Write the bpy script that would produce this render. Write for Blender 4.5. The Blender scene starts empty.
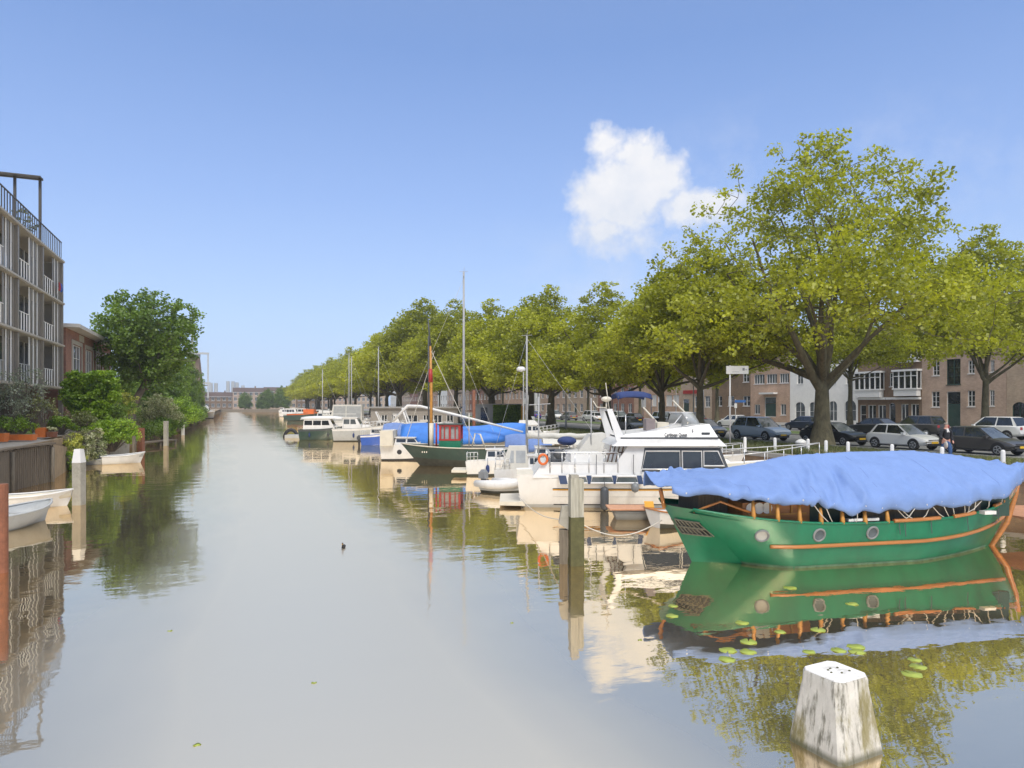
import bpy, math, random
import numpy as np
from mathutils import Vector, Matrix, noise
R = math.radians
scene = bpy.context.scene
COL = scene.collection
random.seed(7)

# ------------------------------------------------------------------ camera
CAMZ, HOR, FPX, YAW = 3.7, 405.0, 683.0, R(22.4)
cd = bpy.data.cameras.new('camera'); cam = bpy.data.objects.new('camera', cd); COL.objects.link(cam)
cam.location = (0, 0, CAMZ); cam.rotation_euler = (R(90), 0, -YAW)
cd.sensor_width = 36; cd.lens = FPX / 1024 * 36; cd.shift_y = (HOR - 384) / 1024
cd.clip_start = 0.1; cd.clip_end = 6000
scene.camera = cam
scene.render.resolution_x = 1024; scene.render.resolution_y = 768

# ------------------------------------------------------------------ light, sky, exposure
SUN_DIR = Vector((-0.12, -0.70, 0.72)).normalized()      # towards the sun
sl = bpy.data.lights.new('sun', 'SUN'); sl.energy = 1.3; sl.angle = R(16); sl.color = (1, 0.955, 0.88)
so = bpy.data.objects.new('sun', sl); COL.objects.link(so)
so.rotation_euler = SUN_DIR.to_track_quat('Z', 'Y').to_euler()
vs = scene.view_settings
vs.view_transform = 'Standard'; vs.look = 'None'; vs.exposure = 0.85; vs.gamma = 1; vs.use_curve_mapping = False

world = bpy.data.worlds.new('World'); scene.world = world; world.use_nodes = True
def build_world():
    nt = world.node_tree; N = nt.nodes; L = nt.links
    for n in list(N): N.remove(n)
    out = N.new('ShaderNodeOutputWorld'); bg = N.new('ShaderNodeBackground')
    L.new(bg.outputs[0], out.inputs[0]); bg.inputs[1].default_value = 0.13
    sky = N.new('ShaderNodeTexSky'); sky.sky_type = 'NISHITA'; sky.sun_disc = False
    sky.sun_elevation = math.asin(SUN_DIR.z); sky.sun_rotation = math.atan2(SUN_DIR.x, SUN_DIR.y)
    sky.air_density = 1.0; sky.dust_density = 1.2; sky.ozone_density = 2.0
    hsv = N.new('ShaderNodeHueSaturation'); hsv.inputs['Saturation'].default_value = 0.88; hsv.inputs['Value'].default_value = 1.0
    L.new(sky.outputs[0], hsv.inputs['Color'])
    tc = N.new('ShaderNodeTexCoord')
    def math_(op, a, b=None, c=None, clamp=False):
        m = N.new('ShaderNodeMath'); m.operation = op; m.use_clamp = clamp
        for i, v in enumerate((a, b, c)):
            if v is None: continue
            if isinstance(v, (int, float)): m.inputs[i].default_value = v
            else: L.new(v, m.inputs[i])
        return m.outputs[0]
    def dot(vec):
        m = N.new('ShaderNodeVectorMath'); m.operation = 'DOT_PRODUCT'
        L.new(tc.outputs['Generated'], m.inputs[0]); m.inputs[1].default_value = vec
        return m.outputs['Value']
    # sky colour by height, all round
    sep = N.new('ShaderNodeSeparateXYZ'); L.new(tc.outputs['Generated'], sep.inputs[0])
    # measured colours of a clear spring sky by elevation; the bright white overhead is added, out of view, for soft fill light
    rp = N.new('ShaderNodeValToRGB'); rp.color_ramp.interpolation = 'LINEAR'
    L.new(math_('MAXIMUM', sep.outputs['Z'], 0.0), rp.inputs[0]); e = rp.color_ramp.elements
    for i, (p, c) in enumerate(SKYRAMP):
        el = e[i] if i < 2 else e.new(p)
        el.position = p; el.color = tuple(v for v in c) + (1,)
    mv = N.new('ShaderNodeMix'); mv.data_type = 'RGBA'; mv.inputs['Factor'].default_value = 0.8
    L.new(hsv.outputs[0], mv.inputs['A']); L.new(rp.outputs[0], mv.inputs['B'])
    tint = mv
    # one cumulus cloud standing at a fixed place in the sky
    C = Vector((math.sin(R(22.4 + 10.6)), math.cos(R(22.4 + 10.6)), math.tan(R(16.8)))).normalized()
    Rt = C.cross(Vector((0, 0, 1))).normalized(); Up = Rt.cross(C).normalized()
    dc = math_('MAXIMUM', dot(C), 0.05)
    a = math_('DIVIDE', dot(Rt), dc); b = math_('DIVIDE', dot(Up), dc)
    com = N.new('ShaderNodeCombineXYZ'); L.new(a, com.inputs[0]); L.new(b, com.inputs[1])
    def fbm(scale, detail, off, rough=0.6):
        nz = N.new('ShaderNodeTexNoise'); nz.inputs['Scale'].default_value = scale
        nz.inputs['Detail'].default_value = detail; nz.inputs['Roughness'].default_value = rough
        mp = N.new('ShaderNodeMapping'); mp.inputs['Location'].default_value = off
        L.new(com.outputs[0], mp.inputs['Vector']); L.new(mp.outputs[0], nz.inputs['Vector'])
        return nz
    n1 = fbm(13, 9, (3.1, 1.7, 0), 0.62)
    n2 = fbm(30, 7, (8.1, 2.2, 4), 0.6)
    # displace the lookup so the puffs have curled rims
    dx = math_('MULTIPLY', math_('SUBTRACT', n1.outputs['Fac'], 0.5), 0.085)
    wn = fbm(24, 6, (5, 9, 1))
    dy = math_('MULTIPLY', math_('SUBTRACT', wn.outputs['Fac'], 0.5), 0.055)
    aa = math_('ADD', a, dx); bb = math_('ADD', b, dy)
    def blob(cx, cy, rx, ry, k=1.0):
        ex = math_('DIVIDE', math_('SUBTRACT', aa, cx), rx); ey = math_('DIVIDE', math_('SUBTRACT', bb, cy), ry)
        d = math_('SQRT', math_('ADD', math_('MULTIPLY', ex, ex), math_('MULTIPLY', ey, ey)))
        return math_('MULTIPLY', math_('SUBTRACT', 1.0, d, clamp=True), k)
    m = blob(-0.015, 0.005, 0.085, 0.080, 1.5)
    for args in ((0.020, 0.022, 0.075, 0.055, 1.4), (-0.042, 0.070, 0.042, 0.040, 1.0), (0.080, -0.020, 0.090, 0.040, 1.25),
                 (-0.062, 0.000, 0.055, 0.055, 1.2), (-0.050, -0.045, 0.062, 0.055, 1.0), (0.0, -0.062, 0.10, 0.048, 0.62),
                 (-0.005, 0.050, 0.055, 0.042, 1.2)):
        m = math_('MAXIMUM', m, blob(*args))
    m = math_('MULTIPLY', math_('SUBTRACT', math_('ADD', m, math_('MULTIPLY', math_('SUBTRACT', n2.outputs['Fac'], 0.5), 0.95)), 0.20), 1.7, clamp=True)
    # wisps
    w = fbm(7, 8, (0.4, 6.3, 2), 0.65)
    wb = math_('MULTIPLY', math_('SUBTRACT', w.outputs['Fac'], 0.46), 1.5, clamp=True)
    wm = blob(0.24, -0.02, 0.40, 0.15, 1.0)
    wm2 = blob(-0.04, -0.13, 0.34, 0.12, 0.9)
    wis = math_('MULTIPLY', math_('MULTIPLY', wb, math_('MAXIMUM', wm, wm2)), 1.1, clamp=True)
    mask = math_('MAXIMUM', math_('MULTIPLY', m, 0.97), wis, clamp=True)
    shade = N.new('ShaderNodeMix'); shade.data_type = 'RGBA'
    L.new(math_('ADD', math_('MULTIPLY', n2.outputs['Fac'], 0.9), math_('MULTIPLY', b, 3.0), clamp=True), shade.inputs['Factor'])
    shade.inputs['A'].default_value = tuple(c * CLOUD for c in (0.66, 0.72, 0.83)) + (1,)
    shade.inputs['B'].default_value = tuple(c * CLOUD for c in (1.0, 0.97, 0.95)) + (1,)
    cm = N.new('ShaderNodeMix'); cm.data_type = 'RGBA'
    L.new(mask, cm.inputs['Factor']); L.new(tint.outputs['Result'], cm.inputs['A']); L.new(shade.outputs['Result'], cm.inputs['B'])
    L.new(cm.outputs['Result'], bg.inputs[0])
K_ = 5.0
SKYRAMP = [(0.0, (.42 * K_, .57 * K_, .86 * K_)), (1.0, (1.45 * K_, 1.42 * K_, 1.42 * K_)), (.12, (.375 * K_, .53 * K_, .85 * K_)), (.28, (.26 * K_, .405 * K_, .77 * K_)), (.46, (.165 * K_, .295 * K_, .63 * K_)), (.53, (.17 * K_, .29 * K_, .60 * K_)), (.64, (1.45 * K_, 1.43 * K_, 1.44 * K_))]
CLOUD = 4.6
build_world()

# ------------------------------------------------------------------ measuring helpers
SY, CY_ = math.sin(YAW), math.cos(YAW)
def Wc(xc, D): return (D * SY + xc * CY_, D * CY_ - xc * SY)       # lateral offset, depth -> world x,y
def W(px, D): return Wc((px - 512) / FPX * D, D)                   # bearing (as an image column), depth
def Z(py, D): return CAMZ - (py - HOR) * D / FPX
def onx(px, x):                                                    # y of the point of the plane x=const seen on that bearing
    u = (px - 512) / FPX; D = x / (SY + CY_ * u); return D * (CY_ - SY * u), D
HAZE = 0.0004
QZ = 1.1      # quay level, right
LZ = 1.82     # terrace level, left

# ------------------------------------------------------------------ materials
MATS = {}
def _nt(name):
    m = bpy.data.materials.new(name); m.use_nodes = True
    nt = m.node_tree; b = nt.nodes['Principled BSDF']
    return m, nt, nt.nodes, nt.links, b
def mat(name, col, rough=0.6, var=0.10, scale=6.0, bump=0.0, metal=0.0, spec=0.5, stretch=(1, 1, 1), dirt=0.0, dirtc=(0.1, 0.09, 0.06), bscale=None):
    if name in MATS: return MATS[name]
    m, nt, N, L, b = _nt(name)
    tc = N.new('ShaderNodeTexCoord'); mp = N.new('ShaderNodeMapping'); mp.inputs['Scale'].default_value = stretch
    L.new(tc.outputs['Object'], mp.inputs['Vector'])
    nz = N.new('ShaderNodeTexNoise'); nz.inputs['Scale'].default_value = scale; nz.inputs['Detail'].default_value = 6; nz.inputs['Roughness'].default_value = 0.65
    L.new(mp.outputs[0], nz.inputs['Vector'])
    cr = N.new('ShaderNodeValToRGB'); e = cr.color_ramp.elements
    e[0].position = 0.3; e[1].position = 0.7
    e[0].color = tuple(max(0, c * (1 - var)) for c in col) + (1,); e[1].color = tuple(min(1, c * (1 + var)) for c in col) + (1,)
    L.new(nz.outputs['Fac'], cr.inputs[0]); last = cr.outputs[0]
    if dirt:
        n2 = N.new('ShaderNodeTexNoise'); n2.inputs['Scale'].default_value = scale * 0.45; n2.inputs['Detail'].default_value = 8; n2.inputs['Roughness'].default_value = 0.75
        m2 = N.new('ShaderNodeMapping'); m2.inputs['Location'].default_value = (3.3, 1.1, 7.7); m2.inputs['Scale'].default_value = stretch
        L.new(tc.outputs['Object'], m2.inputs['Vector']); L.new(m2.outputs[0], n2.inputs['Vector'])
        r2 = N.new('ShaderNodeValToRGB'); r2.color_ramp.elements[0].position = 0.5; r2.color_ramp.elements[1].position = 0.72
        r2.color_ramp.elements[0].color = (0, 0, 0, 1); r2.color_ramp.elements[1].color = (dirt, dirt, dirt, 1)
        L.new(n2.outputs['Fac'], r2.inputs[0])
        mx = N.new('ShaderNodeMix'); mx.data_type = 'RGBA'; L.new(r2.outputs[0], mx.inputs['Factor']); L.new(last, mx.inputs['A'])
        mx.inputs['B'].default_value = tuple(dirtc) + (1,); last = mx.outputs['Result']
    L.new(last, b.inputs['Base Color'])
    b.inputs['Roughness'].default_value = rough; b.inputs['Metallic'].default_value = metal; b.inputs['Specular IOR Level'].default_value = spec
    if bump:
        bp = N.new('ShaderNodeBump'); bp.inputs['Strength'].default_value = bump; bp.inputs['Distance'].default_value = 0.02
        if bscale:
            nb = N.new('ShaderNodeTexNoise'); nb.inputs['Scale'].default_value = bscale; nb.inputs['Detail'].default_value = 5
            L.new(mp.outputs[0], nb.inputs['Vector']); L.new(nb.outputs['Fac'], bp.inputs['Height'])
        else: L.new(nz.outputs['Fac'], bp.inputs['Height'])
        L.new(bp.outputs[0], b.inputs['Normal'])
    MATS[name] = m; return m
def brick(name, c1, c2, mortar, scale=1.0, stain=0.25):
    if name in MATS: return MATS[name]
    m, nt, N, L, b = _nt(name)
    tc = N.new('ShaderNodeTexCoord'); sp = N.new('ShaderNodeSeparateXYZ'); L.new(tc.outputs['Object'], sp.inputs[0])
    ad = N.new('ShaderNodeMath'); ad.operation = 'ADD'; L.new(sp.outputs[0], ad.inputs[0]); L.new(sp.outputs[1], ad.inputs[1])
    cb = N.new('ShaderNodeCombineXYZ'); L.new(ad.outputs[0], cb.inputs[0]); L.new(sp.outputs[2], cb.inputs[1])
    bt = N.new('ShaderNodeTexBrick'); bt.inputs['Scale'].default_value = scale; bt.inputs['Brick Width'].default_value = 0.22
    bt.inputs['Row Height'].default_value = 0.065; bt.inputs['Mortar Size'].default_value = 0.006; bt.inputs['Mortar Smooth'].default_value = 0.3
    bt.inputs['Color1'].default_value = tuple(c1) + (1,); bt.inputs['Color2'].default_value = tuple(c2) + (1,); bt.inputs['Mortar'].default_value = tuple(mortar) + (1,)
    L.new(cb.outputs[0], bt.inputs['Vector'])
    nz = N.new('ShaderNodeTexNoise'); nz.inputs['Scale'].default_value = 0.55; nz.inputs['Detail'].default_value = 8; nz.inputs['Roughness'].default_value = 0.7
    L.new(tc.outputs['Object'], nz.inputs['Vector'])
    mr = N.new('ShaderNodeMapRange'); mr.inputs['From Min'].default_value = 0.3; mr.inputs['From Max'].default_value = 0.7
    mr.inputs['To Min'].default_value = 1 - stain; mr.inputs['To Max'].default_value = 1 + stain
    L.new(nz.outputs['Fac'], mr.inputs['Value'])
    mx = N.new('ShaderNodeMix'); mx.data_type = 'RGBA'; mx.blend_type = 'MULTIPLY'; mx.inputs['Factor'].default_value = 1
    L.new(bt.outputs['Color'], mx.inputs['A']); L.new(mr.outputs[0], mx.inputs['B']); L.new(mx.outputs['Result'], b.inputs['Base Color'])
    b.inputs['Roughness'].default_value = 0.9
    MATS[name] = m; return m
def leafmat(name, dark, light, trans=0.35):
    if name in MATS: return MATS[name]
    m, nt, N, L, b = _nt(name); N.remove(b)
    out = N['Material Output']
    at = N.new('ShaderNodeAttribute'); at.attribute_name = 'tint'
    cr = N.new('ShaderNodeValToRGB'); e = cr.color_ramp.elements
    e[0].position = 0.0; e[0].color = tuple(dark) + (1,); e[1].position = 1.0; e[1].color = tuple(light) + (1,)
    L.new(at.outputs['Fac'], cr.inputs[0])
    d = N.new('ShaderNodeBsdfDiffuse'); t = N.new('ShaderNodeBsdfTranslucent'); g = N.new('ShaderNodeBsdfGlossy'); g.inputs['Roughness'].default_value = 0.45
    g.inputs['Color'].default_value = (0.9, 0.9, 0.9, 1)
    tm = N.new('ShaderNodeMix'); tm.data_type = 'RGBA'; tm.blend_type = 'MULTIPLY'; tm.inputs['Factor'].default_value = 1
    L.new(cr.outputs[0], tm.inputs['A']); tm.inputs['B'].default_value = (1.15, 1.15, 0.6, 1)
    L.new(cr.outputs[0], d.inputs[0]); L.new(tm.outputs['Result'], t.inputs[0])
    m1 = N.new('ShaderNodeMixShader'); m1.inputs[0].default_value = trans; L.new(d.outputs[0], m1.inputs[1]); L.new(t.outputs[0], m1.inputs[2])
    m2 = N.new('ShaderNodeMixShader'); m2.inputs[0].default_value = 0.035; L.new(m1.outputs[0], m2.inputs[1]); L.new(g.outputs[0], m2.inputs[2])
    L.new(m2.outputs[0], out.inputs[0])
    MATS[name] = m; return m
def watermat():
    m, nt, N, L, b = _nt('canal_water'); N.remove(b); out = N['Material Output']
    geo = N.new('ShaderNodeNewGeometry')
    def nz(scale, sx, sy, det, rot=0.0, rough=0.5):
        mp = N.new('ShaderNodeMapping'); mp.inputs['Scale'].default_value = (sx, sy, 1); mp.inputs['Rotation'].default_value = (0, 0, rot)
        L.new(geo.outputs['Position'], mp.inputs['Vector'])
        n = N.new('ShaderNodeTexNoise'); n.inputs['Scale'].default_value = scale; n.inputs['Detail'].default_value = det; n.inputs['Roughness'].default_value = rough
        L.new(mp.outputs[0], n.inputs['Vector']); return n
    a = nz(0.9, 0.55, 1.0, 3, YAW); c = nz(4.5, 0.45, 1.0, 3, YAW)
    big = nz(0.05, 1, 1, 3)           # patches of breeze
    mr = N.new('ShaderNodeMapRange'); mr.inputs['From Min'].default_value = 0.42; mr.inputs['From Max'].default_value = 0.62
    mr.inputs['To Min'].default_value = 0.35; mr.inputs['To Max'].default_value = 1.0; L.new(big.outputs['Fac'], mr.inputs['Value'])
    m1 = N.new('ShaderNodeMath'); m1.operation = 'MULTIPLY'; L.new(c.outputs['Fac'], m1.inputs[0]); m1.inputs[1].default_value = 0.14
    m2 = N.new('ShaderNodeMath'); m2.operation = 'ADD'; L.new(a.outputs['Fac'], m2.inputs[0]); L.new(m1.outputs[0], m2.inputs[1])
    m3 = N.new('ShaderNodeMath'); m3.operation = 'MULTIPLY'; L.new(m2.outputs[0], m3.inputs[0]); L.new(mr.outputs[0], m3.inputs[1])
    bp = N.new('ShaderNodeBump'); bp.inputs['Strength'].default_value = 1.0; bp.inputs['Distance'].default_value = WBUMP
    L.new(m3.outputs[0], bp.inputs['Height'])
    gs_ = N.new('ShaderNodeBsdfGlossy'); gs_.inputs['Roughness'].default_value = 0.015; gs_.inputs['Color'].default_value = WTINT
    L.new(bp.outputs[0], gs_.inputs['Normal'])
    # the open middle of the canal is ruffled by the breeze, the berths and banks are sheltered
    gr = N.new('ShaderNodeBsdfGlossy'); gr.inputs['Roughness'].default_value = 0.42; gr.inputs['Color'].default_value = WROUGH
    sx = N.new('ShaderNodeSeparateXYZ'); L.new(geo.outputs['Position'], sx.inputs[0])
    def mth(op, a_, b_=0.0, cl=False):
        q = N.new('ShaderNodeMath'); q.operation = op; q.use_clamp = cl
        for i_, v_ in enumerate((a_, b_)):
            if isinstance(v_, (int, float)): q.inputs[i_].default_value = v_
            else: L.new(v_, q.inputs[i_])
        return q.outputs[0]
    wob = nz(0.25, 1, .35, 3); near = mth('DIVIDE', mth('SUBTRACT', 18.0, sx.outputs[1]), 6.0, True)
    dd_ = mth('ABSOLUTE', mth('SUBTRACT', mth('ADD', sx.outputs[0], mth('MULTIPLY', mth('SUBTRACT', wob.outputs['Fac'], 0.5), 3.0)), mth('SUBTRACT', 1.7, mth('MULTIPLY', near, 0.55))))
    lane = mth('SUBTRACT', 1.0, mth('DIVIDE', mth('SUBTRACT', dd_, mth('ADD', 1.3, mth('MULTIPLY', near, 0.55))), 2.6, True), True)
    lane = mth('ADD', mth('MULTIPLY', lane, LANE[0]), LANE[1])
    g = N.new('ShaderNodeMixShader'); L.new(lane, g.inputs[0]); L.new(gs_.outputs[0], g.inputs[1]); L.new(gr.outputs[0], g.inputs[2])
    d = N.new('ShaderNodeBsdfDiffuse')
    mn = nz(0.35, 1, 1, 4); cr = N.new('ShaderNodeValToRGB'); L.new(mn.outputs['Fac'], cr.inputs[0])
    cr.color_ramp.elements[0].color = tuple(c_ * 0.93 for c_ in WMURK) + (1,); cr.color_ramp.elements[1].color = tuple(c_ * 1.07 for c_ in WMURK) + (1,)
    L.new(cr.outputs[0], d.inputs[0])
    mx = N.new('ShaderNodeMixShader'); L.new(d.outputs[0], mx.inputs[1]); L.new(g.outputs[0], mx.inputs[2])
    lw = N.new('ShaderNodeLayerWeight'); lw.inputs['Blend'].default_value = 0.5
    f = N.new('ShaderNodeMapRange'); f.inputs['From Min'].default_value = 0.3; f.inputs['From Max'].default_value = 0.9
    f.inputs['To Min'].default_value = 0.86; f.inputs['To Max'].default_value = 0.97; L.new(lw.outputs['Facing'], f.inputs['Value'])
    L.new(f.outputs[0], mx.inputs[0]); L.new(mx.outputs[0], out.inputs[0]); return m
WBUMP = 0.020; WTINT = (1.0, 0.84, 0.62, 1); WROUGH = (0.97, 0.87, 0.68, 1); LANE = (0.66, 0.04); WMURK = (0.30, 0.24, 0.15)
WATER = watermat()

M = dict(
 white=mat('boat_white', (0.70, 0.69, 0.66), 0.3, 0.05, 3, dirt=0.35, dirtc=(0.42, 0.38, 0.30), stretch=(1, 1, .4)),
 cream=mat('boat_cream', (0.62, 0.57, 0.46), 0.5, 0.08, 3, dirt=0.3, dirtc=(0.3, 0.26, 0.18)),
 lgrey=mat('pale_grey_paint', (0.42, 0.43, 0.42), 0.45, 0.06, 3, dirt=0.3, dirtc=(0.2, 0.19, 0.16)),
 mgrey=mat('mid_grey_paint', (0.20, 0.21, 0.21), 0.5, 0.08, 3),
 dgrey=mat('dark_grey_paint', (0.06, 0.065, 0.07), 0.5, 0.1, 3),
 black=mat('black_rubber', (0.018, 0.018, 0.02), 0.55, 0.2, 5),
 navy=mat('navy_canvas', (0.015, 0.035, 0.13), 0.75, 0.15, 4, bump=.3),
 blueband=mat('blue_trim', (0.035, 0.06, 0.13), 0.5, 0.1, 4),
 bluehull=mat('blue_hull', (0.03, 0.10, 0.42), 0.35, 0.1, 4),
 green=mat('green_hull_paint', (0.003, 0.165, 0.078), 0.36, 0.22, 1.6, dirt=0.6, dirtc=(0.02, 0.105, 0.055), stretch=(1, 1, .35), spec=.6),
 darkgreen=mat('dark_green_paint', (0.022, 0.055, 0.042), 0.45, 0.2, 2, dirt=0.5, dirtc=(0.09, 0.10, 0.08)),
 varnish=mat('varnished_wood', (0.42, 0.165, 0.045), 0.35, 0.25, 4, stretch=(.3, 1, 3), dirt=.4, dirtc=(0.25, 0.1, 0.03)),
 mastwood=mat('ochre_mast_wood', (0.50, 0.24, 0.05), 0.5, 0.15, 6, dirt=.3, dirtc=(.3, .13, .04)),
 red=mat('red_paint', (0.36, 0.025, 0.02), 0.5, 0.15, 5), orange=mat('orange_paint', (0.62, 0.13, 0.02), 0.5, 0.12, 5),
 tarp=mat('blue_tarpaulin', (0.155, 0.25, 0.50), 0.6, 0.07, 2, bump=0.25, bscale=14, spec=.35, dirt=.25, dirtc=(0.20, 0.29, 0.52)),
 tarp2=mat('strong_blue_tarpaulin', (0.045, 0.20, 0.62), 0.55, 0.15, 2, bump=0.3, bscale=10),
 cover=mat('pale_canvas_cover', (0.55, 0.53, 0.47), 0.8, 0.08, 4, bump=.3),
 bluecover=mat('faded_blue_cover', (0.14, 0.22, 0.45), 0.8, 0.15, 3, bump=.3),
 glass=mat('dark_window_glass', (0.022, 0.026, 0.028), 0.06, 0.3, 1.5, spec=.8),
 pglass=mat('pale_window_glass', (0.10, 0.115, 0.12), 0.08, 0.5, 1.1, spec=.8),
 steel=mat('stainless_rail', (0.62, 0.62, 0.61), 0.3, 0.05, 5, metal=.6),
 alu=mat('aluminium_mast', (0.36, 0.36, 0.35), 0.5, 0.08, 5, metal=.0),
 rope=mat('pale_rope', (0.55, 0.52, 0.45), 0.9, 0.1, 20),
 boot=mat('waterline_grime', (0.05, 0.052, 0.04), 0.7, 0.3, 4),
 clear=mat('vinyl_screen', (0.34, 0.35, 0.34), 0.15, 0.15, 3, spec=.7),
 wood=mat('weathered_wood', (0.16, 0.135, 0.10), 0.9, 0.35, 5, bump=.5, stretch=(3, 3, .4), dirt=.5, dirtc=(.06, .06, .04)),
 greywood=mat('grey_timber', (0.13, 0.105, 0.075), 0.9, 0.35, 5, bump=.5, stretch=(4, 4, .3), dirt=.5, dirtc=(.22, .19, .15)),
 rust=mat('rusty_brown_post', (0.22, 0.085, 0.045), 0.8, 0.25, 6, bump=.4, dirt=.4, dirtc=(.08, .04, .03)),
 concrete=mat('weathered_concrete', (0.33, 0.31, 0.26), 0.9, 0.15, 4, bump=.4, dirt=.6, dirtc=(.11, .11, .07)),
 taupe=mat('taupe_metal', (0.24, 0.215, 0.175), 0.5, 0.08, 2),
 beige=mat('beige_beam', (0.42, 0.38, 0.31), 0.6, 0.08, 2),
 wallwhite=mat('white_render', (0.84, 0.82, 0.76), 0.8, 0.05, 2, dirt=.2, dirtc=(.5, .48, .43)),
 woodpanel=mat('brown_door_panel', (0.16, 0.11, 0.085), 0.6, 0.1, 3),
 frame=mat('white_window_frame', (0.72, 0.71, 0.68), 0.5, 0.04, 4),
 ochre=mat('ochre_yellow_paint', (0.62, 0.30, 0.02), 0.6, 0.1, 4),
 terracotta=mat('orange_planter', (0.60, 0.16, 0.035), 0.7, 0.12, 4),
 asphalt=mat('asphalt', (0.21, 0.205, 0.19), 0.9, 0.2, 1.5, bump=.2, dirt=.4, dirtc=(.28, .265, .24)),
 brickpave=mat('brick_paving', (0.40, 0.22, 0.14), 0.9, 0.22, 3, dirt=.4, dirtc=(.24, .19, .13)),
 kerb=mat('kerb_stone', (0.30, 0.29, 0.27), 0.9, 0.12, 3),
 pave=mat('pavement_tiles', (0.24, 0.225, 0.20), 0.9, 0.12, 3),
 soil=mat('bare_verge_soil', (0.26, 0.19, 0.11), 1, 0.3, 1.5, dirt=.6, dirtc=(.12, .12, .04)),
 lawn=mat('lawn_green', (0.075, 0.115, 0.02), 1, 0.35, 2, bump=.5, dirt=.4, dirtc=(.14, .13, .05)),
 rooftile=mat('dark_roof_tiles', (0.09, 0.06, 0.05), 0.8, 0.25, 3), roofgrey=mat('grey_roofing', (0.28, 0.27, 0.25), 0.8, 0.1, 2),
 eave=mat('white_eave', (0.55, 0.52, 0.47), 0.6, 0.08, 2),
 bark=mat('plane_bark', (0.11, 0.095, 0.055), 0.95, 0.4, 5, bump=.8, dirt=.6, dirtc=(.20, .18, .10), stretch=(1, 1, .5)),
 bark2=mat('dark_bark', (0.12, 0.10, 0.075), 0.95, 0.35, 5, bump=.8),
 lily=mat('lily_leaf', (0.30, 0.36, 0.05), 0.5, 0.2, 8), skin=mat('skin', (0.55, 0.30, 0.22), 0.6, 0.05, 5),
 denim=mat('blue_denim', (0.035, 0.09, 0.22), 0.9, 0.15, 10), darkcloth=mat('dark_jacket_cloth', (0.02, 0.022, 0.028), 0.9, 0.2, 10),
 hair=mat('grey_hair', (0.25, 0.22, 0.18), 0.9, 0.2, 20), silver=mat('silver_motor', (0.30, 0.31, 0.32), 0.3, 0.08, 5, metal=.3),
 algae=mat('olive_algae_wood', (0.085, 0.082, 0.030), 0.8, 0.3, 6, bump=.5, dirt=.5, dirtc=(.04, .045, .015)),
 plate=mat('yellow_plate', (0.75, 0.45, 0.02), 0.5, 0.05, 5), tyre=mat('tyre_rubber', (0.02, 0.02, 0.02), 0.8, 0.2, 5),
 rim=mat('wheel_rim', (0.38, 0.39, 0.40), 0.35, 0.08, 5, metal=.5), lamp=mat('headlamp_lens', (0.60, 0.62, 0.64), 0.1, 0.05, 5),
 redlamp=mat('tail_lamp_red', (0.35, 0.015, 0.015), 0.3, 0.1, 5),
)
M['bronze'] = mat('dark_bronze_steel', (0.06, 0.052, 0.04), .5, .1, 3)
BR = dict(
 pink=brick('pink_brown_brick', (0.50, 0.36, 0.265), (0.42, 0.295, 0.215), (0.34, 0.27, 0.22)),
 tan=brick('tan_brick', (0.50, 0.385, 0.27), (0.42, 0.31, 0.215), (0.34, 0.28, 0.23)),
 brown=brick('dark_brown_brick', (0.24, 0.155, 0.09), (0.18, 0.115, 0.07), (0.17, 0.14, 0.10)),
 red=brick('red_brown_brick', (0.30, 0.135, 0.085), (0.23, 0.10, 0.065), (0.26, 0.19, 0.15)),
 orangeb=brick('orange_brick', (0.54, 0.37, 0.255), (0.46, 0.30, 0.205), (0.36, 0.27, 0.21)),
)
LEAF = dict(
 plane=leafmat('plane_leaves', (0.155, 0.18, 0.010), (0.52, 0.54, 0.035), 0.5),
 dark=leafmat('dark_green_leaves', (0.06, 0.115, 0.014), (0.20, 0.31, 0.035), 0.38),
 ivy=leafmat('ivy_leaves', (0.09, 0.18, 0.01), (0.34, 0.50, 0.035), 0.30),
 lime=leafmat('lime_leaves', (0.08, 0.15, 0.01), (0.22, 0.34, 0.03), 0.35),
 grey=leafmat('silver_leaves', (0.14, 0.17, 0.12), (0.34, 0.38, 0.29), 0.25),
 olive=leafmat('olive_leaves', (0.09, 0.11, 0.03), (0.25, 0.27, 0.11), 0.3),
 flower=leafmat('cream_flower_sprays', (0.15, 0.19, 0.04), (0.62, 0.62, 0.42), 0.3),
 yellowf=leafmat('yellow_flower_sprays', (0.12, 0.17, 0.02), (0.60, 0.60, 0.12), 0.3),
 far=leafmat('far_leaves', (0.05, 0.075, 0.015), (0.13, 0.16, 0.03), 0.3),
)

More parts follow.
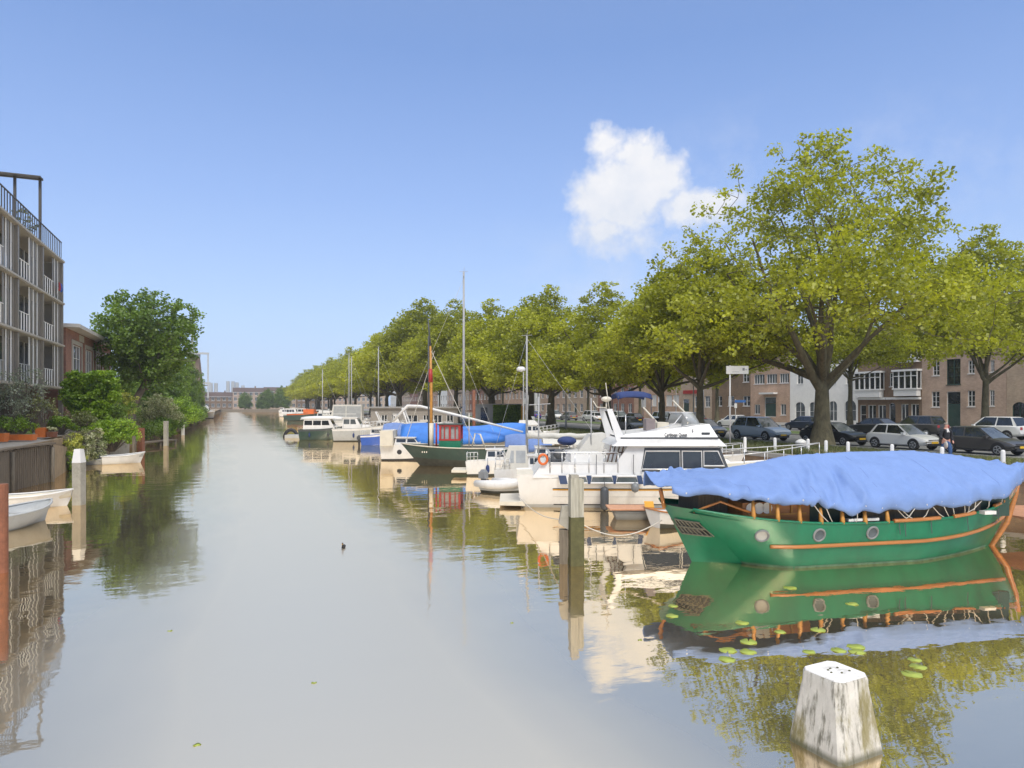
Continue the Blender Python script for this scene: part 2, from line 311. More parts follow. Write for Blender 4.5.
# ------------------------------------------------------------------ mesh building
class MB:
    def __init__(s): s.v = []; s.f = []; s.m = []; s.s = []; s.mi = 0; s.sm = False
    def quad(s, *p):
        i = len(s.v); s.v += [tuple(q) for q in p]; s.f.append(tuple(range(i, i + len(p)))); s.m.append(s.mi); s.s.append(s.sm)
    def faces(s, vs_, fs):
        i = len(s.v); s.v += [tuple(q) for q in vs_]
        for f in fs: s.f.append(tuple(i + k for k in f)); s.m.append(s.mi); s.s.append(s.sm)
    def box(s, x0, x1, y0, y1, z0, z1, rz=0, c=None):
        P = [(x, y, z) for z in (z0, z1) for x, y in ((x0, y0), (x1, y0), (x1, y1), (x0, y1))]
        if rz:
            cx, cy = c if c else ((x0 + x1) / 2, (y0 + y1) / 2); ca, sa = math.cos(rz), math.sin(rz)
            P = [(cx + (x - cx) * ca - (y - cy) * sa, cy + (x - cx) * sa + (y - cy) * ca, z) for x, y, z in P]
        s.faces(P, [(3, 2, 1, 0), (4, 5, 6, 7), (0, 1, 5, 4), (1, 2, 6, 5), (2, 3, 7, 6), (3, 0, 4, 7)]); return s
    def hexa(s, P): s.faces(P, [(3, 2, 1, 0), (4, 5, 6, 7), (0, 1, 5, 4), (1, 2, 6, 5), (2, 3, 7, 6), (3, 0, 4, 7)]); return s
    def tube(s, pts, rad, n=6, cap=True):
        pts = [Vector(p) for p in pts]; k = len(pts)
        if isinstance(rad, (int, float)): rad = [rad] * k
        rings = []; prev = None
        for i, p in enumerate(pts):
            t = (pts[min(i + 1, k - 1)] - pts[max(i - 1, 0)])
            if t.length < 1e-9: t = Vector((0, 0, 1))
            t.normalize()
            a = prev if prev is not None else (Vector((0, 0, 1)) if abs(t.z) < .9 else Vector((1, 0, 0)))
            b = t.cross(a)
            if b.length < 1e-6: b = t.cross(Vector((1, .1, .2)))
            b.normalize(); a = b.cross(t).normalized(); prev = a
            rings.append([p + (a * math.cos(2 * math.pi * j / n) + b * math.sin(2 * math.pi * j / n)) * rad[i] for j in range(n)])
        vs_ = [v for r in rings for v in r]; fs = []
        for i in range(k - 1):
            for j in range(n):
                j2 = (j + 1) % n; fs.append((i * n + j, i * n + j2, (i + 1) * n + j2, (i + 1) * n + j))
        if cap: fs.append(tuple(range(n))[::1]); fs.append(tuple((k - 1) * n + j for j in range(n))[::-1])
        sm = s.sm; s.sm = True if n > 4 else sm; s.faces(vs_, fs); s.sm = sm
        if cap: s.s[-1] = s.s[-2] = False
        return s
    def lathe(s, prof, c=(0, 0, 0), n=16, rot0=0.0, sx=1, sy=1):
        vs_ = [(c[0] + r * sx * math.cos(rot0 + 2 * math.pi * j / n), c[1] + r * sy * math.sin(rot0 + 2 * math.pi * j / n), c[2] + z) for r, z in prof for j in range(n)]
        fs = []
        for i in range(len(prof) - 1):
            for j in range(n): j2 = (j + 1) % n; fs.append((i * n + j, i * n + j2, (i + 1) * n + j2, (i + 1) * n + j))
        fs.append(tuple(range(n))[::-1]); fs.append(tuple((len(prof) - 1) * n + j for j in range(n)))
        s.faces(vs_, fs); return s
    def ball(s, c, r, n=10, m=7):
        rr = r if isinstance(r, (tuple, list)) else (r, r, r); prof = [(math.sin(math.pi * i / m) + 1e-4, -math.cos(math.pi * i / m)) for i in range(m + 1)]
        vs_ = [(c[0] + rr[0] * a * math.cos(2 * math.pi * j / n), c[1] + rr[1] * a * math.sin(2 * math.pi * j / n), c[2] + rr[2] * z) for a, z in prof for j in range(n)]
        fs = [(i * n + j, i * n + (j + 1) % n, (i + 1) * n + (j + 1) % n, (i + 1) * n + j) for i in range(m) for j in range(n)]
        sm = s.sm; s.sm = True; s.faces(vs_, fs); s.sm = sm; return s
    def prism(s, poly, a, b, axis='y'):      # poly of 2D points, extruded a..b along the axis
        def P(u, v, w): return {'y': (u, w, v), 'x': (w, u, v), 'z': (u, v, w)}[axis]
        n = len(poly); vs_ = [P(u, v, a) for u, v in poly] + [P(u, v, b) for u, v in poly]
        s.faces(vs_, [tuple(range(n)), tuple(range(2 * n - 1, n - 1, -1))] + [(i, i + n, (i + 1) % n + n, (i + 1) % n) for i in range(n)]); return s
    def grid(s, G, closed=False):
        nu, nv = len(G), len(G[0]); vs_ = [p for r in G for p in r]; fs = []
        for i in range(nu - 1):
            for j in range(nv - 1 + (1 if closed else 0)):
                j2 = (j + 1) % nv; fs.append((i * nv + j, i * nv + j2, (i + 1) * nv + j2, (i + 1) * nv + j))
        s.faces(vs_, fs); return s
    def build(s, name, mats, parent=None, loc=None, rz=0, fix=True, sharp=None):
        me = bpy.data.meshes.new(name); me.from_pydata(s.v, [], s.f)
        if not isinstance(mats, (list, tuple)): mats = [mats]
        for m_ in mats: me.materials.append(m_)
        me.polygons.foreach_set('material_index', s.m); me.polygons.foreach_set('use_smooth', s.s)
        if fix:
            import bmesh
            bm = bmesh.new(); bm.from_mesh(me); bmesh.ops.remove_doubles(bm, verts=bm.verts, dist=1e-5)
            bmesh.ops.recalc_face_normals(bm, faces=bm.faces); bm.to_mesh(me); bm.free()
        me.update()
        if sharp: me.set_sharp_from_angle(angle=R(sharp))
        o = bpy.data.objects.new(name, me); COL.objects.link(o)
        if parent: o.parent = parent
        if loc is not None: o.location = loc
        o.rotation_euler.z = rz
        return o
def tag(o, label=None, cat=None, group=None, kind=None):
    if label: o['label'] = label
    if cat: o['category'] = cat
    if group: o['group'] = group
    if kind: o['kind'] = kind
    return o
def thing(name, label, cat, loc, rz=0, group=None, scale=None):
    o = bpy.data.objects.new(name, None); COL.objects.link(o); o.location = loc; o.rotation_euler.z = rz; o.empty_display_size = .2
    if scale: o.scale = scale
    return tag(o, label, cat, group)
KIDS = {}
def copy_tree(o, parent=None):
    c = o.copy(); COL.objects.link(c)
    if parent: c.parent = parent
    for ch in [x for x in bpy.data.objects if x.parent == o]: copy_tree(ch, c)
    return c
def dup(o, loc, rz, label, scale=None, group=None):
    c = copy_tree(o); c.location = loc; c.rotation_euler.z = rz
    if scale: c.scale = scale
    tag(c, label, None, group); return c
# ================================================================== THE SETTING
QX = 26.3                                   # quay face on the right
def sheet(name, x0, x1, y0, y1, z, m, kind='structure'):
    b = MB(); b.quad((x0, y0, z), (x1, y0, z), (x1, y1, z), (x0, y1, z)); o = b.build(name, m, fix=False); tag(o, kind=kind); return o
sheet('canal_water', -40, 40, -60, 420, 0.0, WATER)
def block(name, x0, x1, y0, y1, z0, z1, m):
    b = MB(); b.box(x0, x1, y0, y1, z0, z1); return tag(b.build(name, m), kind='structure')
FARY = 372
b = MB(); b.quad((QX + .4, -200, QZ - .012), (3000, -200, QZ - .012), (3000, 4000, QZ - .012), (QX + .4, 4000, QZ - .012))
tag(b.build('ground', M['pave'], fix=False), kind='structure')
b = MB(); b.quad((-3000, -200, LZ), (-8.9, -200, LZ), (-8.9, 44, LZ), (-3000, 44, LZ))
b.quad((-3000, 44, LZ), (-9.6, 44, LZ), (-9.6, 4000, LZ), (-3000, 4000, LZ))
tag(b.build('terrace', M['pave'], fix=False), kind='structure')
b = MB(); b.quad((-20, FARY + 1, 1.4), (60, FARY + 1, 1.4), (60, 4000, 1.4), (-20, 4000, 1.4))
tag(b.build('far_ground', M['pave'], fix=False), kind='structure')
# right quay: brick face and stone coping
tag(MB().box(QX, QX + .45, -30, FARY, -1.5, QZ - .16).build('quay_wall', BR['brown']), kind='structure')
tag(MB().box(QX - .06, QX + .55, -30, FARY, QZ - .16, QZ + .05).build('quay_coping', M['kerb']), kind='structure')
tag(MB().box(-40, 60, FARY - .2, FARY + 1.2, -1, 1.5).build('far_quay_wall', M['wood']), kind='structure')
sheet('quay_path', QX + .55, 31.2, -60, 900, QZ, M['brickpave'])
sheet('verge', 31.2, 34.4, -60, 900, QZ + .004, M['soil'])
tag(MB().box(34.4, 34.6, -60, 900, QZ - .05, QZ + .12).build('kerb', M['kerb']), kind='structure')
sheet('road', 34.6, 45.0, -60, 900, QZ + .004, M['asphalt'])
tag(MB().box(45.0, 45.2, -60, 900, QZ - .05, QZ + .12).build('kerb', M['kerb']), kind='structure')
sheet('median_lawn', 45.2, 50.2, -60, 900, QZ + .09, M['lawn'])
tag(MB().box(50.2, 50.4, -60, 900, QZ - .05, QZ + .12).build('kerb', M['kerb']), kind='structure')
sheet('far_road', 50.4, 63.5, -60, 900, QZ + .004, M['asphalt'])
tag(MB().box(63.5, 73.0, -60, 900, QZ - .05, QZ + .13).build('pavement', M['pave']), kind='structure')
# left bank beyond the terrace
def bankline(y): return -8.3 + 1.0 * math.sin(y * .07) * .35 - (0.6 if y < 60 else 0) + min(3.2, max(0, (y - 120) * .016))
G = []
for i in range(60):
    y = 44 + i * 6
    xb = bankline(y); G.append([(xb + .5, y, -.6), (xb, y, .45 + .15 * math.sin(y)), (xb - 1.2, y, 1.2 + .1 * math.sin(y * 2)), (-9.9 if y < 130 else xb - 2.4, y, LZ + .02)])
b = MB(); b.sm = True; b.grid(G); tag(b.build('earth_bank', M['soil'], fix=False), kind='structure')
if True:
    b = MB(); b.quad((-9.6, 126, LZ + .01), (-4.0, 200, LZ + .01), (-4.5, FARY, LZ + .01), (-30, FARY, LZ + .01), (-30, 126, LZ + .01)); tag(b.build('bank_ground', M['soil'], fix=False), kind='structure')
tag(MB().box(-8.95, -8.8, -40, 46.5, -1.5, LZ).build('bank_core', M['soil']), kind='structure')

# ================================================================== FOLIAGE
def leaves_mesh(name, centers, sizes, tints, material, parent=None, squash=0.6, seed=0, loc=None):
    rng = np.random.default_rng(seed); n = len(centers)
    nrm = rng.normal(size=(n, 3)); nrm[:, 2] = np.abs(nrm[:, 2]) + 0.25; nrm /= np.linalg.norm(nrm, axis=1)[:, None]
    t = rng.normal(size=(n, 3)); t -= nrm * (t * nrm).sum(1)[:, None]; t /= np.linalg.norm(t, axis=1)[:, None]
    bt = np.cross(nrm, t); s = sizes[:, None]
    # a folded five-point leaf: two faces
    p0 = centers - t * s * .5; p1 = centers + bt * s * .42 + nrm * s * .10; p2 = centers + t * s * .55; p3 = centers - bt * s * .42 + nrm * s * .10
    V = np.stack([p0, p1, p2, p3], 1).reshape(-1, 3)
    me = bpy.data.meshes.new(name); me.vertices.add(len(V)); me.vertices.foreach_set('co', V.ravel())
    me.loops.add(n * 4); me.loops.foreach_set('vertex_index', np.arange(n * 4)); me.polygons.add(n)
    me.polygons.foreach_set('loop_start', np.arange(0, n * 4, 4))
    me.update(calc_edges=True); me.validate()
    at = me.attributes.new('tint', 'FLOAT', 'FACE'); at.data.foreach_set('value', np.clip(tints, 0, 1).astype(np.float32))
    me.materials.append(material)
    o = bpy.data.objects.new(name, me); COL.objects.link(o)
    if parent: o.parent = parent
    if loc is not None: o.location = loc
    return o
def clump_leaves(clumps, rads, per, size, seed, tb):
    rng = np.random.default_rng(seed); C = []; S = []; T = []
    for c, r, tv in zip(clumps, rads, tb):
        n = max(6, int(per * (r ** 2)))
        d = rng.normal(size=(n, 3)); d /= np.linalg.norm(d, axis=1)[:, None]
        rr = r * rng.random(n) ** 0.42
        p = c + d * rr[:, None] * np.array([1, 1, .72])
        C.append(p); S.append(size * rng.uniform(.6, 1.35, n)); T.append(tv + rng.normal(0, .17, n))
    return np.concatenate(C), np.concatenate(S), np.concatenate(T)
def prof_plane(t): return (max(0.0, 1 - t) ** 0.72) * (0.80 + 0.20 * min(1, t / .18)) if t > 0 else .8
def prof_big(t): return (max(0.0, 1 - t) ** 0.52) * (0.84 + 0.14 * min(1, t / .15))
def prof_top(t): return (.36 + .64 * min(1, t / .5)) * math.sqrt(max(0, 1 - max(0, (t - .45) / .58) ** 2))
def prof_round(t): return math.sqrt(max(0, 1 - (2 * t - .85) ** 2 / 1.35)) if t < 1 else 0
def tree_geo(seed, H, Rr, base, tr, fork, ncl, per, lsz, prof, lean=(0, 0), crad=(.55, 1.15), nl=8, mind=1.0, top=0, limb_el=(12, 48), shell=.42, wob=.22, name='tree'):
    rng = random.Random(seed); nr = np.random.default_rng(seed)
    sk = MB(); nodes = [];
    # trunk
    n = 7; tp = []
    for i in range(n):
        f = i / (n - 1); tp.append(Vector((lean[0] * f * f + .05 * rng.uniform(-1, 1) * tr * 4 * f, lean[1] * f * f, fork * f)))
    rad = [tr * (1.55 if i == 0 else 1.18 if i == 1 else 1.0 - .06 * i) for i in range(n)]
    tp[0].z = -.15
    sk.tube(tp, rad, 14)
    ft = tp[-1]
    trunk_nodes = [(p.copy(), r) for p, r in zip(tp, rad)]
    # limbs
    limbs = MB()
    for k in range(nl):
        az = 2 * math.pi * k / nl + rng.uniform(-.3, .3); el = R(rng.uniform(*limb_el)) if k % 3 else R(rng.uniform(55, 72))
        L = Rr * rng.uniform(.62, .9) if k % 3 else (H - fork) * rng.uniform(.55, .8)
        p = ft + Vector((0, 0, -rng.uniform(0, .22) * fork)); r = tr * rng.uniform(.42, .6); d = Vector((math.cos(az) * math.cos(el), math.sin(az) * math.cos(el), math.sin(el)))
        pts = [p.copy()]; rs = [r]; m = 9
        for i in range(m):
            d = (d + Vector((rng.uniform(-.16, .16), rng.uniform(-.16, .16), rng.uniform(-.10, .17)))).normalized()
            p = p + d * L / m; r *= .83; pts.append(p.copy()); rs.append(r); nodes.append((p.copy(), r))
        limbs.tube(pts, rs, 8)
    # leader
    p = ft.copy(); r = tr * .6; d = Vector((0, 0, 1)); pts = [p.copy() - Vector((0, 0, .3))]; rs = [r]; m = 10
    for i in range(m):
        d = (d + Vector((rng.uniform(-.22, .22), rng.uniform(-.22, .22), .35))).normalized(); p = p + d * (H - fork) * .86 / m; r *= .78
        pts.append(p.copy()); rs.append(r); nodes.append((p.copy(), r))
    limbs.tube(pts, rs, 8)
    # clump centres inside the envelope
    cl = []; tries = 0; cr = []
    off = Vector((rng.uniform(0, 50), rng.uniform(0, 50), rng.uniform(0, 50)))
    while len(cl) < ncl and tries < ncl * 30:
        tries += 1
        t = rng.random() ** 1.15; rm = Rr * prof(t)
        if rng.random() > (rm / Rr) ** 1.2 + .05: continue
        az = rng.uniform(0, 2 * math.pi); w = 1 + wob * 2 * noise.noise(Vector((math.cos(az) * 1.7, math.sin(az) * 1.7, t * 3.2)) + off)
        q = rng.random() ** shell
        c = Vector((math.cos(az) * rm * w * q + lean[0], math.sin(az) * rm * w * q + lean[1], base + (H - base) * t + 0.9 * noise.noise(Vector((az * 1.2, t * 4, 9)) + off)))
        if t < .22: c.z += (1 - q) * (H - base) * .30      # hollow under the crown
        if mind and any((c - o_).length < mind for o_ in cl[-160:]): continue
        cl.append(c); cr.append(rng.uniform(*crad) * (1.0 if t < .8 else .7))
    for k in range(top):                                     # straggling top shoots
        a = rng.uniform(0, 6.28); t = rng.uniform(.78, 1.04); q = rng.uniform(.0, .20) * Rr * (1.6 - t)
        cl.append(Vector((math.cos(a) * q + lean[0], math.sin(a) * q + lean[1], base + (H - base) * t))); cr.append(rng.uniform(.28, .5))
    # boughs reach every clump
    order = sorted(range(len(cl)), key=lambda i: (cl[i] - ft).length)
    NP = [list(nd[0]) for nd in nodes]; NR = [nd[1] for nd in nodes]; arr = np.array(NP)
    for i in order:
        c = cl[i]; dd = np.linalg.norm(arr - np.array(c), axis=1) + np.maximum(0, arr[:, 2] - c.z) * .5
        j = int(dd.argmin()); s = Vector(arr[j]); L = (c - s).length
        if L < .15: continue
        mid = s.lerp(c, .5) + Vector((rng.uniform(-1, 1), rng.uniform(-1, 1), rng.uniform(-.3, .9))) * L * .14
        r0 = min(NR[j] * .75, .10); r0 = max(r0, .022)
        limbs.tube([s, mid, c], [r0, r0 * .7, .014], 4, cap=False)
        arr = np.vstack([arr, [list(mid)], [list(c)]]); NR += [r0 * .7, max(.015, r0 * .45)]
    tb = [.50 + .42 * noise.noise(Vector((c.x * .33, c.y * .33, c.z * .4)) + off) * 1.3 + rng.uniform(-.16, .16) for c in cl]
    C, S, T = clump_leaves([np.array(c) for c in cl], cr, per, lsz, seed, tb)
    return sk, limbs, (C, S, T)
def make_tree(name, label, cat, loc, rz, group, leaf, bark, seed, **kw):
    t = thing(name, label, cat, loc, rz, group)
    sk, limbs, (C, S, T) = tree_geo(seed, **kw)
    sk.build('trunk', bark, t, fix=False); limbs.build('limbs', bark, t, fix=False)
    leaves_mesh('crown', C, S, T, leaf, t, seed=seed)
    return t
PG = 'plane trees along the quay road'
x, y = W(822, 43.2)
BIG = make_tree('plane_tree', 'largest spreading plane tree, thick mottled trunk beside the parked cars behind the green boat', 'tree', (x, y, QZ), 0.5, PG, LEAF['plane'], M['bark'], 11,
    H=19.2, Rr=13.2, base=5.2, tr=.56, fork=4.3, ncl=1000, per=100, lsz=.205, prof=prof_big, crad=(.35, 1.05), nl=12, mind=.78, top=50, shell=.55, wob=.22)
def PL(name, seed, **kw):
    d = dict(H=14.6, Rr=7.0, base=4.7, tr=.30, fork=4.2, ncl=420, per=100, lsz=.24, prof=prof_plane, crad=(.5, 1.15), nl=8, mind=.75, top=16); d.update(kw); return d
trees = []
def first(label, px, D, seed, name='plane_tree', **kw):
    x, y = W(px, D); t = make_tree(name, label, 'tree', (x, y, QZ), seed * 1.3, PG, LEAF['plane'], M['bark'], seed, **PL(name, seed, **kw)); return t
TA = first('plane tree with slim trunk behind the blue sun canopy of the white cruiser', 662, 57, 21, H=13.3)
TB = first('plane tree with thick leaning trunk behind the second tall mast and the parked white cars', 551, 76, 33, H=15.4, Rr=7.8, tr=.5, ncl=480)
TC = first('plane tree with slender trunk standing before the brick warehouse with the green hatch', 985, 58, 45, H=17.5, Rr=8.2, tr=.33, fork=5.4, base=6.6, ncl=560)
srcs = [TA, TB, TC]
TD = first('smaller tree whose slim trunk shows just right of the largest plane trunk', 850, 69.5, 57, H=13.5, Rr=5.6, base=6.9, fork=6.0, ncl=300, tr=.26)
def addtree(label, x, y, s, k, sz=None):
    src = srcs[k % 3]; base = (13.3, 15.4, 17.5)[k % 3]; f = s / base
    return dup(src, (x, y, QZ), k * 2.1 + x, label, scale=(f * 1.18, f * 1.18, f))
# front row
for i, (px, D, h, lab) in enumerate([
    (607, 66, 14.0, 'plane tree between the blue-canopied cruiser and the thick leaning trunk'),
    (700, 49, 14.2, 'plane tree whose crown rises just left of the largest plane tree under the cloud'),
    (531, 83, 15.5, 'plane tree right behind the mast with the radar reflector'),
    (492, 92, 16.3, 'plane tree behind the ivy-covered quay shed'),
    (456, 104, 18.2, 'plane tree behind the tallest boat mast'),
    (425, 118, 20.5, 'plane tree rising left of the wooden ochre mast'),
    (399, 133, 19.0, 'plane tree above the flat-roofed houseboat')]):
    xx, yy = W(px, D); addtree(lab, xx, yy, h, i + 1)
ordn = ['second', 'third', 'fourth', 'fifth', 'sixth', 'seventh', 'eighth', 'ninth', 'tenth', 'eleventh', 'twelfth', 'thirteenth', 'fourteenth', 'fifteenth', 'sixteenth']
yy = 148
for i in range(15):
    addtree('%s hazy quay plane tree past the one above the flat-roofed houseboat, towards the far houses' % ordn[i], 31.5 + (i % 3) * .8, yy, 17.5 + 1.5 * math.sin(i * 1.9), i); yy += 13.5
# second row, on the median
for i, (px, h, lab) in enumerate([(717, 13.5, 'pale-trunked street tree beside the white sign board'), (640, 13.5, 'street tree in front of the pink brick house with shuttered windows'), (588, 14, 'street tree behind the row of parked white cars')]):
    y2, D2 = onx(px, 58.5); dup(TD, (58.5, y2, QZ), i * 2.0 + 1, lab, scale=(h / 13.5,) * 3)
for i in range(6):
    dup(TD, (57.5, 128 + i * 17, QZ), i * 1.7, '%s median tree beyond the one behind the parked white cars' % (['first'] + ordn)[i], scale=(1.1, 1.1, 1.1))

# left bank trees (dark green)
LG = 'trees on the left bank'
x, y = W(130, 66)
LT = make_tree('leaning_tree', 'tall dark green tree with leaning trunk beside the brick house on the left bank', 'tree', (x, y, LZ - .4), 0, LG, LEAF['dark'], M['bark2'], 71,
    H=13.1, Rr=5.0, base=3.9, tr=.42, fork=4.8, lean=(1.5, 0), ncl=460, per=105, lsz=.25, prof=prof_top, crad=(.45, 1.0), nl=7, mind=.6, top=10, limb_el=(20, 55), wob=.3)
LT2 = make_tree('bank_tree', 'mid green tree right behind the leaning tree, hanging over the canal edge', 'tree', (*W(150, 94), LZ - .4), 1, LG, LEAF['dark'], M['bark2'], 73,
    H=11.0, Rr=4.2, base=.6, tr=.25, fork=2.6, ncl=380, per=85, lsz=.30, prof=prof_round, crad=(.5, 1.1), nl=6, mind=.6, top=8, wob=.3)
for px, D, h, k, lab in [(164, 118, 9.0, 0, 'bushy bank tree just left of the windmill'), (158, 150, 13.0, 0, 'bank tree standing behind the one left of the windmill'), (183, 132, 12.0, 1, 'low round bank tree whose edge meets the white boat far off'),
                       (195, 172, 9, 1, 'small bank tree in front of the windmill foot'), (150, 100, 11.0, 0, 'tree filling the gap between the leaning tree and the hedge')]:
    f = h / 11.0; xx, yy = W(px, D); dup(LT2, (xx, yy, LZ - .4), px, lab, scale=(f * (.62 if k else 1), f * (.62 if k else 1), f))

def bush(name, label, cat, loc, size, leaf, seed, per=150, lsz=.12, ncl=60, group=None, stem=True, crad=(.18, .34), wob=.25, material2=None):
    t = thing(name, label, cat, loc, 0, group); rng = random.Random(seed)
    cl = []; rr = []; sx, sy, sz = size
    mb = MB()
    for i in range(ncl):
        a = rng.uniform(0, 6.28); e = math.asin(rng.uniform(-.55, 1)); q = rng.random() ** .35 * (1 + wob * noise.noise(Vector((a, e * 2, seed))))
        c = Vector((math.cos(a) * math.cos(e) * sx * q, math.sin(a) * math.cos(e) * sy * q, sz * .52 + math.sin(e) * sz * .48 * q)); cl.append(c); rr.append(rng.uniform(*crad) * min(sx, sz) * 1.1)
        mb.tube([(c.x * .1, c.y * .1, -.05), (c.x * .5, c.y * .5, c.z * .55), tuple(c)], [.02, .014, .006], 4, cap=False)
    C, S, T = clump_leaves([np.array(c) for c in cl], rr, per / (max(.1, np.mean(rr)) ** 2) * .35, lsz, seed, [.5 + rng.uniform(-.35, .35) for _ in cl])
    leaves_mesh('foliage', C, S, T, leaf, t, seed=seed)
    if stem: mb.build('stems', M['bark2'], t, fix=False)
    return t

# ================================================================== BUILDINGS
def wall_holes(mb, W_, H_, ops, t=.28, z0=0.0):
    """front wall in the plane y=0 with real openings: ops = (x0,x1,za,zb,kind,..)"""
    xs = sorted({0, W_} | {o[0] for o in ops} | {o[1] for o in ops}); zs = sorted({z0, H_} | {o[2] for o in ops} | {o[3] for o in ops})
    for i in range(len(xs) - 1):
        for j in range(len(zs) - 1):
            cx, cz = (xs[i] + xs[i + 1]) / 2, (zs[j] + zs[j + 1]) / 2
            if any(o[0] < cx < o[1] and o[2] < cz < o[3] for o in ops): continue
            mb.quad((xs[i], 0, zs[j]), (xs[i + 1], 0, zs[j]), (xs[i + 1], 0, zs[j + 1]), (xs[i], 0, zs[j + 1]))
    for o in ops:
        x0, x1, a, b_ = o[:4]
        mb.quad((x0, 0, a), (x0, t, a), (x0, t, b_), (x0, 0, b_)); mb.quad((x1, 0, a), (x1, 0, b_), (x1, t, b_), (x1, t, a))
        mb.quad((x0, 0, a), (x1, 0, a), (x1, t, a), (x0, t, a)); mb.quad((x0, 0, b_), (x0, t, b_), (x1, t, b_), (x1, 0, b_))
        if o[4] == 'arch':
            r = (x1 - x0) / 2; zc = b_ - r; cx = (x0 + x1) / 2
            for sgn in (-1, 1):
                poly = [(cx + sgn * r, b_)] + [(cx + sgn * r * math.cos(a_), zc + r * math.sin(a_)) for a_ in [math.pi / 2 * k / 7 for k in range(8)]]
                mb.quad(*[(u, .003, v) for u, v in poly])
def window_part(parent, o, pane_m, frame_m, t=.14):
    x0, x1, a, b_, kind = o[:5]; nx, nz = (o[5], o[6]) if len(o) > 6 else (2, 2)
    fm = o[7] if len(o) > 7 else frame_m
    f = MB(); w = .07
    f.box(x0, x0 + w, t - .05, t + .03, a, b_); f.box(x1 - w, x1, t - .05, t + .03, a, b_); f.box(x0 + w, x1 - w, t - .05, t + .03, a, a + w); f.box(x0 + w, x1 - w, t - .05, t + .03, b_ - w, b_)
    for i in range(1, nx): cx = x0 + (x1 - x0) * i / nx; f.box(cx - .035, cx + .035, t - .045, t + .028, a + w, b_ - w)
    for j in range(1, nz): cz = a + (b_ - a) * j / nz; f.box(x0 + w, x1 - w, t - .04, t + .025, cz - .02, cz + .02)
    if kind == 'win' and x1 - x0 < 2.6: f.box(x0 - .06, x1 + .06, -.06, t - .055, a - .09, a - .005)
    if kind == 'door':
        fo = f.build('door', fm, parent, fix=False)
        MB().box(x0 + w, x1 - w, t + .0, t + .02, a + w, a + (b_ - a) * .66).build('door_leaf', M['darkgreen'] if len(o) < 9 else o[8], fo, fix=False)
        MB().box(x0 + w, x1 - w, t + .0, t + .02, a + (b_ - a) * .66 + .06, b_ - w).build('transom_pane', pane_m, fo, fix=False)
        return fo
    fo = f.build('window', fm, parent, fix=False)
    MB().box(x0 + .02, x1 - .02, t + .035, t + .05, a + .02, b_ - .02).build('pane', pane_m, fo, fix=False)
    return fo
def house(name, label, loc, rz, W_, H_, depth, wallm, ops, roof='gable', roofm=None, group=None, ridge=2.6, pane=None, parapet=None, cat='building', frame=None, chim=True):
    t = thing(name, label, cat, loc, rz, group); mb = MB()
    wall_holes(mb, W_, H_, ops)
    mb.quad((0, 0, 0), (0, depth, 0), (0, depth, H_), (0, 0, H_)); mb.quad((W_, 0, 0), (W_, 0, H_), (W_, depth, H_), (W_, depth, 0)); mb.quad((0, depth, 0), (W_, depth, 0), (W_, depth, H_), (0, depth, H_))
    mb.build('wall', wallm, t, fix=False)
    rm = roofm or M['rooftile']; rb = MB()
    if roof == 'gable':
        rb.faces([(-.05, -.35, H_ - .02), (W_ + .05, -.35, H_ - .02), (W_ + .05, depth / 2, H_ + ridge), (-.05, depth / 2, H_ + ridge), (-.05, depth + .3, H_ - .02), (W_ + .05, depth + .3, H_ - .02)], [(0, 1, 2, 3), (3, 2, 5, 4), (0, 3, 4), (1, 5, 2)])
    else:
        rb.box(-.12, W_ + .12, -.25, depth + .2, H_, H_ + .28)
    r = rb.build('roof', rm, t, fix=False)
    if roof == 'gable':
        MB().box(-.05, W_ + .05, -.42, -.2, H_ - .22, H_ - .04).build('gutter', M['frame'], t, fix=False)
        if chim:
            c = MB(); c.box(W_ * .7, W_ * .7 + .7, depth / 2 - .3, depth / 2 + .3, H_ + ridge - .6, H_ + ridge + .9); c.build('chimney', BR['brown'], r, fix=False)
    for o in ops: window_part(t, o, pane or M['pglass'], frame or M['frame'])
    return t
HX = 73.0
def row_house(name, label, px0, px1, topz, wallm, ops_px, **kw):
    y0, _ = onx(px0, HX); y1, _ = onx(px1, HX); W_ = y0 - y1 - .004; ops = []
    for o in ops_px:                         # bearings measured on the photograph -> metres along the facade
        ya, Da = onx(o[0], HX); yb, Db = onx(o[1], HX); Dm = (Da + Db) / 2
        x0, x1 = sorted((y0 - ya, y0 - yb)); za, zb = Z(o[3], Dm) - QZ - .13, Z(o[2], Dm) - QZ - .13
        ops.append((max(.05, x0), min(W_ - .05, x1), max(.02, za), zb) + tuple(o[4:]))
    return house(name, label, (HX, y0, QZ + .13), R(-90), W_, topz - QZ, 9, wallm, ops, **kw)
HG = 'houses along the right quay street'
wh = row_house('warehouse', 'tall brick warehouse with green loading hatch above its door, behind the walking man', 922, 1006.5, 11.8, BR['pink'], [
    (932.5, 939.5, 361, 375.5, 'win', 2, 3), (968, 974.5, 360.5, 373.5, 'win', 2, 3), (990, 994.5, 360, 372, 'win', 2, 3),
    (946.5, 960.5, 359, 384.5, 'win', 2, 3, M['darkgreen']), (931.5, 939.5, 391.5, 407, 'win', 2, 3), (967.5, 975, 390.5, 406.5, 'win', 2, 3),
    (989.5, 994.5, 390, 406, 'win', 2, 3), (946.5, 960.5, 391.5, 427.8, 'door', 1, 1), (933, 939.5, 336, 348, 'win', 2, 2), (968, 974.5, 335, 347, 'win', 2, 2)], roof='gable', group=HG, pane=M['glass'])
row_house('plaster_building', 'beige plastered brick building with dark arched gate at the right edge', 1006.7, 1085, 12.2, BR['tan'], [
    (1012, 1027, 402, 431, 'arch', 2, 1, M['darkgreen']), (1040, 1048, 396, 410, 'win', 2, 2), (1040, 1048, 360, 376, 'win', 2, 2)], group=HG, pane=M['glass'])
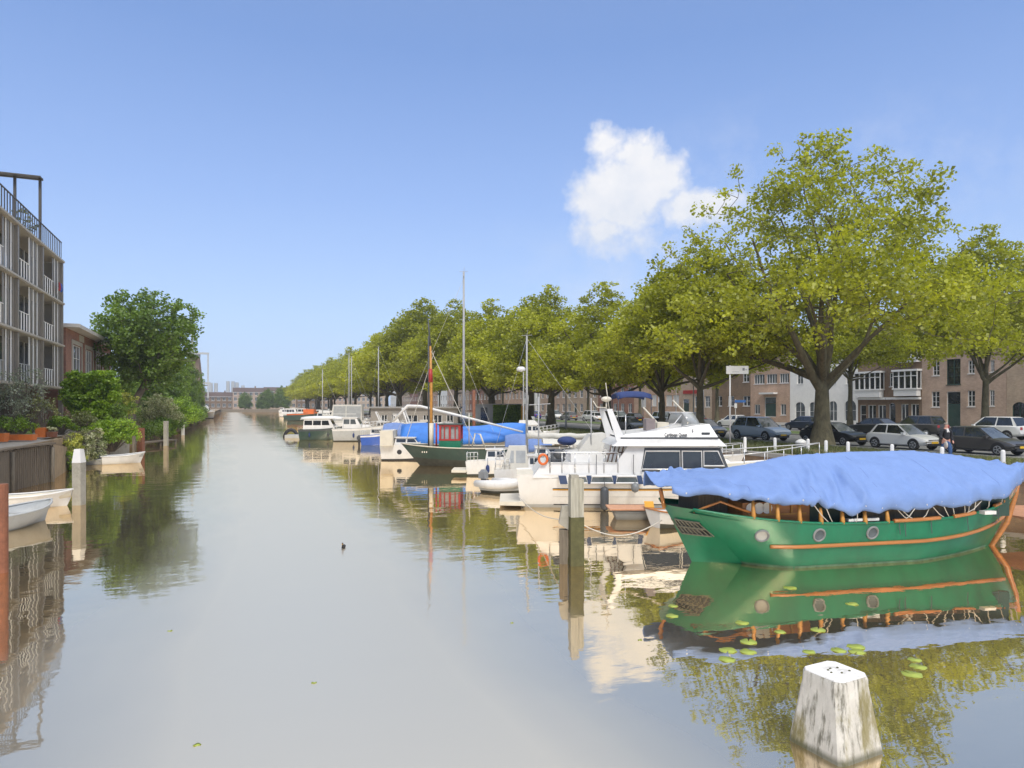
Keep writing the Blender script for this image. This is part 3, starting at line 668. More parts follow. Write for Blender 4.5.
bay = row_house('bay_house', 'brick house with white two-storey bay window and cornice, left of the warehouse', 888, 921.8, 11.6, BR['brown'], [
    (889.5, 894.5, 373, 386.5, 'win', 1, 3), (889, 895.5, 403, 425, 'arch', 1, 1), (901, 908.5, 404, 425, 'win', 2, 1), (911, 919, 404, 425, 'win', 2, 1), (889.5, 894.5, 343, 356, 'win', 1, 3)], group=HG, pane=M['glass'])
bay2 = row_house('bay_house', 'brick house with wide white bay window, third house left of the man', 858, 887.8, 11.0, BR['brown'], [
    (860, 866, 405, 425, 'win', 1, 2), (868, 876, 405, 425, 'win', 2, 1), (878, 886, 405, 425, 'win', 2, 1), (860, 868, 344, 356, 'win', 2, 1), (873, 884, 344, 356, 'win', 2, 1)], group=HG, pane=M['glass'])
def bay_window(parent, px0, px1, base, py_top, py_bot, n, apron):
    ya, D = onx(px0, HX); yb, _ = onx(px1, HX); y0 = base; x0, x1 = y0 - ya, y0 - yb
    za, zb = Z(py_bot, D) - QZ - .13, Z(py_top, D) - QZ - .13; w = x1 - x0; d = .75
    f = MB(); f.box(x0 - .1, x1 + .1, -d - .1, -.01, zb, zb + .22); f.box(x0 - .06, x1 + .06, -d - .06, -.01, za - .16, za)
    f.box(x0 + .1, x1 - .1, -d + .05, -.01, za - apron, za - .162)
    for i in range(n + 1): cx = x0 + w * i / n; f.box(max(x0, cx - .06), min(x1, cx + .06), -d, -d + .1, za, zb)
    for zc in (za + (zb - za) * .72,): f.box(x0 + .06, x1 - .06, -d + .01, -d + .08, zc - .04, zc + .04)
    for s in (x0, x1 - .1): f.box(s, s + .1, -.12, -.01, za, zb)
    fo = f.build('bay_window', M['frame'], parent, fix=False)
    MB().box(x0 + .05, x1 - .05, -d + .11, -.02, za + .01, zb - .01).build('pane', M['glass'], fo, fix=False)
bay_window(bay, 897, 921.5, onx(888, HX)[0], 372, 388.5, 4, .9)
bay_window(bay, 897, 921.5, onx(888, HX)[0], 343, 359, 4, .5)
bay_window(bay2, 858.5, 884.5, onx(858, HX)[0], 374, 389.5, 5, 1.0)
for hh, w in ((bay, onx(888, HX)[0] - onx(921.8, HX)[0]), (bay2, onx(858, HX)[0] - onx(887.8, HX)[0])):
    MB().box(.05, w - .05, -.45, -.01, 3.12, 3.38).build('cornice', M['frame'], hh, fix=False)
row_house('white_building', 'white rendered building with tall arched openings behind the largest tree trunk', 790, 857.8, 12, M['wallwhite'], [
    (795, 805, 402, 421, 'arch', 2, 2), (809, 818, 402, 421, 'arch', 2, 2), (829, 837, 401, 421, 'arch', 2, 2), (844.5, 856, 400, 421, 'arch', 2, 2),
    (797, 803, 372, 384, 'win', 2, 2), (830, 836, 371, 384, 'win', 2, 2), (846, 852, 371, 384, 'win', 2, 2)], group=HG, pane=M['pglass'], roof='flat', roofm=M['eave'])
bh = row_house('brick_house', 'tan brick house with white upper windows and white-hooded porch beside the silver car', 750.5, 789.7, 11.4, BR['orangeb'], [
    (754, 764.5, 374.5, 384, 'win', 4, 1), (766.5, 777, 374, 383.5, 'win', 4, 1), (779.5, 789, 373.5, 383, 'win', 4, 1), (764.5, 776, 397, 417, 'door', 1, 1),
    (754.5, 760, 404.5, 414, 'win', 2, 1), (780.5, 786, 404, 415, 'win', 2, 1)], group=HG)
ya, _ = onx(763, HX); yb, _ = onx(777.5, HX); y0, D0 = onx(750.5, HX)
MB().box(y0 - ya, y0 - yb, -.8, -.01, 4.05, 4.3).build('porch_hood', M['frame'], bh, fix=False)
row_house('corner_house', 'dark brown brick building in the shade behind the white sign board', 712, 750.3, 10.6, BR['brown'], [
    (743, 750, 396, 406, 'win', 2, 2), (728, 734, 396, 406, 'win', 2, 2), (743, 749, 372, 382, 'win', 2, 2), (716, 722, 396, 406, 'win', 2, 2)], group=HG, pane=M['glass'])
ob = row_house('brick_house', 'ochre-brown brick house with small dark red sign high on the wall', 680, 711.8, 10.8, BR['tan'], [
    (694.5, 702, 396, 407, 'win', 3, 2), (705, 710, 396, 407, 'win', 2, 2), (683, 689, 399, 412, 'door', 1, 1), (695, 702, 370, 380, 'win', 3, 2)], group=HG)
MB().box(1.0, 5.6, -.12, -.005, 4.4, 5.0).build('wall_sign', M['red'], ob, fix=False)
row_house('brick_house', 'pink brick house with paired white-shuttered windows behind the blue sun canopy', 634, 679.8, 10.6, BR['orangeb'], [
    (666, 672, 395, 406, 'win', 1, 1), (673, 679, 395, 406, 'win', 1, 1), (652, 656.5, 395, 406, 'win', 1, 1), (640, 646, 396, 407, 'win', 2, 1), (657.5, 663, 396, 415, 'door', 1, 1),
    (666, 672, 374, 384, 'win', 2, 1), (652, 658, 374, 384, 'win', 2, 1)], group=HG, pane=M['frame'])
# the street goes on: further houses, whose windows are regular
cy = onx(634, HX)[0] + .0
wl = [BR['pink'], BR['tan'], BR['red'], BR['brown'], BR['orangeb'], M['wallwhite']]
rng = random.Random(5)
for i in range(16):
    w = rng.uniform(11, 16); h = rng.uniform(8.6, 10.8); ops = []; n = int(w // 2.6); st = w / n
    for k in range(n):
        for lev in (1.0, 4.2): ops.append((k * st + st * .26, k * st + st * .74, lev, lev + 1.75, 'win', 2, 2))
    ops = [o for o in ops if not (o[2] == 1.0 and abs(o[0] - st * 1.26) < .1)] + [(st * 1.26, st * 1.74, .05, 2.9, 'door', 1, 1)]
    cy += w + .02
    house('row_house', '%s terraced house beyond the pink brick house, seen under the plane trees' % (['first'] + ordn)[i], (HX, cy - .01, QZ + .13), R(-90), w, h, 9, wl[(i * 5 + 2) % 6], ops, group=HG)
# far end of the canal
FG = 'houses closing the far end of the canal'
fx = -28
for i, (w, h, m_) in enumerate([(15, 11.0, 'red'), (14, 8.0, 'brown'), (16, 10.5, 'pink'), (17, 11.0, 'tan'), (15, 10.3, 'brown'), (18, 12.0, 'pink'), (18, 11, 'tan')]):
    ops = []; n = int(w // 2.5); st = w / n
    for k in range(n):
        for lev in ([1.2, 4.6, 7.6] if h > 10 else [1.2, 4.6]): ops.append((k * st + st * .22, k * st + st * .78, lev, lev + 1.9, 'win', 2, 1))
    house('canal_house', '%s brick house from the left across the far end of the canal' % (['first'] + ordn)[i], (fx, 398 + (i % 2) * 3, 1.4), 0, w, h - 1.2, 10, BR[m_], ops, roof='gable', ridge=2.5, group=FG); fx += w + .05
for i, px in enumerate((211, 216, 228, 233, 237, 243)):
    xx, yy = W(px, 620 + i * 3); hgt = Z(391 - (7, 7, 9, 9, 8, 5)[i] - 1, 620)
    c = MB(); c.lathe([(1.9, 0), (1.5, hgt)], n=12); tag(c.build('chimney_stack', M['lgrey'], loc=(xx, yy, 0)), 'pale power station chimney, %s from the left on the far skyline' % (['first'] + ordn)[i], 'chimney', 'chimneys on the far skyline')
for i, (px, h) in enumerate([(245, 10), (268, 12), (262, 7.5), (283, 13.5)]):
    D = 355; xx, yy = W(px, D); f = h / 12.4
    dup(LT2, (xx, yy + 6, 1.4), px, ['round tree before the far houses, nearest the chimneys', 'bigger of the two round trees right of the chimneys', 'low tree between the two round ones at the far quay', 'tall dull green tree closing the right end of the far houses'][i], scale=(f, f, f), group='trees at the far end')

# brick house on the left bank
t = house('brick_hall', 'red-brown brick house with white overhanging eave beside the metal-framed flats', (-12, 63.2, LZ), R(90), 22.2, 8.0, 9, BR['red'],
    [(2.3, 6.0, 3.6, 6.9, 'win', 3, 3), (7.9, 11.3, 3.6, 6.9, 'win', 3, 3), (13.0, 16.3, 3.6, 6.9, 'win', 3, 3), (17.9, 21.2, 3.6, 6.9, 'win', 3, 3)], roof='none', roofm=M['eave'], pane=M['glass'])
for r_ in [o for o in bpy.data.objects if o.parent == t and o.name.startswith('roof')]: bpy.data.objects.remove(r_)
MB().box(-.5, 23.0, -1.0, 9.6, 8.0, 8.28).build('roof', M['eave'], t, fix=False)
for X0, X1 in ((2.3, 6.0), (7.9, 11.3), (13.0, 16.3), (17.9, 21.2)):
    s = MB(); s.box(X0 - .3, X0 - .002, -.06, -.004, 3.2, 7.25); s.box(X1 + .002, X1 + .3, -.06, -.004, 3.2, 7.25); s.box(X0 - .001, X1 + .001, -.06, -.004, 6.92, 7.25); s.box(X0 - .001, X1 + .001, -.06, -.004, 3.2, 3.58)
    s.build('stone_surround', M['beige'], t, fix=False)
MB().box(5.0, 7.0, -.05, -.004, 7.35, 7.9).build('stone_plaque', M['beige'], t, fix=False)

# metal framed apartment building
A = thing('apartment_block', 'tall apartment block with taupe steel frame, white slats and roof pergola at the left edge', 'building', (-12, 62.2, LZ), 0)
FL = 3.26; NB = 6; BW = 6.0
fr = MB(); sl_ = MB(); be = MB()
for k in range(NB + 1): fr.box(-.30, 0, -k * BW - .15, -k * BW + .15, 0, 4 * FL + .1)
fr.build('steel_frame', M['taupe'], A, fix=False)
for i in range(1, 5):
    be.box(-3.0, .03, -NB * BW - .14, .14, i * FL - .17, i * FL + .02)
    be.box(.032, .10, -NB * BW - .16, .17, i * FL - .13, i * FL + .0)
be.build('floor_slab', M['beige'], A, fix=False)
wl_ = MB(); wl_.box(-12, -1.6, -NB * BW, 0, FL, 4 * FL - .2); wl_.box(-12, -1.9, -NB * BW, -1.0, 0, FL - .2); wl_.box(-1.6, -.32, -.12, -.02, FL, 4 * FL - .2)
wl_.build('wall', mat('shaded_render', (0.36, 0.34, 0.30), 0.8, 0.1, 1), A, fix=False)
for k in range(NB):
    y1 = -k * BW - .16; y0 = y1 - BW + .32
    for i in range(4):
        z0, z1 = i * FL + .03, (i + 1) * FL - .18
        if i == 0:
            MB().box(-1.85, -1.80, y0 + 1.3, y0 + 3.2, z0, z1 - .3).build('door', M['wallwhite'] if k % 2 else M['woodpanel'], A, fix=False)
            MB().box(-1.86, -1.82, y0 + 3.4, y1 - .3, z0 + .4, z1 - .3).build('window', M['glass'], A, fix=False)
            continue
        g = MB(); g.box(-1.58, -1.54, y0 + .1, y1 - .1, z0 + .05, z1 - .05); w_ = g.build('window', M['pglass'], A, fix=False)
        f = MB()
        for q in range(5): yy_ = y0 + .1 + q * (y1 - y0 - .3) / 4; f.box(-1.53, -1.48, yy_, yy_ + .10, z0 + .05, z1 - .05)
        f.build('window_frame', M['frame'], w_, fix=False)
        # vertical screens: far end of each bay
        sc = MB(); nst = 5 + (k % 2); step = .50; wht = MB()
        for q in range(nst):
            yy_ = y1 - .05 - q * step
            (sc if q % 2 == 0 else wht).box(-.20, -.18, yy_ - (.34 if q % 2 == 0 else .22), yy_ - .02, z0, z1)
        sc.build('taupe_screen', M['taupe'], A, fix=False); wht.build('white_screen', M['wallwhite'], A, fix=False)
        # white slatted balustrade in the open part
        rl = MB(); yy_ = y0 + .08; yend = y1 - nst * step - .05
        while yy_ < yend: rl.box(-.10, -.085, yy_, yy_ + .20, z0 + .02, z0 + 1.15); yy_ += .62
        rl.box(-.12, -.07, y0, yend, z0 + 1.152, z0 + 1.19)
        rl.build('balustrade', M['wallwhite'] if k < 1 or i > 1 else M['lgrey'], A, fix=False)
rl = MB(); yy_ = -NB * BW
zt = 4 * FL + .03
while yy_ < 0: rl.box(-.11, -.095, yy_, yy_ + .24, zt, zt + 1.35); yy_ += .55
rl.box(-.15, -.06, -NB * BW, 0, zt + 1.352, zt + 1.40)
rl.build('roof_balustrade', M['bronze'], A, fix=False)
rw = MB(); rw.box(-10, -2.0, -NB * BW, -9.5, zt, zt + 3.0); rw.build('roof_storey', M['mgrey'], A, fix=False)
pg = MB(); pz = 4 * FL + 4.35
for px_, py_ in ((-.15, -6.2), (-1.6, -6.2)): pg.box(px_ - .08, px_ + .08, py_ - .08, py_ + .08, zt, pz)
pg.box(-5.5, .02, -6.30, -6.10, pz, pz + .14); pg.box(-5.5, .02, -6.9, -6.31, pz + .04, pz + .12); pg.box(-5.4, -5.1, -6.3, -6.1, zt, pz)
pg.build('roof_pergola', M['bronze'], A, fix=False)
bush('roof_shrub', 'thin roof-terrace shrub under the pergola of the apartment block', 'shrub', (-13.6, 57.0, LZ + zt), (.9, .9, 2.6), LEAF['olive'], 4, per=40, ncl=26, lsz=.16)
for k_, (yy_, cc, lab) in enumerate([(59.9, 'red', 'red cloth hung over the top balcony rail of the apartment block'), (60.5, 'bluehull', 'blue cloth hung over the top balcony rail of the apartment block')]):
    c = MB(); G = [[(-11.83 + .05 * math.sin(u * 3 + v), yy_ + u * .14, LZ + 3 * FL + 1.28 - v * .16 if v else LZ + 3 * FL + 1.28) for v in range(5)] for u in range(5)]
    c.sm = True; c.grid(G); o = c.build('hung_cloth', M[cc], fix=False); tag(o, lab, 'cloth'); md = o.modifiers.new('t', 'SOLIDIFY'); md.thickness = .01

# windmill beyond the trees
x, y = W(193.5, 215); zc = Z(360, 215)
wm = thing('windmill', 'brown tapering windmill with gallery and pale sail beam above the left bank trees', 'windmill', (x, y, LZ))
MB().lathe([(3.6, 0), (2.7, zc * .5), (1.9, zc - 1.0)], n=8).build('tower', mat('mill_thatch', (0.20, 0.14, 0.10), .9, .2, 2), wm, fix=False)
MB().lathe([(2.0, zc - 1.0), (2.0, zc), (1.0, zc + .7), (.1, zc + .9)], n=12).build('cap', M['mgrey'], wm)
s_ = MB(); s_.box(-6, 4.6, -4.2, -4.0, zc - .25, zc + .35); s_.box(-.5, .1, -4.25, -4.05, zc - .2, zc + 6.6); s_.box(-2.6, 1.0, -4.0, -2.4, zc - .1, zc + .1); s_.build('sail', M['lgrey'], wm)
s_ = MB(); s_.box(4.1, 4.5, -4.1, -3.9, 4, zc - .3); s_.build('tail_pole', M['lgrey'], wm)
s_ = MB(); s_.lathe([(4.4, 8.0), (4.7, 8.2)], n=12); s_.box(2.8, 5.0, -4, -3.6, 8.4, 9.0); s_.build('gallery', M['lgrey'], wm)
# ================================================================== BOATS
def hull_pts(L, B, fs, fm, fb, draft=.3, tr=.85, rs=.15, rb=.9, ns=22, nk=7, bowp=2.2, flare=.45, sternp=2.0):
    def sheer(s): return fm + (fs - fm) * max(0, 1 - s / .45) ** 2 + (fb - fm) * max(0, (s - .35) / .65) ** 1.8
    def half(s):
        f = 1.0
        if s < .4: f = tr + (1 - tr) * (1 - (1 - s / .4) ** sternp)
        if s > .5: f = 1 - ((s - .5) / .5) ** bowp
        return max(.012, B / 2 * f)
    def pt(s, k, side):
        z = -draft + k * (sheer(s) + draft); h = half(s)
        e = .28 + (flare + .5) * max(0, s - .45) / .55 * .9 + .12 * (1 - tr) * 2 * max(0, .3 - s)
        y = h * (max(k, 0.0) ** e if k > 0 else 0)
        x = s * L + rs * (1 - k) * max(0, 1 - s * 3) - rb * (1 - k) * max(0, (s - .55) / .45) ** 1.6
        return (x, side * y, z)
    return pt, sheer, half
def build_hull(parent, L, B, fs, fm, fb, hullm, deckm, stripem=None, name='hull', bootm=None, rail=None, railr=.03, boot=.10, topstripe=None, dd=.06, **kw):
    pt, sheer, half = hull_pts(L, B, fs, fm, fb, **kw); ns = kw.get('ns', 22)
    mb = MB(); mb.sm = True; ks = [0, .12, .24]
    draft = kw.get('draft', .3)
    # rows at fixed fractions; colour by height of the row
    K = [0, .1, draft / (draft + fm), (draft + boot) / (draft + fm), .5, .62, .75, .84, .90, .96, 1.0]; K = sorted(set(K))
    for side in (-1, 1):
        for i in range(ns):
            s0, s1 = i / ns, (i + 1) / ns
            for j in range(len(K) - 1):
                p = [pt(s0, K[j], side), pt(s1, K[j], side), pt(s1, K[j + 1], side), pt(s0, K[j + 1], side)]
                mb.mi = 1 if K[j + 1] <= (draft + boot) / (draft + fm) + 1e-6 else (2 if (stripem and topstripe and topstripe[0] <= (K[j] + K[j + 1]) / 2 <= topstripe[1]) else 0)
                mb.quad(*p)
    mb.mi = 0; mb.sm = False                                # transom
    P = [pt(0, k, -1) for k in K] + [pt(0, k, 1) for k in K[::-1]]
    mb.quad(*P)
    h = mb.build(name, [hullm, bootm or M['boot'], stripem or hullm], parent, sharp=40)
    dk = MB(); G = []
    for i in range(ns + 1):
        s = i / ns; a = pt(s, .985, -1); b_ = pt(s, .985, 1); zz = sheer(s) - dd
        G.append([(a[0], a[1] * .985, zz), (a[0], 0, zz + .04 * half(s)), (b_[0], b_[1] * .985, zz)])
    dk.grid(G); dk.build('deck', deckm, parent, fix=False)
    if rail:
        rr = MB(); P = [pt(i / ns, 1, -1) for i in range(ns + 1)]; Q = [pt(i / ns, 1, 1) for i in range(ns + 1)]
        rr.tube(P, railr, 6); rr.tube(Q, railr, 6); rr.tube([P[0], Q[0]], railr, 6); rr.build('gunwale', rail, parent)
    return pt, sheer, half
def cabin_block(parent, name, m, x0, x1, w, z0, z1, sf=.3, sb=.1, ins=.12, wt=None, roof=None, over=.08, rt=.06):
    """tapered house; returns a function giving the side-wall y at height z"""
    mb = MB(); w1 = w - ins
    mb.hexa([(x0, -w, z0), (x1, -w, z0), (x1, w, z0), (x0, w, z0), (x0 + sb, -w1, z1), (x1 - sf, -w1, z1), (x1 - sf, w1, z1), (x0 + sb, w1, z1)])
    c = mb.build(name, m, parent)
    if roof:
        r = MB(); r.box(x0 + sb - over, x1 - sf + over * 1.6, -w1 - over, w1 + over, z1 + .001, z1 + rt); r.build('cabin_roof', roof, parent)
    def yat(z): return w - ins * (z - z0) / (z1 - z0)
    def xf(z): return x1 - sf * (z - z0) / (z1 - z0)
    def xb(z): return x0 + sb * (z - z0) / (z1 - z0)
    return yat, xf, xb
def side_windows(parent, yat, wins, glass=None, frame=None, fw=.035, both=True, slant=None):
    """wins: (xa,xb,za,zb,slant_a,slant_b) on both sides"""
    for wi in wins:
        xa, xb_, za, zb = wi[:4]; sa, sb_ = (wi[4], wi[5]) if len(wi) > 5 else (0, 0)
        for sd in ((-1, 1) if both else (-1,)):
            def P(x, z, d): return (x, sd * (yat(z) + d), z)
            g = MB(); q = [(xa, za), (xb_, za), (xb_ - sb_, zb), (xa + sa, zb)]
            g.hexa([P(*q[0], -.02), P(*q[1], -.02), P(*q[1], .008), P(*q[0], .008), P(*q[3], -.02), P(*q[2], -.02), P(*q[2], .008), P(*q[3], .008)])
            go = g.build('window', glass or M['glass'], parent)
            if frame and sd == -1 or (frame and both):
                f = MB(); pts = [P(x, z, .012) for x, z in q]; f.tube(pts + [pts[0], pts[1]], fw * .6, 4); f.build('window_frame', frame, go)
def front_window(parent, xf, w, za, zb, glass=None, n=3, d=.015):
    for i in range(n):
        ya, yb = -w + 2 * w * i / n + .04, -w + 2 * w * (i + 1) / n - .04
        g = MB(); g.hexa([(xf(za) - .02, ya, za), (xf(za) + d, ya, za), (xf(za) + d, yb, za), (xf(za) - .02, yb, za), (xf(zb) - .02, ya, zb), (xf(zb) + d, ya, zb), (xf(zb) + d, yb, zb), (xf(zb) - .02, yb, zb)])
        g.build('windscreen', glass or M['glass'], parent)
def rails(parent, pts, h=.55, r=.018, every=1, mid=True, m=None, name='guard_rail'):
    mb = MB(); top = [(p[0], p[1], p[2] + h) for p in pts]
    mb.tube(top, r, 5)
    if mid: mb.tube([(p[0], p[1], p[2] + h * .5) for p in pts], r * .7, 4)
    for i, p in enumerate(pts):
        if i % every == 0: mb.tube([p, (p[0], p[1], p[2] + h)], r * .9, 5)
    return mb.build(name, m or M['steel'], parent)
def fender(parent, x, y, z, h=.55, r=.11, m=None):
    b = MB(); b.sm = True; b.lathe([(.02, -h / 2), (r * .8, -h / 2 + .05), (r, -h / 2 + .14), (r, h / 2 - .14), (r * .8, h / 2 - .05), (.03, h / 2)], (x, y, z), n=10)
    b.sm = False; b.tube([(x, y, z + h / 2), (x, y + .06, z + h / 2 + .35)], .01, 4); b.build('fender', m or M['dgrey'], parent)
def outboard(parent, x, y, z, m, s=1.0, ry=0):
    b = MB(); b.sm = True
    b.box(x - .35 * s, x + .02, y - .13 * s, y + .13 * s, z + .25 * s, z + .55 * s); b.hexa([(x - .30 * s, y - .11 * s, z + .55 * s), (x, y - .11 * s, z + .55 * s), (x, y + .11 * s, z + .55 * s), (x - .30 * s, y + .11 * s, z + .55 * s), (x - .24 * s, y - .07 * s, z + .66 * s), (x - .06 * s, y - .07 * s, z + .66 * s), (x - .06 * s, y + .07 * s, z + .66 * s), (x - .24 * s, y + .07 * s, z + .66 * s)])
    o = b.build('outboard_motor', m, parent, sharp=35)
    c = MB(); c.hexa([(x - .22 * s, y - .05 * s, z - .35 * s), (x - .08 * s, y - .05 * s, z - .35 * s), (x - .08 * s, y + .05 * s, z - .35 * s), (x - .22 * s, y + .05 * s, z - .35 * s), (x - .26 * s, y - .07 * s, z + .25 * s), (x - .05 * s, y - .07 * s, z + .25 * s), (x - .05 * s, y + .07 * s, z + .25 * s), (x - .26 * s, y + .07 * s, z + .25 * s)])
    c.build('motor_leg', M['black'], o); return o
def canopy(parent, x0, x1, w, z0, z1, m, name='canopy', arch=.18, legs=True, skirt=.10, posts=None):
    G = []; n = 8
    for i in range(7):
        x = x0 + (x1 - x0) * i / 6; e = arch * .5 * (1 - abs(2 * i / 6 - 1) ** 3) - arch * .5
        row = []
        for j in range(n + 1):
            v = -1 + 2 * j / n; row.append((x, w * v, z1 + e - arch * .7 * abs(v) ** 3))
        row[0] = (row[0][0], row[0][1], row[0][2] - skirt); row[-1] = (row[-1][0], row[-1][1], row[-1][2] - skirt); G.append(row)
    mb = MB(); mb.sm = True; mb.grid(G); o = mb.build(name, m, parent, fix=False); md = o.modifiers.new('t', 'SOLIDIFY'); md.thickness = .03
    if legs:
        l = MB()
        for x in (x0 + .05, x1 - .05):
            for y in (-w * .97, w * .97): l.tube([(x * .4 + (x0 + x1) / 2 * .6 if False else x, y, z0), (x, y, z1 - arch * .9)], .02, 5)
        l.build('canopy_frame', M['steel'] if posts is None else posts, o)
    return o
def mast(parent, x, z0, h, r=.06, m=None, stays=None, spreaders=(.55,), boom=None, name='mast', sm_=None, radar=False):
    mb = MB(); mb.tube([(x, 0, z0), (x, 0, z0 + h * .5), (x, 0, z0 + h)], [r, r * .9, r * .65], 8); o = mb.build(name, m or M['alu'], parent)
    if spreaders:
        s = MB()
        for f in spreaders: s.tube([(x, -.55, z0 + h * f), (x, .55, z0 + h * f)], .02, 4)
        s.tube([(x - .3, 0, z0 + h + .02), (x + .3, 0, z0 + h + .05)], .012, 4); s.tube([(x, 0, z0 + h), (x + .05, 0, z0 + h + .35)], .01, 4)
        s.build('spreader', M['alu'], o)
    if stays:
        s = MB()
        for p in stays: s.tube([p[:3], (x, 0, z0 + h * (p[3] if len(p) > 3 else .98))], .009, 4)
        s.build('rigging', sm_ or M['steel'], parent)
    if boom:
        bx, bz, br, bm = boom
        b = MB(); b.sm = True; b.tube([(x, 0, z0 + bz), (bx, 0, z0 + bz + .05)], .05, 6); bo = b.build('boom', M['alu'], parent)
        if bm:
            c = MB(); k = 12; pts = [(x + (bx - x) * (i / k) * .98, 0, z0 + bz + .09 + .03 * math.sin(i * 2.1)) for i in range(k + 1)]
            c.tube(pts, [br * (1.15 - .5 * i / k) * (1 + .08 * math.sin(i * 2.7)) for i in range(k + 1)], 8); c.build('sail_cover', bm, bo)
    if radar:
        c = MB(); c.sm = True; c.lathe([(.05, 0), (.24, .05), (.26, .18), (.15, .28)], (x - .32, 0, z0 + h * radar), n=12); c.build('radar_dome', M['white'], o)
    return o
def place(px0, D, L=None, px1=None, dyaw=0, flip=False):
    """empty placed at the stern (left end) of a boat lying about square to the view"""
    x, y = W(px0, D); rz = -YAW + R(dyaw)
    if flip:
        x, y = x + L * math.cos(rz), y + L * math.sin(rz); rz += math.pi
    return (x, y, 0), rz

# ------------------------------------------------------------------ the green boat
P0 = Wc(3.45, 15.98); P1 = Wc(13.36, 18.15); ang = math.atan2(P1[1] - P0[1], P1[0] - P0[0]); GL = math.hypot(P1[0] - P0[0], P1[1] - P0[1])
g = thing('green_barge', 'large green steel barge with orange rub rail and portholes, moored nearest on the right', 'boat', (*P0, 0), ang)
def gs(s): return 1.02 + .36 * max(0, 1 - s / .45) ** 1.7 + .44 * max(0, (s - .5) / .5) ** 2.0
def gh(s):
    f = 1.0
    if s < .3: f = .63 + .37 * (1 - (1 - s / .3) ** 2)
    if s > .55: f = 1 - ((s - .55) / .45) ** 2.6
    return max(.02, 1.47 * f)
DR = .4
def gp(s, k, side=-1):
    z = -DR + k * (gs(s) + DR)
    e = .20 + .55 * max(0, s - .6) / .4 + .30 * max(0, .25 - s) / .25
    y = gh(s) * k ** e if k > 0 else 0
    if s < .2: y *= 1 - .10 * (1 - s / .2) * max(0, k - .6)
    x = s * GL + (.40 + 1.9 * (1 - k)) * max(0, 1 - s * 3.2) ** 1.3 - 1.15 * (1 - k) ** 1.2 * max(0, (s - .6) / .4) ** 1.5
    return (x, side * y, z)
NS = 56; NKK = 18
mb = MB(); mb.sm = True
for side in (-1, 1):
    mb.grid([[gp(i / NS, j / NKK, side) for j in range(NKK + 1)] for i in range(NS + 1)])
P = [gp(0, j / NKK, -1) for j in range(NKK + 1)]; Q = [gp(0, j / NKK, 1) for j in range(NKK + 1)]
def stem(k): p = gp(0, k, -1); return (p[0] - (.28 + 1.0 * (1 - k)), 0, p[2])
for sd in (-1, 1): mb.grid([[tuple(Vector(stem(j / NKK)).lerp(Vector(gp(0, j / NKK, sd)), f) + Vector((-.05 * math.sin(f * 3.14), 0, 0))) for j in range(NKK + 1)] for f in (0, .25, .5, .75, 1)])
mb.build('hull', M['green'], g, sharp=38)
# boot line grime: a thin belt along the waterline
def gk(s, z): return (z + DR) / (gs(s) + DR)
def belt(z0, z1, off, s0=.0, s1=1.0, n=60):
    G = []
    for i in range(n + 1):
        s = s0 + (s1 - s0) * i / n; row = []
        for z in (z0, z1):
            p = gp(s, gk(s, z)); row.append((p[0], p[1] - off, p[2]))
        G.append(row)
    return G
mb = MB(); mb.sm = True; mb.grid(belt(-.05, .055, .006, .0, .97)); mb.build('waterline_belt', mat('faded_waterline', (.10, .19, .12), .7, .4, 5), g, fix=False)
# rub rail
mb = MB(); pts = []
for i in range(61):
    s = .165 + .80 * i / 60; z = .53 + .04 * math.cos(i) * 0 + .30 * max(0, (s - .55) / .42) ** 2; p = gp(s, gk(s, z)); pts.append((p[0], p[1] - .02, z))
mb.tube(pts, .045, 8); mb.build('rub_rail', M['varnish'], g)
# gunwale
mb = MB(); mb.tube([gp(i / NS, 1, -1) for i in range(NS + 1)], .028, 6); mb.tube([gp(i / NS, 1, 1) for i in range(NS + 1)], .028, 6); mb.build('gunwale', M['green'], g)
# wooden cap rails: bow lengths and midship chocks
for s0, s1, dz in ((.50, .625, .03), (.665, .735, .02), (.815, .845, .05), (.86, .995, .06)):
    mb = MB(); pts = []
    for i in range(13):
        s = s0 + (s1 - s0) * i / 12; p = gp(s, 1); pts.append((p[0], p[1] - .02, p[2] + dz + .12 * max(0, (s - .9) / .1)))
    mb.tube(pts, .045, 6); mb.build('cap_rail', M['varnish'], g)
# stem post
mb = MB(); mb.tube([(GL - 1.0, 0, -.3), (GL - .25, 0, .6), (GL + .02, 0, 1.35), (GL + .14, 0, 1.85)], [.06, .07, .07, .05], 8); mb.build('stem_post', M['varnish'], g)
# deck and dark space beneath the cover
mb = MB(); mb.grid([[(gp(i / NS, 1, -1)[0], gp(i / NS, 1, sd)[1] * .97, gs(i / NS) - .10) for sd in (-1, 1)] for i in range(NS + 1)]); mb.build('deck', M['greywood'], g, fix=False)
# inner cabin and coamings under the tarpaulin
def slab(x0, x1, y0, y1, z0, z1): return MB().box(x0, x1, y0, y1, z0, z1)
slab(1.55, 3.25, -1.0, 1.0, 1.0, 1.50).build('varnished_coaming', M['varnish'], g)
slab(.75, 1.5, -.45, .55, 1.15, 1.62).build('stern_bench', M['greywood'], g)
slab(3.3, 8.9, -.95, .95, .95, 1.62).build('cabin', M['darkgreen'], g)
slab(4.6, 7.9, -1.08, -.96, .95, 1.36).build('weathered_coaming', M['wood'], g)
slab(1.62, 3.15, -1.03, -1.002, 1.20, 1.24).build('trim_strip', M['mastwood'], g)
for xx in (2.2, 2.75):
    slab(xx, xx + .05, -1.03, -1.002, 1.24, 1.48).build('trim_strip', M['mastwood'], g)
for k_ in range(3):
    c = MB(); c.lathe([(.0, 0), (.10, .0), (.13, .02), (.08, .02)], n=12); o = c.build('cabin_port', M['white'], g); o.rotation_euler = (R(90), 0, 0); o.location = (1.75 + k_ * .2, -1.005, 1.56 - .19)
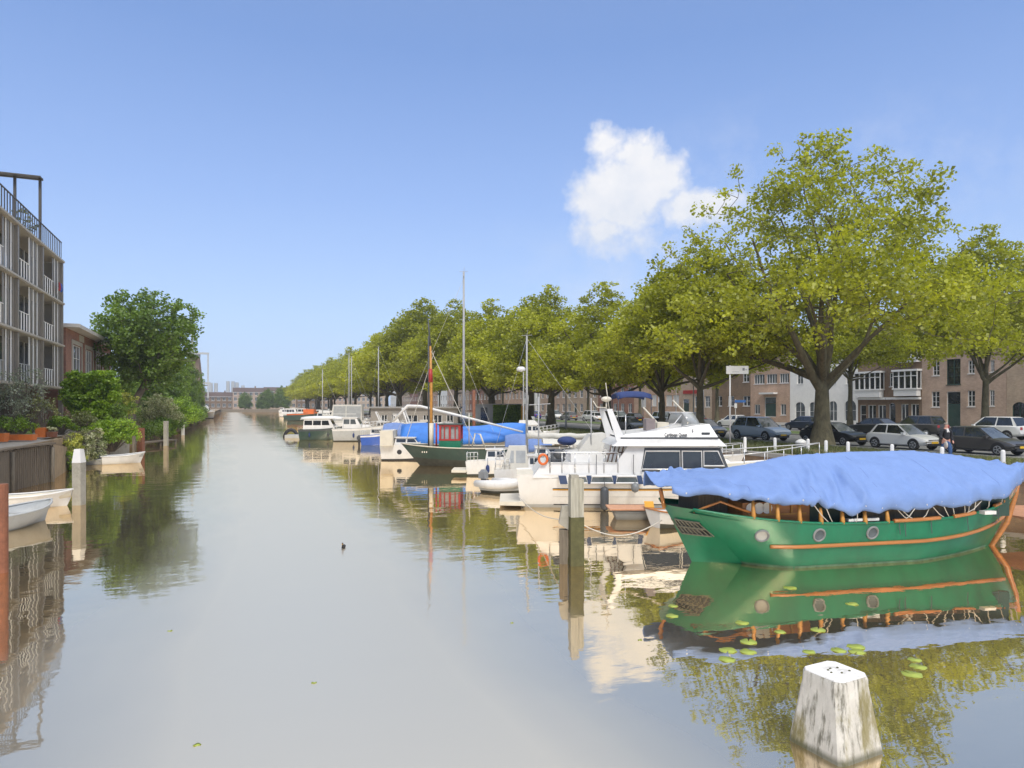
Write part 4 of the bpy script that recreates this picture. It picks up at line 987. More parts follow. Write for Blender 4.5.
for s in (.145, .205, .262, .318, .372, .43, .488):      # wooden stanchions carrying the cover
    p = gp(s, 1); mb = MB(); mb.tube([(p[0], p[1] + .03, p[2] - .02), (p[0], p[1] + .04, p[2] + .14), (p[0], p[1] + .06, max(p[2] + .2, 1.04 + gs(s) * 0 + (.56 if s < .22 else .50 if s < .3 else .36 if s < .38 else .28)))], [.062, .045, .032], 8); mb.build('stanchion', M['mastwood'], g)
# portholes
for px, py in ((760.5, 533), (819, 536), (872, 535)):
    best = min((abs(math.atan2(*((lambda a_, b_: (a_, b_))(0, 1)))) * 0 + abs(((P0[0] + gp(s_, gk(s_, .78))[0] * math.cos(ang) - gp(s_, gk(s_, .78))[1] * math.sin(ang)) * CY_ - (P0[1] + gp(s_, gk(s_, .78))[0] * math.sin(ang) + gp(s_, gk(s_, .78))[1] * math.cos(ang)) * SY)
        / ((P0[0] + gp(s_, gk(s_, .78))[0] * math.cos(ang) - gp(s_, gk(s_, .78))[1] * math.sin(ang)) * SY + (P0[1] + gp(s_, gk(s_, .78))[0] * math.sin(ang) + gp(s_, gk(s_, .78))[1] * math.cos(ang)) * CY_) - (px - 512) / FPX), s_) for s_ in [q / 400 for q in range(60, 300)])[1]
    p = Vector(gp(best, gk(best, .79))); q1 = Vector(gp(best + .01, gk(best + .01, .79))) - p; q2 = Vector(gp(best, gk(best, .9))) - p
    nrm_ = q1.cross(q2).normalized(); nrm_ = nrm_ if nrm_.y < 0 else -nrm_
    rg = MB(); rg.sm = True; prof_ = [(.155, -.03), (.165, .012), (.15, .028), (.125, .03), (.118, .008)]
    n_ = 24; G = [[(r_ * math.cos(2 * math.pi * j / n_), r_ * math.sin(2 * math.pi * j / n_), z_) for j in range(n_)] for r_, z_ in prof_]; rg.grid(G, closed=True)
    o = rg.build('porthole', M['mgrey'], g, fix=False); o.rotation_mode = 'QUATERNION'; o.location = p; o.rotation_quaternion = nrm_.to_track_quat('Z', 'Y')
    gl = MB(); gl.lathe([(.12, -.005), (.12, .006)], n=20); gl.build('porthole_glass', M['clear'] if px < 800 else M['pglass'] , o)
# carved stern lights on the raked transom
def tr_pt(u, k):                       # u -1..1 across, k height fraction
    p = Vector(stem(k)).lerp(Vector(gp(0, k, -1 if u < 0 else 1)), abs(u)); return p + Vector((-.05 * math.sin(abs(u) * 3.14) - .02, 0, 0))
mb = MB(); G = [[tr_pt(u, k) for k in (.80, .74, .62)] for u in (-.86, -.6, -.3, -.12)]; mb.grid(G); wf = mb.build('stern_window', M['glass'], g, fix=False)
mb = MB()
for k in (.81, .72, .62): mb.tube([tr_pt(u / 5 * .88, k) + Vector((-.02, 0, 0)) for u in range(-5, 0)], .018, 4)
for u in range(-8, 0): mb.tube([tr_pt(min(-.02, u / 8 * .88 + .05), .81) + Vector((-.02, 0, 0)), tr_pt(u / 8 * .88 - .05, .62) + Vector((-.02, 0, 0))], .012, 4)
mb.build('stern_window_bars', mat('weathered_bars', (.20, .19, .14), .7, .2, 6), wf)
mb = MB(); mb.tube([(.45, -.80, 1.30), (1.0, -1.0, 1.55), (1.7, -1.22, 1.28)], .03, 6); mb.build('stern_rail', M['varnish'], g)
mb = MB(); mb.tube([(.12, 0, 1.3), (.02, 0, 1.75)], .05, 6); mb.build('rudder_head', M['varnish'], g)
slab(3.95, 4.75, -1.42, -1.30, 1.06, 1.12).build('white_fender_board', M['white'], g)
slab(7.62, 7.95, -1.46, -1.30, 1.10, 1.18).build('white_cleat_block', M['white'], g)
# tarpaulin
def ridge(s):
    pts = [(0, 1.78), (.04, 1.90), (.12, 2.03), (.24, 2.28), (.36, 2.47), (.52, 2.52), (.68, 2.53), (.80, 2.42), (.90, 2.28), (.97, 2.10), (1.0, 1.98)]
    for (a_, za), (b_, zb) in zip(pts, pts[1:]):
        if s <= b_: t_ = (s - a_) / (b_ - a_); t_ = t_ * t_ * (3 - 2 * t_) * .5 + t_ * .5; return za + (zb - za) * t_
    return pts[-1][1]
def edge(s):
    pts = [(0, 1.72), (.03, 1.66), (.09, 1.74), (.14, 1.64), (.19, 1.60), (.25, 1.55), (.31, 1.45), (.37, 1.32), (.44, 1.26), (.53, 1.29), (.66, 1.33), (.82, 1.46), (.90, 1.60), (1.0, 1.88)]
    for (a_, za), (b_, zb) in zip(pts, pts[1:]):
        if s <= b_: t_ = (s - a_) / (b_ - a_); return za + (zb - za) * t_
    return pts[-1][1]
def thw(s): return (gh(min(1, max(.0, s))) * .55 + .72) * (1 - .45 * max(0, (s - .8) / .2) ** 2) * (.62 + .38 * min(1, s / .14))
NU, NV = 150, 72; G = []
for i in range(NU + 1):
    s = i / NU; x_ = -.05 + s * (GL - .05); row = []
    zr, ze, w = ridge(s), edge(s), thw(s)
    for j in range(NV + 1):
        v = -1 + 2 * j / NV; a_ = abs(v); sg = 1 if v > 0 else -1
        sk0 = .84                                                # skirt begins
        # catenary sag between the ridge pole and the edge ropes; the ridge is peaked at supports
        if a_ < sk0:
            t_ = a_ / sk0; zz = zr + (ze + .36 - zr) * (t_ * .72 + .28 * t_ ** 2.6) if s > .42 or v > 0 else zr + (ze + .18 - zr) * (t_ ** 1.25)
            yy_ = w * (t_)
            zs = zz
        else:
            t_ = (a_ - sk0) / (1 - sk0); z_t = zr + (ze + (.36 if (s > .42 or v > 0) else .18) - zr); zs = z_t + (ze - z_t) * t_; yy_ = w * (1 + .035 * math.sin(t_ * 3))
        # draped folds: creases falling away from the supports
        q = Vector((x_ * 1.3, v * 1.6, 3.0))
        amp = .21 * min(1, a_ * 1.8 + .10) * (1.0 if s < .45 else .6) * (1 if a_ < .8 else 1 - (a_ - .8) * 2.2) * min(1, s / .20 + .12)
        cr_ = 0
        for (fr_, sl, ph, am) in ((1.25, .9, .3, 1.0), (2.3, -1.2, 1.9, .55), (3.9, .5, 4.0, .32)):
            w_ = (x_ * fr_ + v * sl * (1.0 if sg < 0 else -1) + ph + 1.7 * noise.noise(q * .55)) % 1.0; tri = 1 - abs(2 * w_ - 1); cr_ += am * (tri ** 1.15 - .45)
        zs += amp * cr_ * .62 + .05 * noise.noise(q * 1.7) * a_ + .020 * noise.noise(q * 6)
        hem = .025 * math.sin(x_ * 4.3) + .05 * noise.noise(Vector((x_ * 2.2, 0, 7)))
        if a_ >= sk0: zs += hem * (a_ - sk0) / (1 - sk0); yy_ += .05 * math.sin(x_ * 7.5 + 2 * noise.noise(q)) * (a_ - sk0) / (1 - sk0)
        row.append((x_ + .03 * noise.noise(q * 2.5), sg * yy_, zs))
    G.append(row)
mb = MB(); mb.sm = True; mb.grid(G); tp_ = mb.build('tarpaulin', M['tarp'], None, loc=(*P0, 0), rz=ang, fix=False)
tag(tp_, 'big pale blue tarpaulin draped over the green barge', 'tarpaulin'); md = tp_.modifiers.new('t', 'SOLIDIFY'); md.thickness = .012
for i_ in (22, 47, 72, 97, 122):                       # welded cross seams
    sm2 = MB(); sm2.sm = True; sm2.grid([[(p[0] + dx_, p[1] * 1.002, p[2] + .011) for p in G[i_]] for dx_ in (0, .028)]); sm2.build('seam', mat('tarpaulin_seam', (.105, .17, .38), .7, .1, 8), tp_, fix=False)
for i_ in range(4, 150, 6):
    p = G[i_][1]; e_ = MB(); e_.lathe([(.022, -.004), (.022, .008), (.012, .010)], n=10); o = e_.build('eyelet', M['steel'], tp_); o.location = (p[0], p[1] - .012, p[2] + .05); o.rotation_euler = (R(90), 0, 0)
# lashings
mb = MB(); rng = random.Random(3)
def lash(x0, z0, x1, z1, y0, y1): mb.tube([(x0, y0, z0), ((x0 + x1) / 2, (y0 + y1) / 2 - .02, (z0 + z1) / 2 - .04), (x1, y1, z1)], .011, 4, cap=False)
for s, s2 in [(.30, .335), (.33, .345), (.41, .405), (.515, .545), (.525, .56), (.60, .575), (.61, .64), (.665, .67), (.70, .703), (.715, .712), (.735, .73), (.755, .70), (.78, .785), (.835, .84), (.885, .89), (.89, .90), (.93, .935), (.56, .525), (.64, .655)]:
    e_ = edge(min(1, s)); p = gp(s2, 1); lash(-.05 + s * (GL - .05), e_ + .02, p[0], p[2] + .02, -thw(s) * 1.0, p[1] + .01)
mb.build('lashing_ropes', M['rope'], g)
for s in (.515, .53, .60, .71, .835):
    mb = MB(); p = gp(s, .97); mb.tube([(p[0], p[1] - .03, p[2]), (p[0] + .01, p[1] - .045, p[2] - rng.uniform(.2, .38))], .012, 4); mb.build('hanging_chain', M['dgrey'], g)

# ------------------------------------------------------------------ white motor yacht with the name on its roof
YD = 24.2
def yx(px): return (px - 512) * YD / FPX - .17
(ox, oy, _), rz_ = place(512 + .17 * FPX / 25.6, 25.6)
ya = thing('motor_yacht', 'large white motor yacht with black-framed cabin windows and its name on the sloping roof', 'boat', (ox, oy, 0), rz_)
pt, sh, hf = build_hull(ya, 11.2, 3.1, 1.22, 1.26, 1.75, M['white'], M['cream'], bootm=M['lgrey'], boot=.14, draft=.35, tr=.86, rs=.2, rb=1.2, bowp=2.4)
for z0, z1, m_ in ((1.10, 1.13, M['lgrey']), (.42, .43, M['lgrey']), (.70, .735, M['black']), (.655, .70, M['ochre']), (.10, .14, M['black'])):
    G = []
    for i in range(41):
        s = .11 + .80 * i / 40; k = lambda z: (z + .35) / (sh(s) + .35); row = []
        for z in (z0, z1): p = pt(s, k(z), -1); row.append((p[0], p[1] - .008, z))
        G.append(row)
    mb = MB(); mb.grid(G); mb.build('hull_stripe', m_, ya, fix=False)
MB().hexa([(-.62, -1.1, .10), (.30, -1.25, .10), (.30, 1.25, .10), (-.62, 1.1, .10), (-.62, -1.1, .24), (.22, -1.25, .24), (.22, 1.25, .24), (-.62, 1.1, .24)]).build('swim_platform', M['cream'], ya)
# aft cabin
yat, xf, xb = cabin_block(ya, 'aft_cabin', M['white'], .55, 5.3, 1.42, 1.12, 1.62, sf=.1, sb=.35, ins=.08)
# (cabin band runs on) lower windows in blue surrounds
lw = [(yx(572), yx(586.5)), (yx(590.5), yx(612)), (yx(615.5), yx(636.5))]
yf2 = lambda z: 1.585
bb = MB(); bb.box(yx(559), yx(641), -1.572, -1.50, .90, 1.24); bb.build('trim_band', M['white'], ya)
for a_, b_ in ((558.5, 566), (586, 591), (611.5, 616), (636, 641)):
    s_ = MB(); s_.prism([(yx(a_) + .05, .92), (yx(b_) + .05, .92), (yx(b_) - .02, 1.22), (yx(a_) - .02, 1.22)], -1.590, -1.573, 'y'); s_.build('blue_panel', M['blueband'], ya)
side_windows(ya, yf2, [(a_ - .02, b_ + .02, .95, 1.19, .06, .06) for a_, b_ in lw], M['pglass'], M['white'], fw=.06, both=False)
# wheelhouse
wh0, wh1 = yx(612), yx(731)
yat, xf, xb = cabin_block(ya, 'wheelhouse', M['white'], wh0 - .15, wh1, 1.40, 1.2, 2.25, sf=.45, sb=.75, ins=.10)
bk = MB(); bk.hexa([(yx(641), -yat(1.34) - .012, 1.34), (yx(730), -yat(1.34) - .012, 1.34), (yx(730), -1.2, 1.34), (yx(641), -1.2, 1.34), (yx(645), -yat(2.18) - .012, 2.18), (yx(721), -yat(2.18) - .012, 2.18), (yx(721), -1.2, 2.18), (yx(645), -1.2, 2.18)]); bk.build('window_surround', M['dgrey'], ya)
side_windows(ya, lambda z: yat(z) + .02, [(yx(642), yx(680), 1.42, 2.06, .14, 0), (yx(682.5), yx(702), 1.42, 2.06, 0, 0), (yx(704), yx(724.5), 1.54, 2.06, 0, .22)], M['glass'], M['white'], fw=.05, both=False)
front_window(ya, xf, 1.2, 1.55, 2.1, n=3)
# roof: overhanging eyebrow, then the sloping upper works that carry the name
MB().hexa([(yx(612), -1.55, 2.25), (yx(726), -1.5, 2.25), (yx(726), 1.5, 2.25), (yx(612), 1.55, 2.25), (yx(620), -1.48, 2.50), (yx(719), -1.42, 2.50), (yx(719), 1.42, 2.50), (yx(620), 1.48, 2.50)]).build('roof_edge', M['white'], ya)
MB().box(yx(621), yx(718), -1.46, 1.46, 2.503, 2.555).build('roof_stripe', M['dgrey'], ya)
up = MB(); up.hexa([(yx(621), -1.43, 2.56), (yx(718), -1.40, 2.56), (yx(718), 1.40, 2.56), (yx(621), 1.43, 2.56), (yx(626), -1.33, 2.66), (yx(711), -1.2, 3.02), (yx(711), 1.2, 3.02), (yx(626), 1.33, 2.66)]); up.build('upper_works', M['white'], ya)
def text(body, parent, size, loc, rot, m, name='lettering', sx=1.0, bold=.0):
    cu = bpy.data.curves.new(name, 'FONT'); cu.body = body; cu.size = size; cu.extrude = .003; cu.offset = bold; cu.resolution_u = 3
    ob = bpy.data.objects.new(name + '_c', cu); COL.objects.link(ob); bpy.context.view_layer.update()
    dg = bpy.context.evaluated_depsgraph_get(); me = bpy.data.meshes.new_from_object(ob.evaluated_get(dg)); bpy.data.objects.remove(ob)
    o = bpy.data.objects.new(name, me); COL.objects.link(o); me.materials.clear(); me.materials.append(m); o.parent = parent; o.location = loc; o.rotation_euler = rot; o.scale = (sx, 1, 1); return o
def upy(x, z):                                  # side plane of the upper works
    f = (x - yx(626)) / (yx(711) - yx(626)); zt = 2.66 + .36 * f; yt = 1.33 - .13 * f; yb_ = 1.43 - .03 * f
    return -(yb_ + (yt - yb_) * (z - 2.56) / (zt - 2.56))
text('Caribbean Queen', ya, .20, (yx(664.5), upy(yx(666), 2.60) - .045, 2.585), (R(70), 0, R(.6)), M['black'], sx=.56, bold=.004)
text('F', ya, .22, (yx(692), upy(yx(692), 2.72) - .05, 2.70), (R(70), 0, 0), M['black'], name='roof_mark', sx=.8)
MB().box(yx(702), yx(710), -1.40, -1.30, 2.66, 2.73).build('maker_badge', M['dgrey'], ya)
# flybridge screen and seat
G = []
for i in range(9):
    f = i / 8; a_ = -math.pi / 2 + math.pi * f; cx_ = yx(700); G.append([(cx_ - .3 + .62 * math.cos(a_), 1.12 * math.sin(a_), 2.98), (cx_ - .55 + .62 * math.cos(a_), 1.0 * math.sin(a_), 3.42)])
G = [[(yx(683), -1.12, 2.93), (yx(686), -1.0, 3.36)]] + G + [[(yx(683), 1.12, 2.93), (yx(686), 1.0, 3.36)]]
mb = MB(); mb.sm = True; mb.grid(G); o = mb.build('flybridge_screen', M['clear'], ya, fix=False); md = o.modifiers.new('t', 'SOLIDIFY'); md.thickness = .015
mb = MB(); mb.tube([p[1] for p in G], .018, 5); mb.tube([p[0] for p in G], .02, 5); mb.build('screen_frame', M['white'], ya)
MB().box(yx(650), yx(659), -.75, -.15, 2.72, 3.20).build('flybridge_seat', mat('brown_grey_vinyl', (.22, .18, .17), .6, .1, 8), ya)
MB().box(yx(664), yx(676), -.3, .7, 2.8, 3.05).build('helm_console', M['cream'], ya)
mb = MB(); mb.tube([(yx(628), -.9, 2.6), (yx(628), -.9, 3.35)], .02, 5); mb.tube([(yx(640), -1.1, 2.68), (yx(676), -1.1, 3.0), (yx(684), -1.05, 3.35)], .02, 5); mb.build('handrail', M['steel'], ya)
# slanting arch pylons
for sd in (-1, 1):
    mb = MB(); mb.hexa([(yx(617), sd * 1.30 - .06, 2.4), (yx(626), sd * 1.30 - .06, 2.4), (yx(626), sd * 1.30 + .06, 2.4), (yx(617), sd * 1.30 + .06, 2.4), (yx(608.5), sd * 1.12 - .05, 3.48), (yx(614), sd * 1.12 - .05, 3.48), (yx(614), sd * 1.12 + .05, 3.48), (yx(608.5), sd * 1.12 + .05, 3.48)]); mb.build('arch_pylon', M['white'], ya)
mb = MB(); mb.box(yx(608.5), yx(614), -1.1, 1.1, 3.482, 3.56); mb.build('arch_beam', M['white'], ya)
mb = MB(); mb.tube([(yx(611), -.2, 3.56), (yx(611), -.2, 3.85)], .03, 6); mb.tube([(yx(611), -1.0, 3.5), (yx(607), -1.05, 4.5)], .015, 5); mb.ball((yx(611), -.2, 3.92), (.2, .2, .1)); mb.tube([(yx(609), -.5, 3.6), (yx(600), -.5, 3.62), (yx(596), -.5, 3.85)], .02, 5); mb.build('aerials', M['cream'], ya)
# aft guard rails and clutter
rails(ya, [(x_, -1.40, 1.30) for x_ in (yx(550), yx(562), yx(575), yx(589), yx(604), yx(618))], h=.72, r=.02)
rails(ya, [(yx(550), y_, 1.30) for y_ in (-1.40, -.7, 0, .7, 1.4)], h=.72, r=.02)
rails(ya, [(x_, -1.48, 1.27) for x_ in (yx(641), yx(660), yx(680), yx(700), yx(722), yx(740), yx(760))], h=.16, r=.014, mid=False, name='grab_rail')
rails(ya, [(8.1 + .4 * i, -(hf((8.1 + .4 * i) / 11.2)) * .97, sh((8.1 + .4 * i) / 11.2)) for i in range(8)] + [(11.35, 0, 1.78)] + [(8.1 + .4 * i, (hf((8.1 + .4 * i) / 11.2)) * .97, sh((8.1 + .4 * i) / 11.2)) for i in range(7, -1, -1)], h=.50, r=.018, every=2, mid=False, name='bow_pulpit')
mb = MB(); mb.tube([(yx(541) + .08 * math.cos(a_ / 12 * 6.28) * 0, -1.42, 1.88) for a_ in (0, 1)], .01, 4)
n_ = 16; pts = [(yx(543) + .15 * math.cos(2 * math.pi * k / n_), -1.46, 1.78 + .17 * math.sin(2 * math.pi * k / n_)) for k in range(n_ + 1)]
mb = MB(); mb.tube(pts, .045, 8); mb.build('lifebuoy', M['orange'], ya)
mb = MB(); rng = random.Random(9)
for _ in range(5):
    x_ = yx(rng.uniform(553, 566)); z_ = rng.uniform(1.6, 1.95); mb.ball((x_, rng.uniform(-1, .4), z_), (rng.uniform(.12, .3), .25, rng.uniform(.12, .26)), 8, 6)
mb.build('covered_gear', M['dgrey'], ya)
MB().box(yx(572), yx(605), -.9, .9, 1.60, 1.92).build('deck_locker', M['white'], ya)
for q in range(4):
    x_ = yx(608 + q * 4.2); mb = MB(); mb.tube([(x_, -1.2, 1.65), (x_ + .16, -1.12, 2.28)], .028, 5); mb.build('folded_chair_leg', M['woodpanel'], ya)
mb = MB(); mb.tube([(yx(607), -1.22, 1.95), (yx(625), -1.18, 2.02)], .025, 5); mb.build('folded_chair_rail', M['woodpanel'], ya)
fender(ya, yx(603.5), -1.66, .42, h=.85, r=.15)
fender(ya, yx(634), -1.62, .80, h=.35, r=.14, m=M['mgrey'])
for px in (596, 633): 
    mb = MB(); mb.tube([(yx(px), -1.5, 1.25), (yx(px), -1.5, 1.95)], .012, 4); mb.build('whip_aerial', M['dgrey'], ya)

# small grey tender with board deck and orange strap
(ox, oy, _), rz_ = place(612, 22.3); td = thing('small_tender', 'small grey tender with board seat and orange strap floating beside the white yacht', 'boat', (ox, oy, 0), rz_)
build_hull(td, 1.9, 1.0, .30, .30, .38, M['mgrey'], M['woodpanel'], bootm=M['mgrey'], draft=.1, tr=.9, rb=.3, ns=12)
MB().box(-.15, 1.15, -.55, .45, .34, .385).build('board_seat', mat('orange_board', (.50, .26, .15), .7, .15, 5), td)
mb = MB(); mb.hexa([(.95, -.62, .42), (1.25, -.62, .42), (1.35, .0, .52), (1.05, .0, .52), (.95, -.62, .46), (1.25, -.62, .46), (1.35, 0, .56), (1.05, 0, .56)]); mb.hexa([(1.28, -.70, -.05), (1.60, -.70, -.05), (1.60, -.66, -.05), (1.28, -.66, -.05), (.95, -.66, .44), (1.22, -.66, .44), (1.22, -.62, .44), (.95, -.62, .44)]); mb.build('orange_strap', M['ochre'], td)
# white rowing boat bow between yacht and barge
(ox, oy, _), rz_ = place(652, 20.6, dyaw=25); rbt = thing('rowing_boat', 'small white rowing boat half hidden behind the stern of the green barge', 'boat', (ox, oy, 0), rz_)
build_hull(rbt, 2.8, 1.2, .55, .42, .42, M['white'], M['cream'], draft=.12, tr=.6, rb=.3, ns=14, rail=M['varnish'], railr=.025)

# ------------------------------------------------------------------ generic boats
def cruiser(label, px0, px1, D, dyaw=0, flip=False, H_=None, hullm='white', deck='cream', B=None, fb=1.0, cab=(.25, .72), cz=.75, flybridge=False, hard=None, bimini=None, screen=True,
            stripe=None, ob=None, rail=True, fend=1, mastk=None, bow=1.3, tr=.85, aft=None, group=None, wins=3, glass=None, cabm='white', arch=None, tarp=None, boot='boot', name='motor_boat', cat='boat', railm=None, camb=.05):
    L_ = (px1 - px0) * D / FPX; loc, rz_ = place(px0, D, L_, dyaw=dyaw, flip=flip); t = thing(name, label, cat, loc, rz_, group)
    B = B or min(3.3, L_ * .34)
    pt, sh, hf = build_hull(t, L_, B, fb * .95, fb, fb * bow, M[hullm], M[deck], stripem=M[stripe] if stripe else None, topstripe=(.84, .97) if stripe else None, draft=.25, tr=tr, rs=.1, rb=min(1.0, L_ * .11), ns=16, rail=M[railm] if railm else None, bootm=M[boot])
    w = B / 2 * .78; z0 = fb - .05
    if cab:
        x0, x1 = cab[0] * L_, cab[1] * L_
        yat, xf, xb = cabin_block(t, 'cabin', M[cabm], x0, x1, w, z0, z0 + cz, sf=min(.6, cz * .8), sb=.1, ins=.1, roof=M['white'])
        k = wins; st = (x1 - x0 - cz * .6) / max(1, k)
        side_windows(t, yat, [(x0 + .15 + i * st, x0 + .15 + (i + 1) * st - .10, z0 + cz * .42, z0 + cz * .86, 0, .15 if i == k - 1 else 0) for i in range(k)], M[glass or 'glass'], None)
        if screen: front_window(t, xf, w * .9, z0 + cz * .42, z0 + cz * .86, M[glass or 'glass'])
        zc = z0 + cz
        # trunk deck forward
        cabin_block(t, 'foredeck_trunk', M[cabm], x1 - .05, min(.92 * L_, x1 + L_ * .18), w * .7, z0, z0 + cz * .35, sf=.5, sb=0, ins=.15)
        if flybridge:
            cabin_block(t, 'flybridge', M['white'], x0 + .2, x1 - cz * .5, w * .85, zc + .06, zc + .42, sf=.4, sb=.1, ins=.05)
            G = [[(x1 - cz * .8 - .3 + .3 * math.cos(a_), w * .75 * math.sin(a_), zc + .42), (x1 - cz * .8 - .45 + .3 * math.cos(a_), w * .68 * math.sin(a_), zc + .75)] for a_ in [(-.5 + i / 8) * math.pi for i in range(9)]]
            mb = MB(); mb.sm = True; mb.grid(G); o = mb.build('flybridge_screen', M['clear'], t, fix=False); md = o.modifiers.new('t', 'SOLIDIFY'); md.thickness = .015
    if bimini: canopy(t, bimini[0] * L_, bimini[1] * L_, w * .95, bimini[2], bimini[3], M[bimini[4]], arch=.22, posts=M['dgrey'] if len(bimini) > 5 else None)
    if aft:   # canvas aft enclosure with vinyl windows
        x0, x1 = aft[0] * L_, aft[1] * L_; ya2, _, _ = cabin_block(t, 'canvas_enclosure', M[aft[3]], x0, x1, w * 1.05, z0, aft[2], sf=.1, sb=.35, ins=.15)
        side_windows(t, ya2, [(x0 + .35, (x0 + x1) / 2 - .05, z0 + .3, aft[2] - .2, .1, 0), ((x0 + x1) / 2 + .05, x1 - .15, z0 + .3, aft[2] - .2, 0, 0)], M['clear'], None)
    if arch:
        x0 = arch[0] * L_; mb = MB(); z1 = arch[1]; mb.tube([(x0 + .5, -w, z0), (x0 + .1, -w * .95, (z0 + z1) / 2 + .2), (x0 - .25, -w * .75, z1), (x0 - .25, w * .75, z1), (x0 + .1, w * .95, (z0 + z1) / 2 + .2), (x0 + .5, w, z0)], .07, 6); mb.build('radar_arch', M['white'], t)
    if rail:
        n = 6; P = [pt(.55 + .43 * i / n, 1, -1) for i in range(n + 1)]; Q = [pt(.55 + .43 * i / n, 1, 1) for i in range(n, -1, -1)]; rails(t, P + Q, h=.5, r=.018, every=1, name='bow_rail')
        P = [pt(.02 + .2 * i / 3, 1, -1) for i in range(4)]; rails(t, [pt(.02, 1, 1)] + P, h=.45, r=.018, name='stern_rail')
    for i in range(fend):
        s = .25 + .4 * i / max(1, fend - 1) if fend > 1 else .4; p = pt(s, .6, -1); fender(t, p[0], p[1] - .10, fb * .45, h=.45, r=.10, m=M[('navy', 'dgrey', 'white')[i % 3]])
    if ob: outboard(t, -.02, 0, .25, M[ob], 1.0)
    if mastk: mast(t, mastk[0] * L_, z0, mastk[1] - z0, **(mastk[2] if len(mastk) > 2 else {}))
    if tarp:
        G = []
        for i in range(25):
            s = tarp[0] + (tarp[1] - tarp[0]) * i / 24; row = []
            for j in range(15):
                v = -1 + 2 * j / 14; hw = hf(s) * 1.05; zt_ = tarp[2] + .12 * math.sin(s * 9); ze_ = sh(s) - .12
                a_ = abs(v); zz = zt_ + (ze_ - zt_) * (a_ ** 1.7) + .05 * math.sin(s * L_ * 5 + v * 3) * a_
                row.append((s * L_, hw * math.copysign(min(1, a_ * 1.25), v), zz))
            G.append(row)
        mb = MB(); mb.sm = True; mb.grid(G); o = mb.build('tarpaulin', M[tarp[3]], t, fix=False); md = o.modifiers.new('t', 'SOLIDIFY'); md.thickness = .012
    return t, L_, (pt, sh, hf)
# behind the yacht
t, L_, _ = cruiser('white cruiser with navy blue sun canopy on its upper deck, moored behind the named yacht', 575, 745, 31, fb=1.15, cab=(.18, .72), cz=1.0, flybridge=True, bimini=(.23, .43, 2.7, 4.30, 'navy', 1), wins=4, fend=0)
mb = MB(); mb.tube([(2.9, -1.0, 3.6), (3.9, -1.0, 2.5)], .04, 6); mb.tube([(4.2, -1.0, 3.9), (5.6, -1.0, 2.5)], .04, 6); mb.build('davit_spar', M['cream'], t)
t, L_, _ = cruiser('white sport boat with tall raked pale screen and rolled navy cover', 545, 640, 29.5, fb=1.05, cab=(.20, .75), cz=.75, wins=2, glass='clear', fend=0, rail=True)
mb = MB(); mb.sm = True; mb.ball((.23 * L_, 0, 2.15), (.42, .9, .2)); mb.build('rolled_cover', M['navy'], t)
mb = MB(); mb.hexa([(1.15, -.95, 1.5), (2.3, -.95, 1.5), (2.3, .9, 1.5), (1.15, .9, 1.5), (1.9, -.7, 2.45), (2.55, -.7, 2.5), (2.55, .7, 2.5), (1.9, .7, 2.45)]); mb.build('raked_screen', M['cover'], t)
mb = MB(); mb.tube([(-.3, -.6, 1), (-.3, -.6, 4.05)], .03, 6); mb.tube([(-.7, -.6, 3.7), (.2, -.6, 3.75)], .02, 4); mb.tube([(1.9, -.8, 1.0), (1.9, -.8, 4.0)], .025, 6); mb.build('flag_pole', M['alu'], t)
t, L_, _ = cruiser('white cabin boat with pale canvas frame and dark hooded wheel, left of the navy-canopied cruiser', 494, 566, 31.0, fb=.85, cab=(.45, .85), cz=.6, wins=2, fend=0, aft=(.10, .48, 1.85, 'cover'))
inf, L_, _ = cruiser('white inflatable dinghy with silver outboard motor on its stern', 487, 530, 29.5, dyaw=-38, fb=.30, cab=None, rail=False, fend=0, tr=.9, B=1.3, hullm='lgrey', name='inflatable_dinghy')
mb = MB()
for sd in (-1, 1): mb.tube([(-.15, sd * .58, .36), (.6, sd * .60, .36), (1.2, sd * .5, .38), (1.62, sd * .25, .44), (1.72, 0, .47)], [.14, .19, .19, .19, .19], 10)
mb.build('inflatable_tube', M['white'], inf); outboard(inf, -.05, 0, .28, M['silver'], .95)
MB().box(.5, .75, -.5, .5, .38, .44).build('seat', M['lgrey'], inf)
t, L_, _ = cruiser('small white motor boat with beige bathing platform between the green barge hull and the inflatable', 466, 521, 36.0, fb=.8, cab=(.35, .8), cz=.6, wins=2, stripe=None, fend=1, aft=None)
MB().hexa([(-.7, -.8, .22), (.05, -.85, .22), (.05, .85, .22), (-.7, .8, .22), (-.7, -.8, .34), (.05, -.85, .34), (.05, .85, .34), (-.7, .8, .34)]).build('bathing_platform', M['cream'], t)
t, L_, _ = cruiser('white sailing yacht with pale folded sail cover and radar on its mast', 492, 612, 38, fb=.95, cab=(.35, .68), cz=.45, wins=3, fend=2, mastk=(.29, Z(336, 38), dict(r=.07, boom=(6.2, 1.0, .16, M['cover']), stays=[(6.4, 0, 1.1), (.1, 0, 1.0), (2, -1.2, 1.0, .55), (2, 1.2, 1.0, .55)], spreaders=(.45,), radar=.70)), name='sailing_yacht')
mb = MB(); mb.hexa([(2.8, -1.25, 1.62), (5.9, -1.1, 1.5), (5.9, 1.1, 1.5), (2.8, 1.25, 1.62), (2.8, -.7, 1.86), (5.9, -.6, 1.7), (5.9, .6, 1.7), (2.8, .7, 1.86)]); mb.build('boat_cover', M['cover'], t)
t, L_, _ = cruiser('low white boat under a rolled pale blue and navy cover at the quay', 505, 580, 43.5, fb=.9, cab=None, fend=0, rail=False, tarp=(.0, .62, 1.75, 'bluecover'))
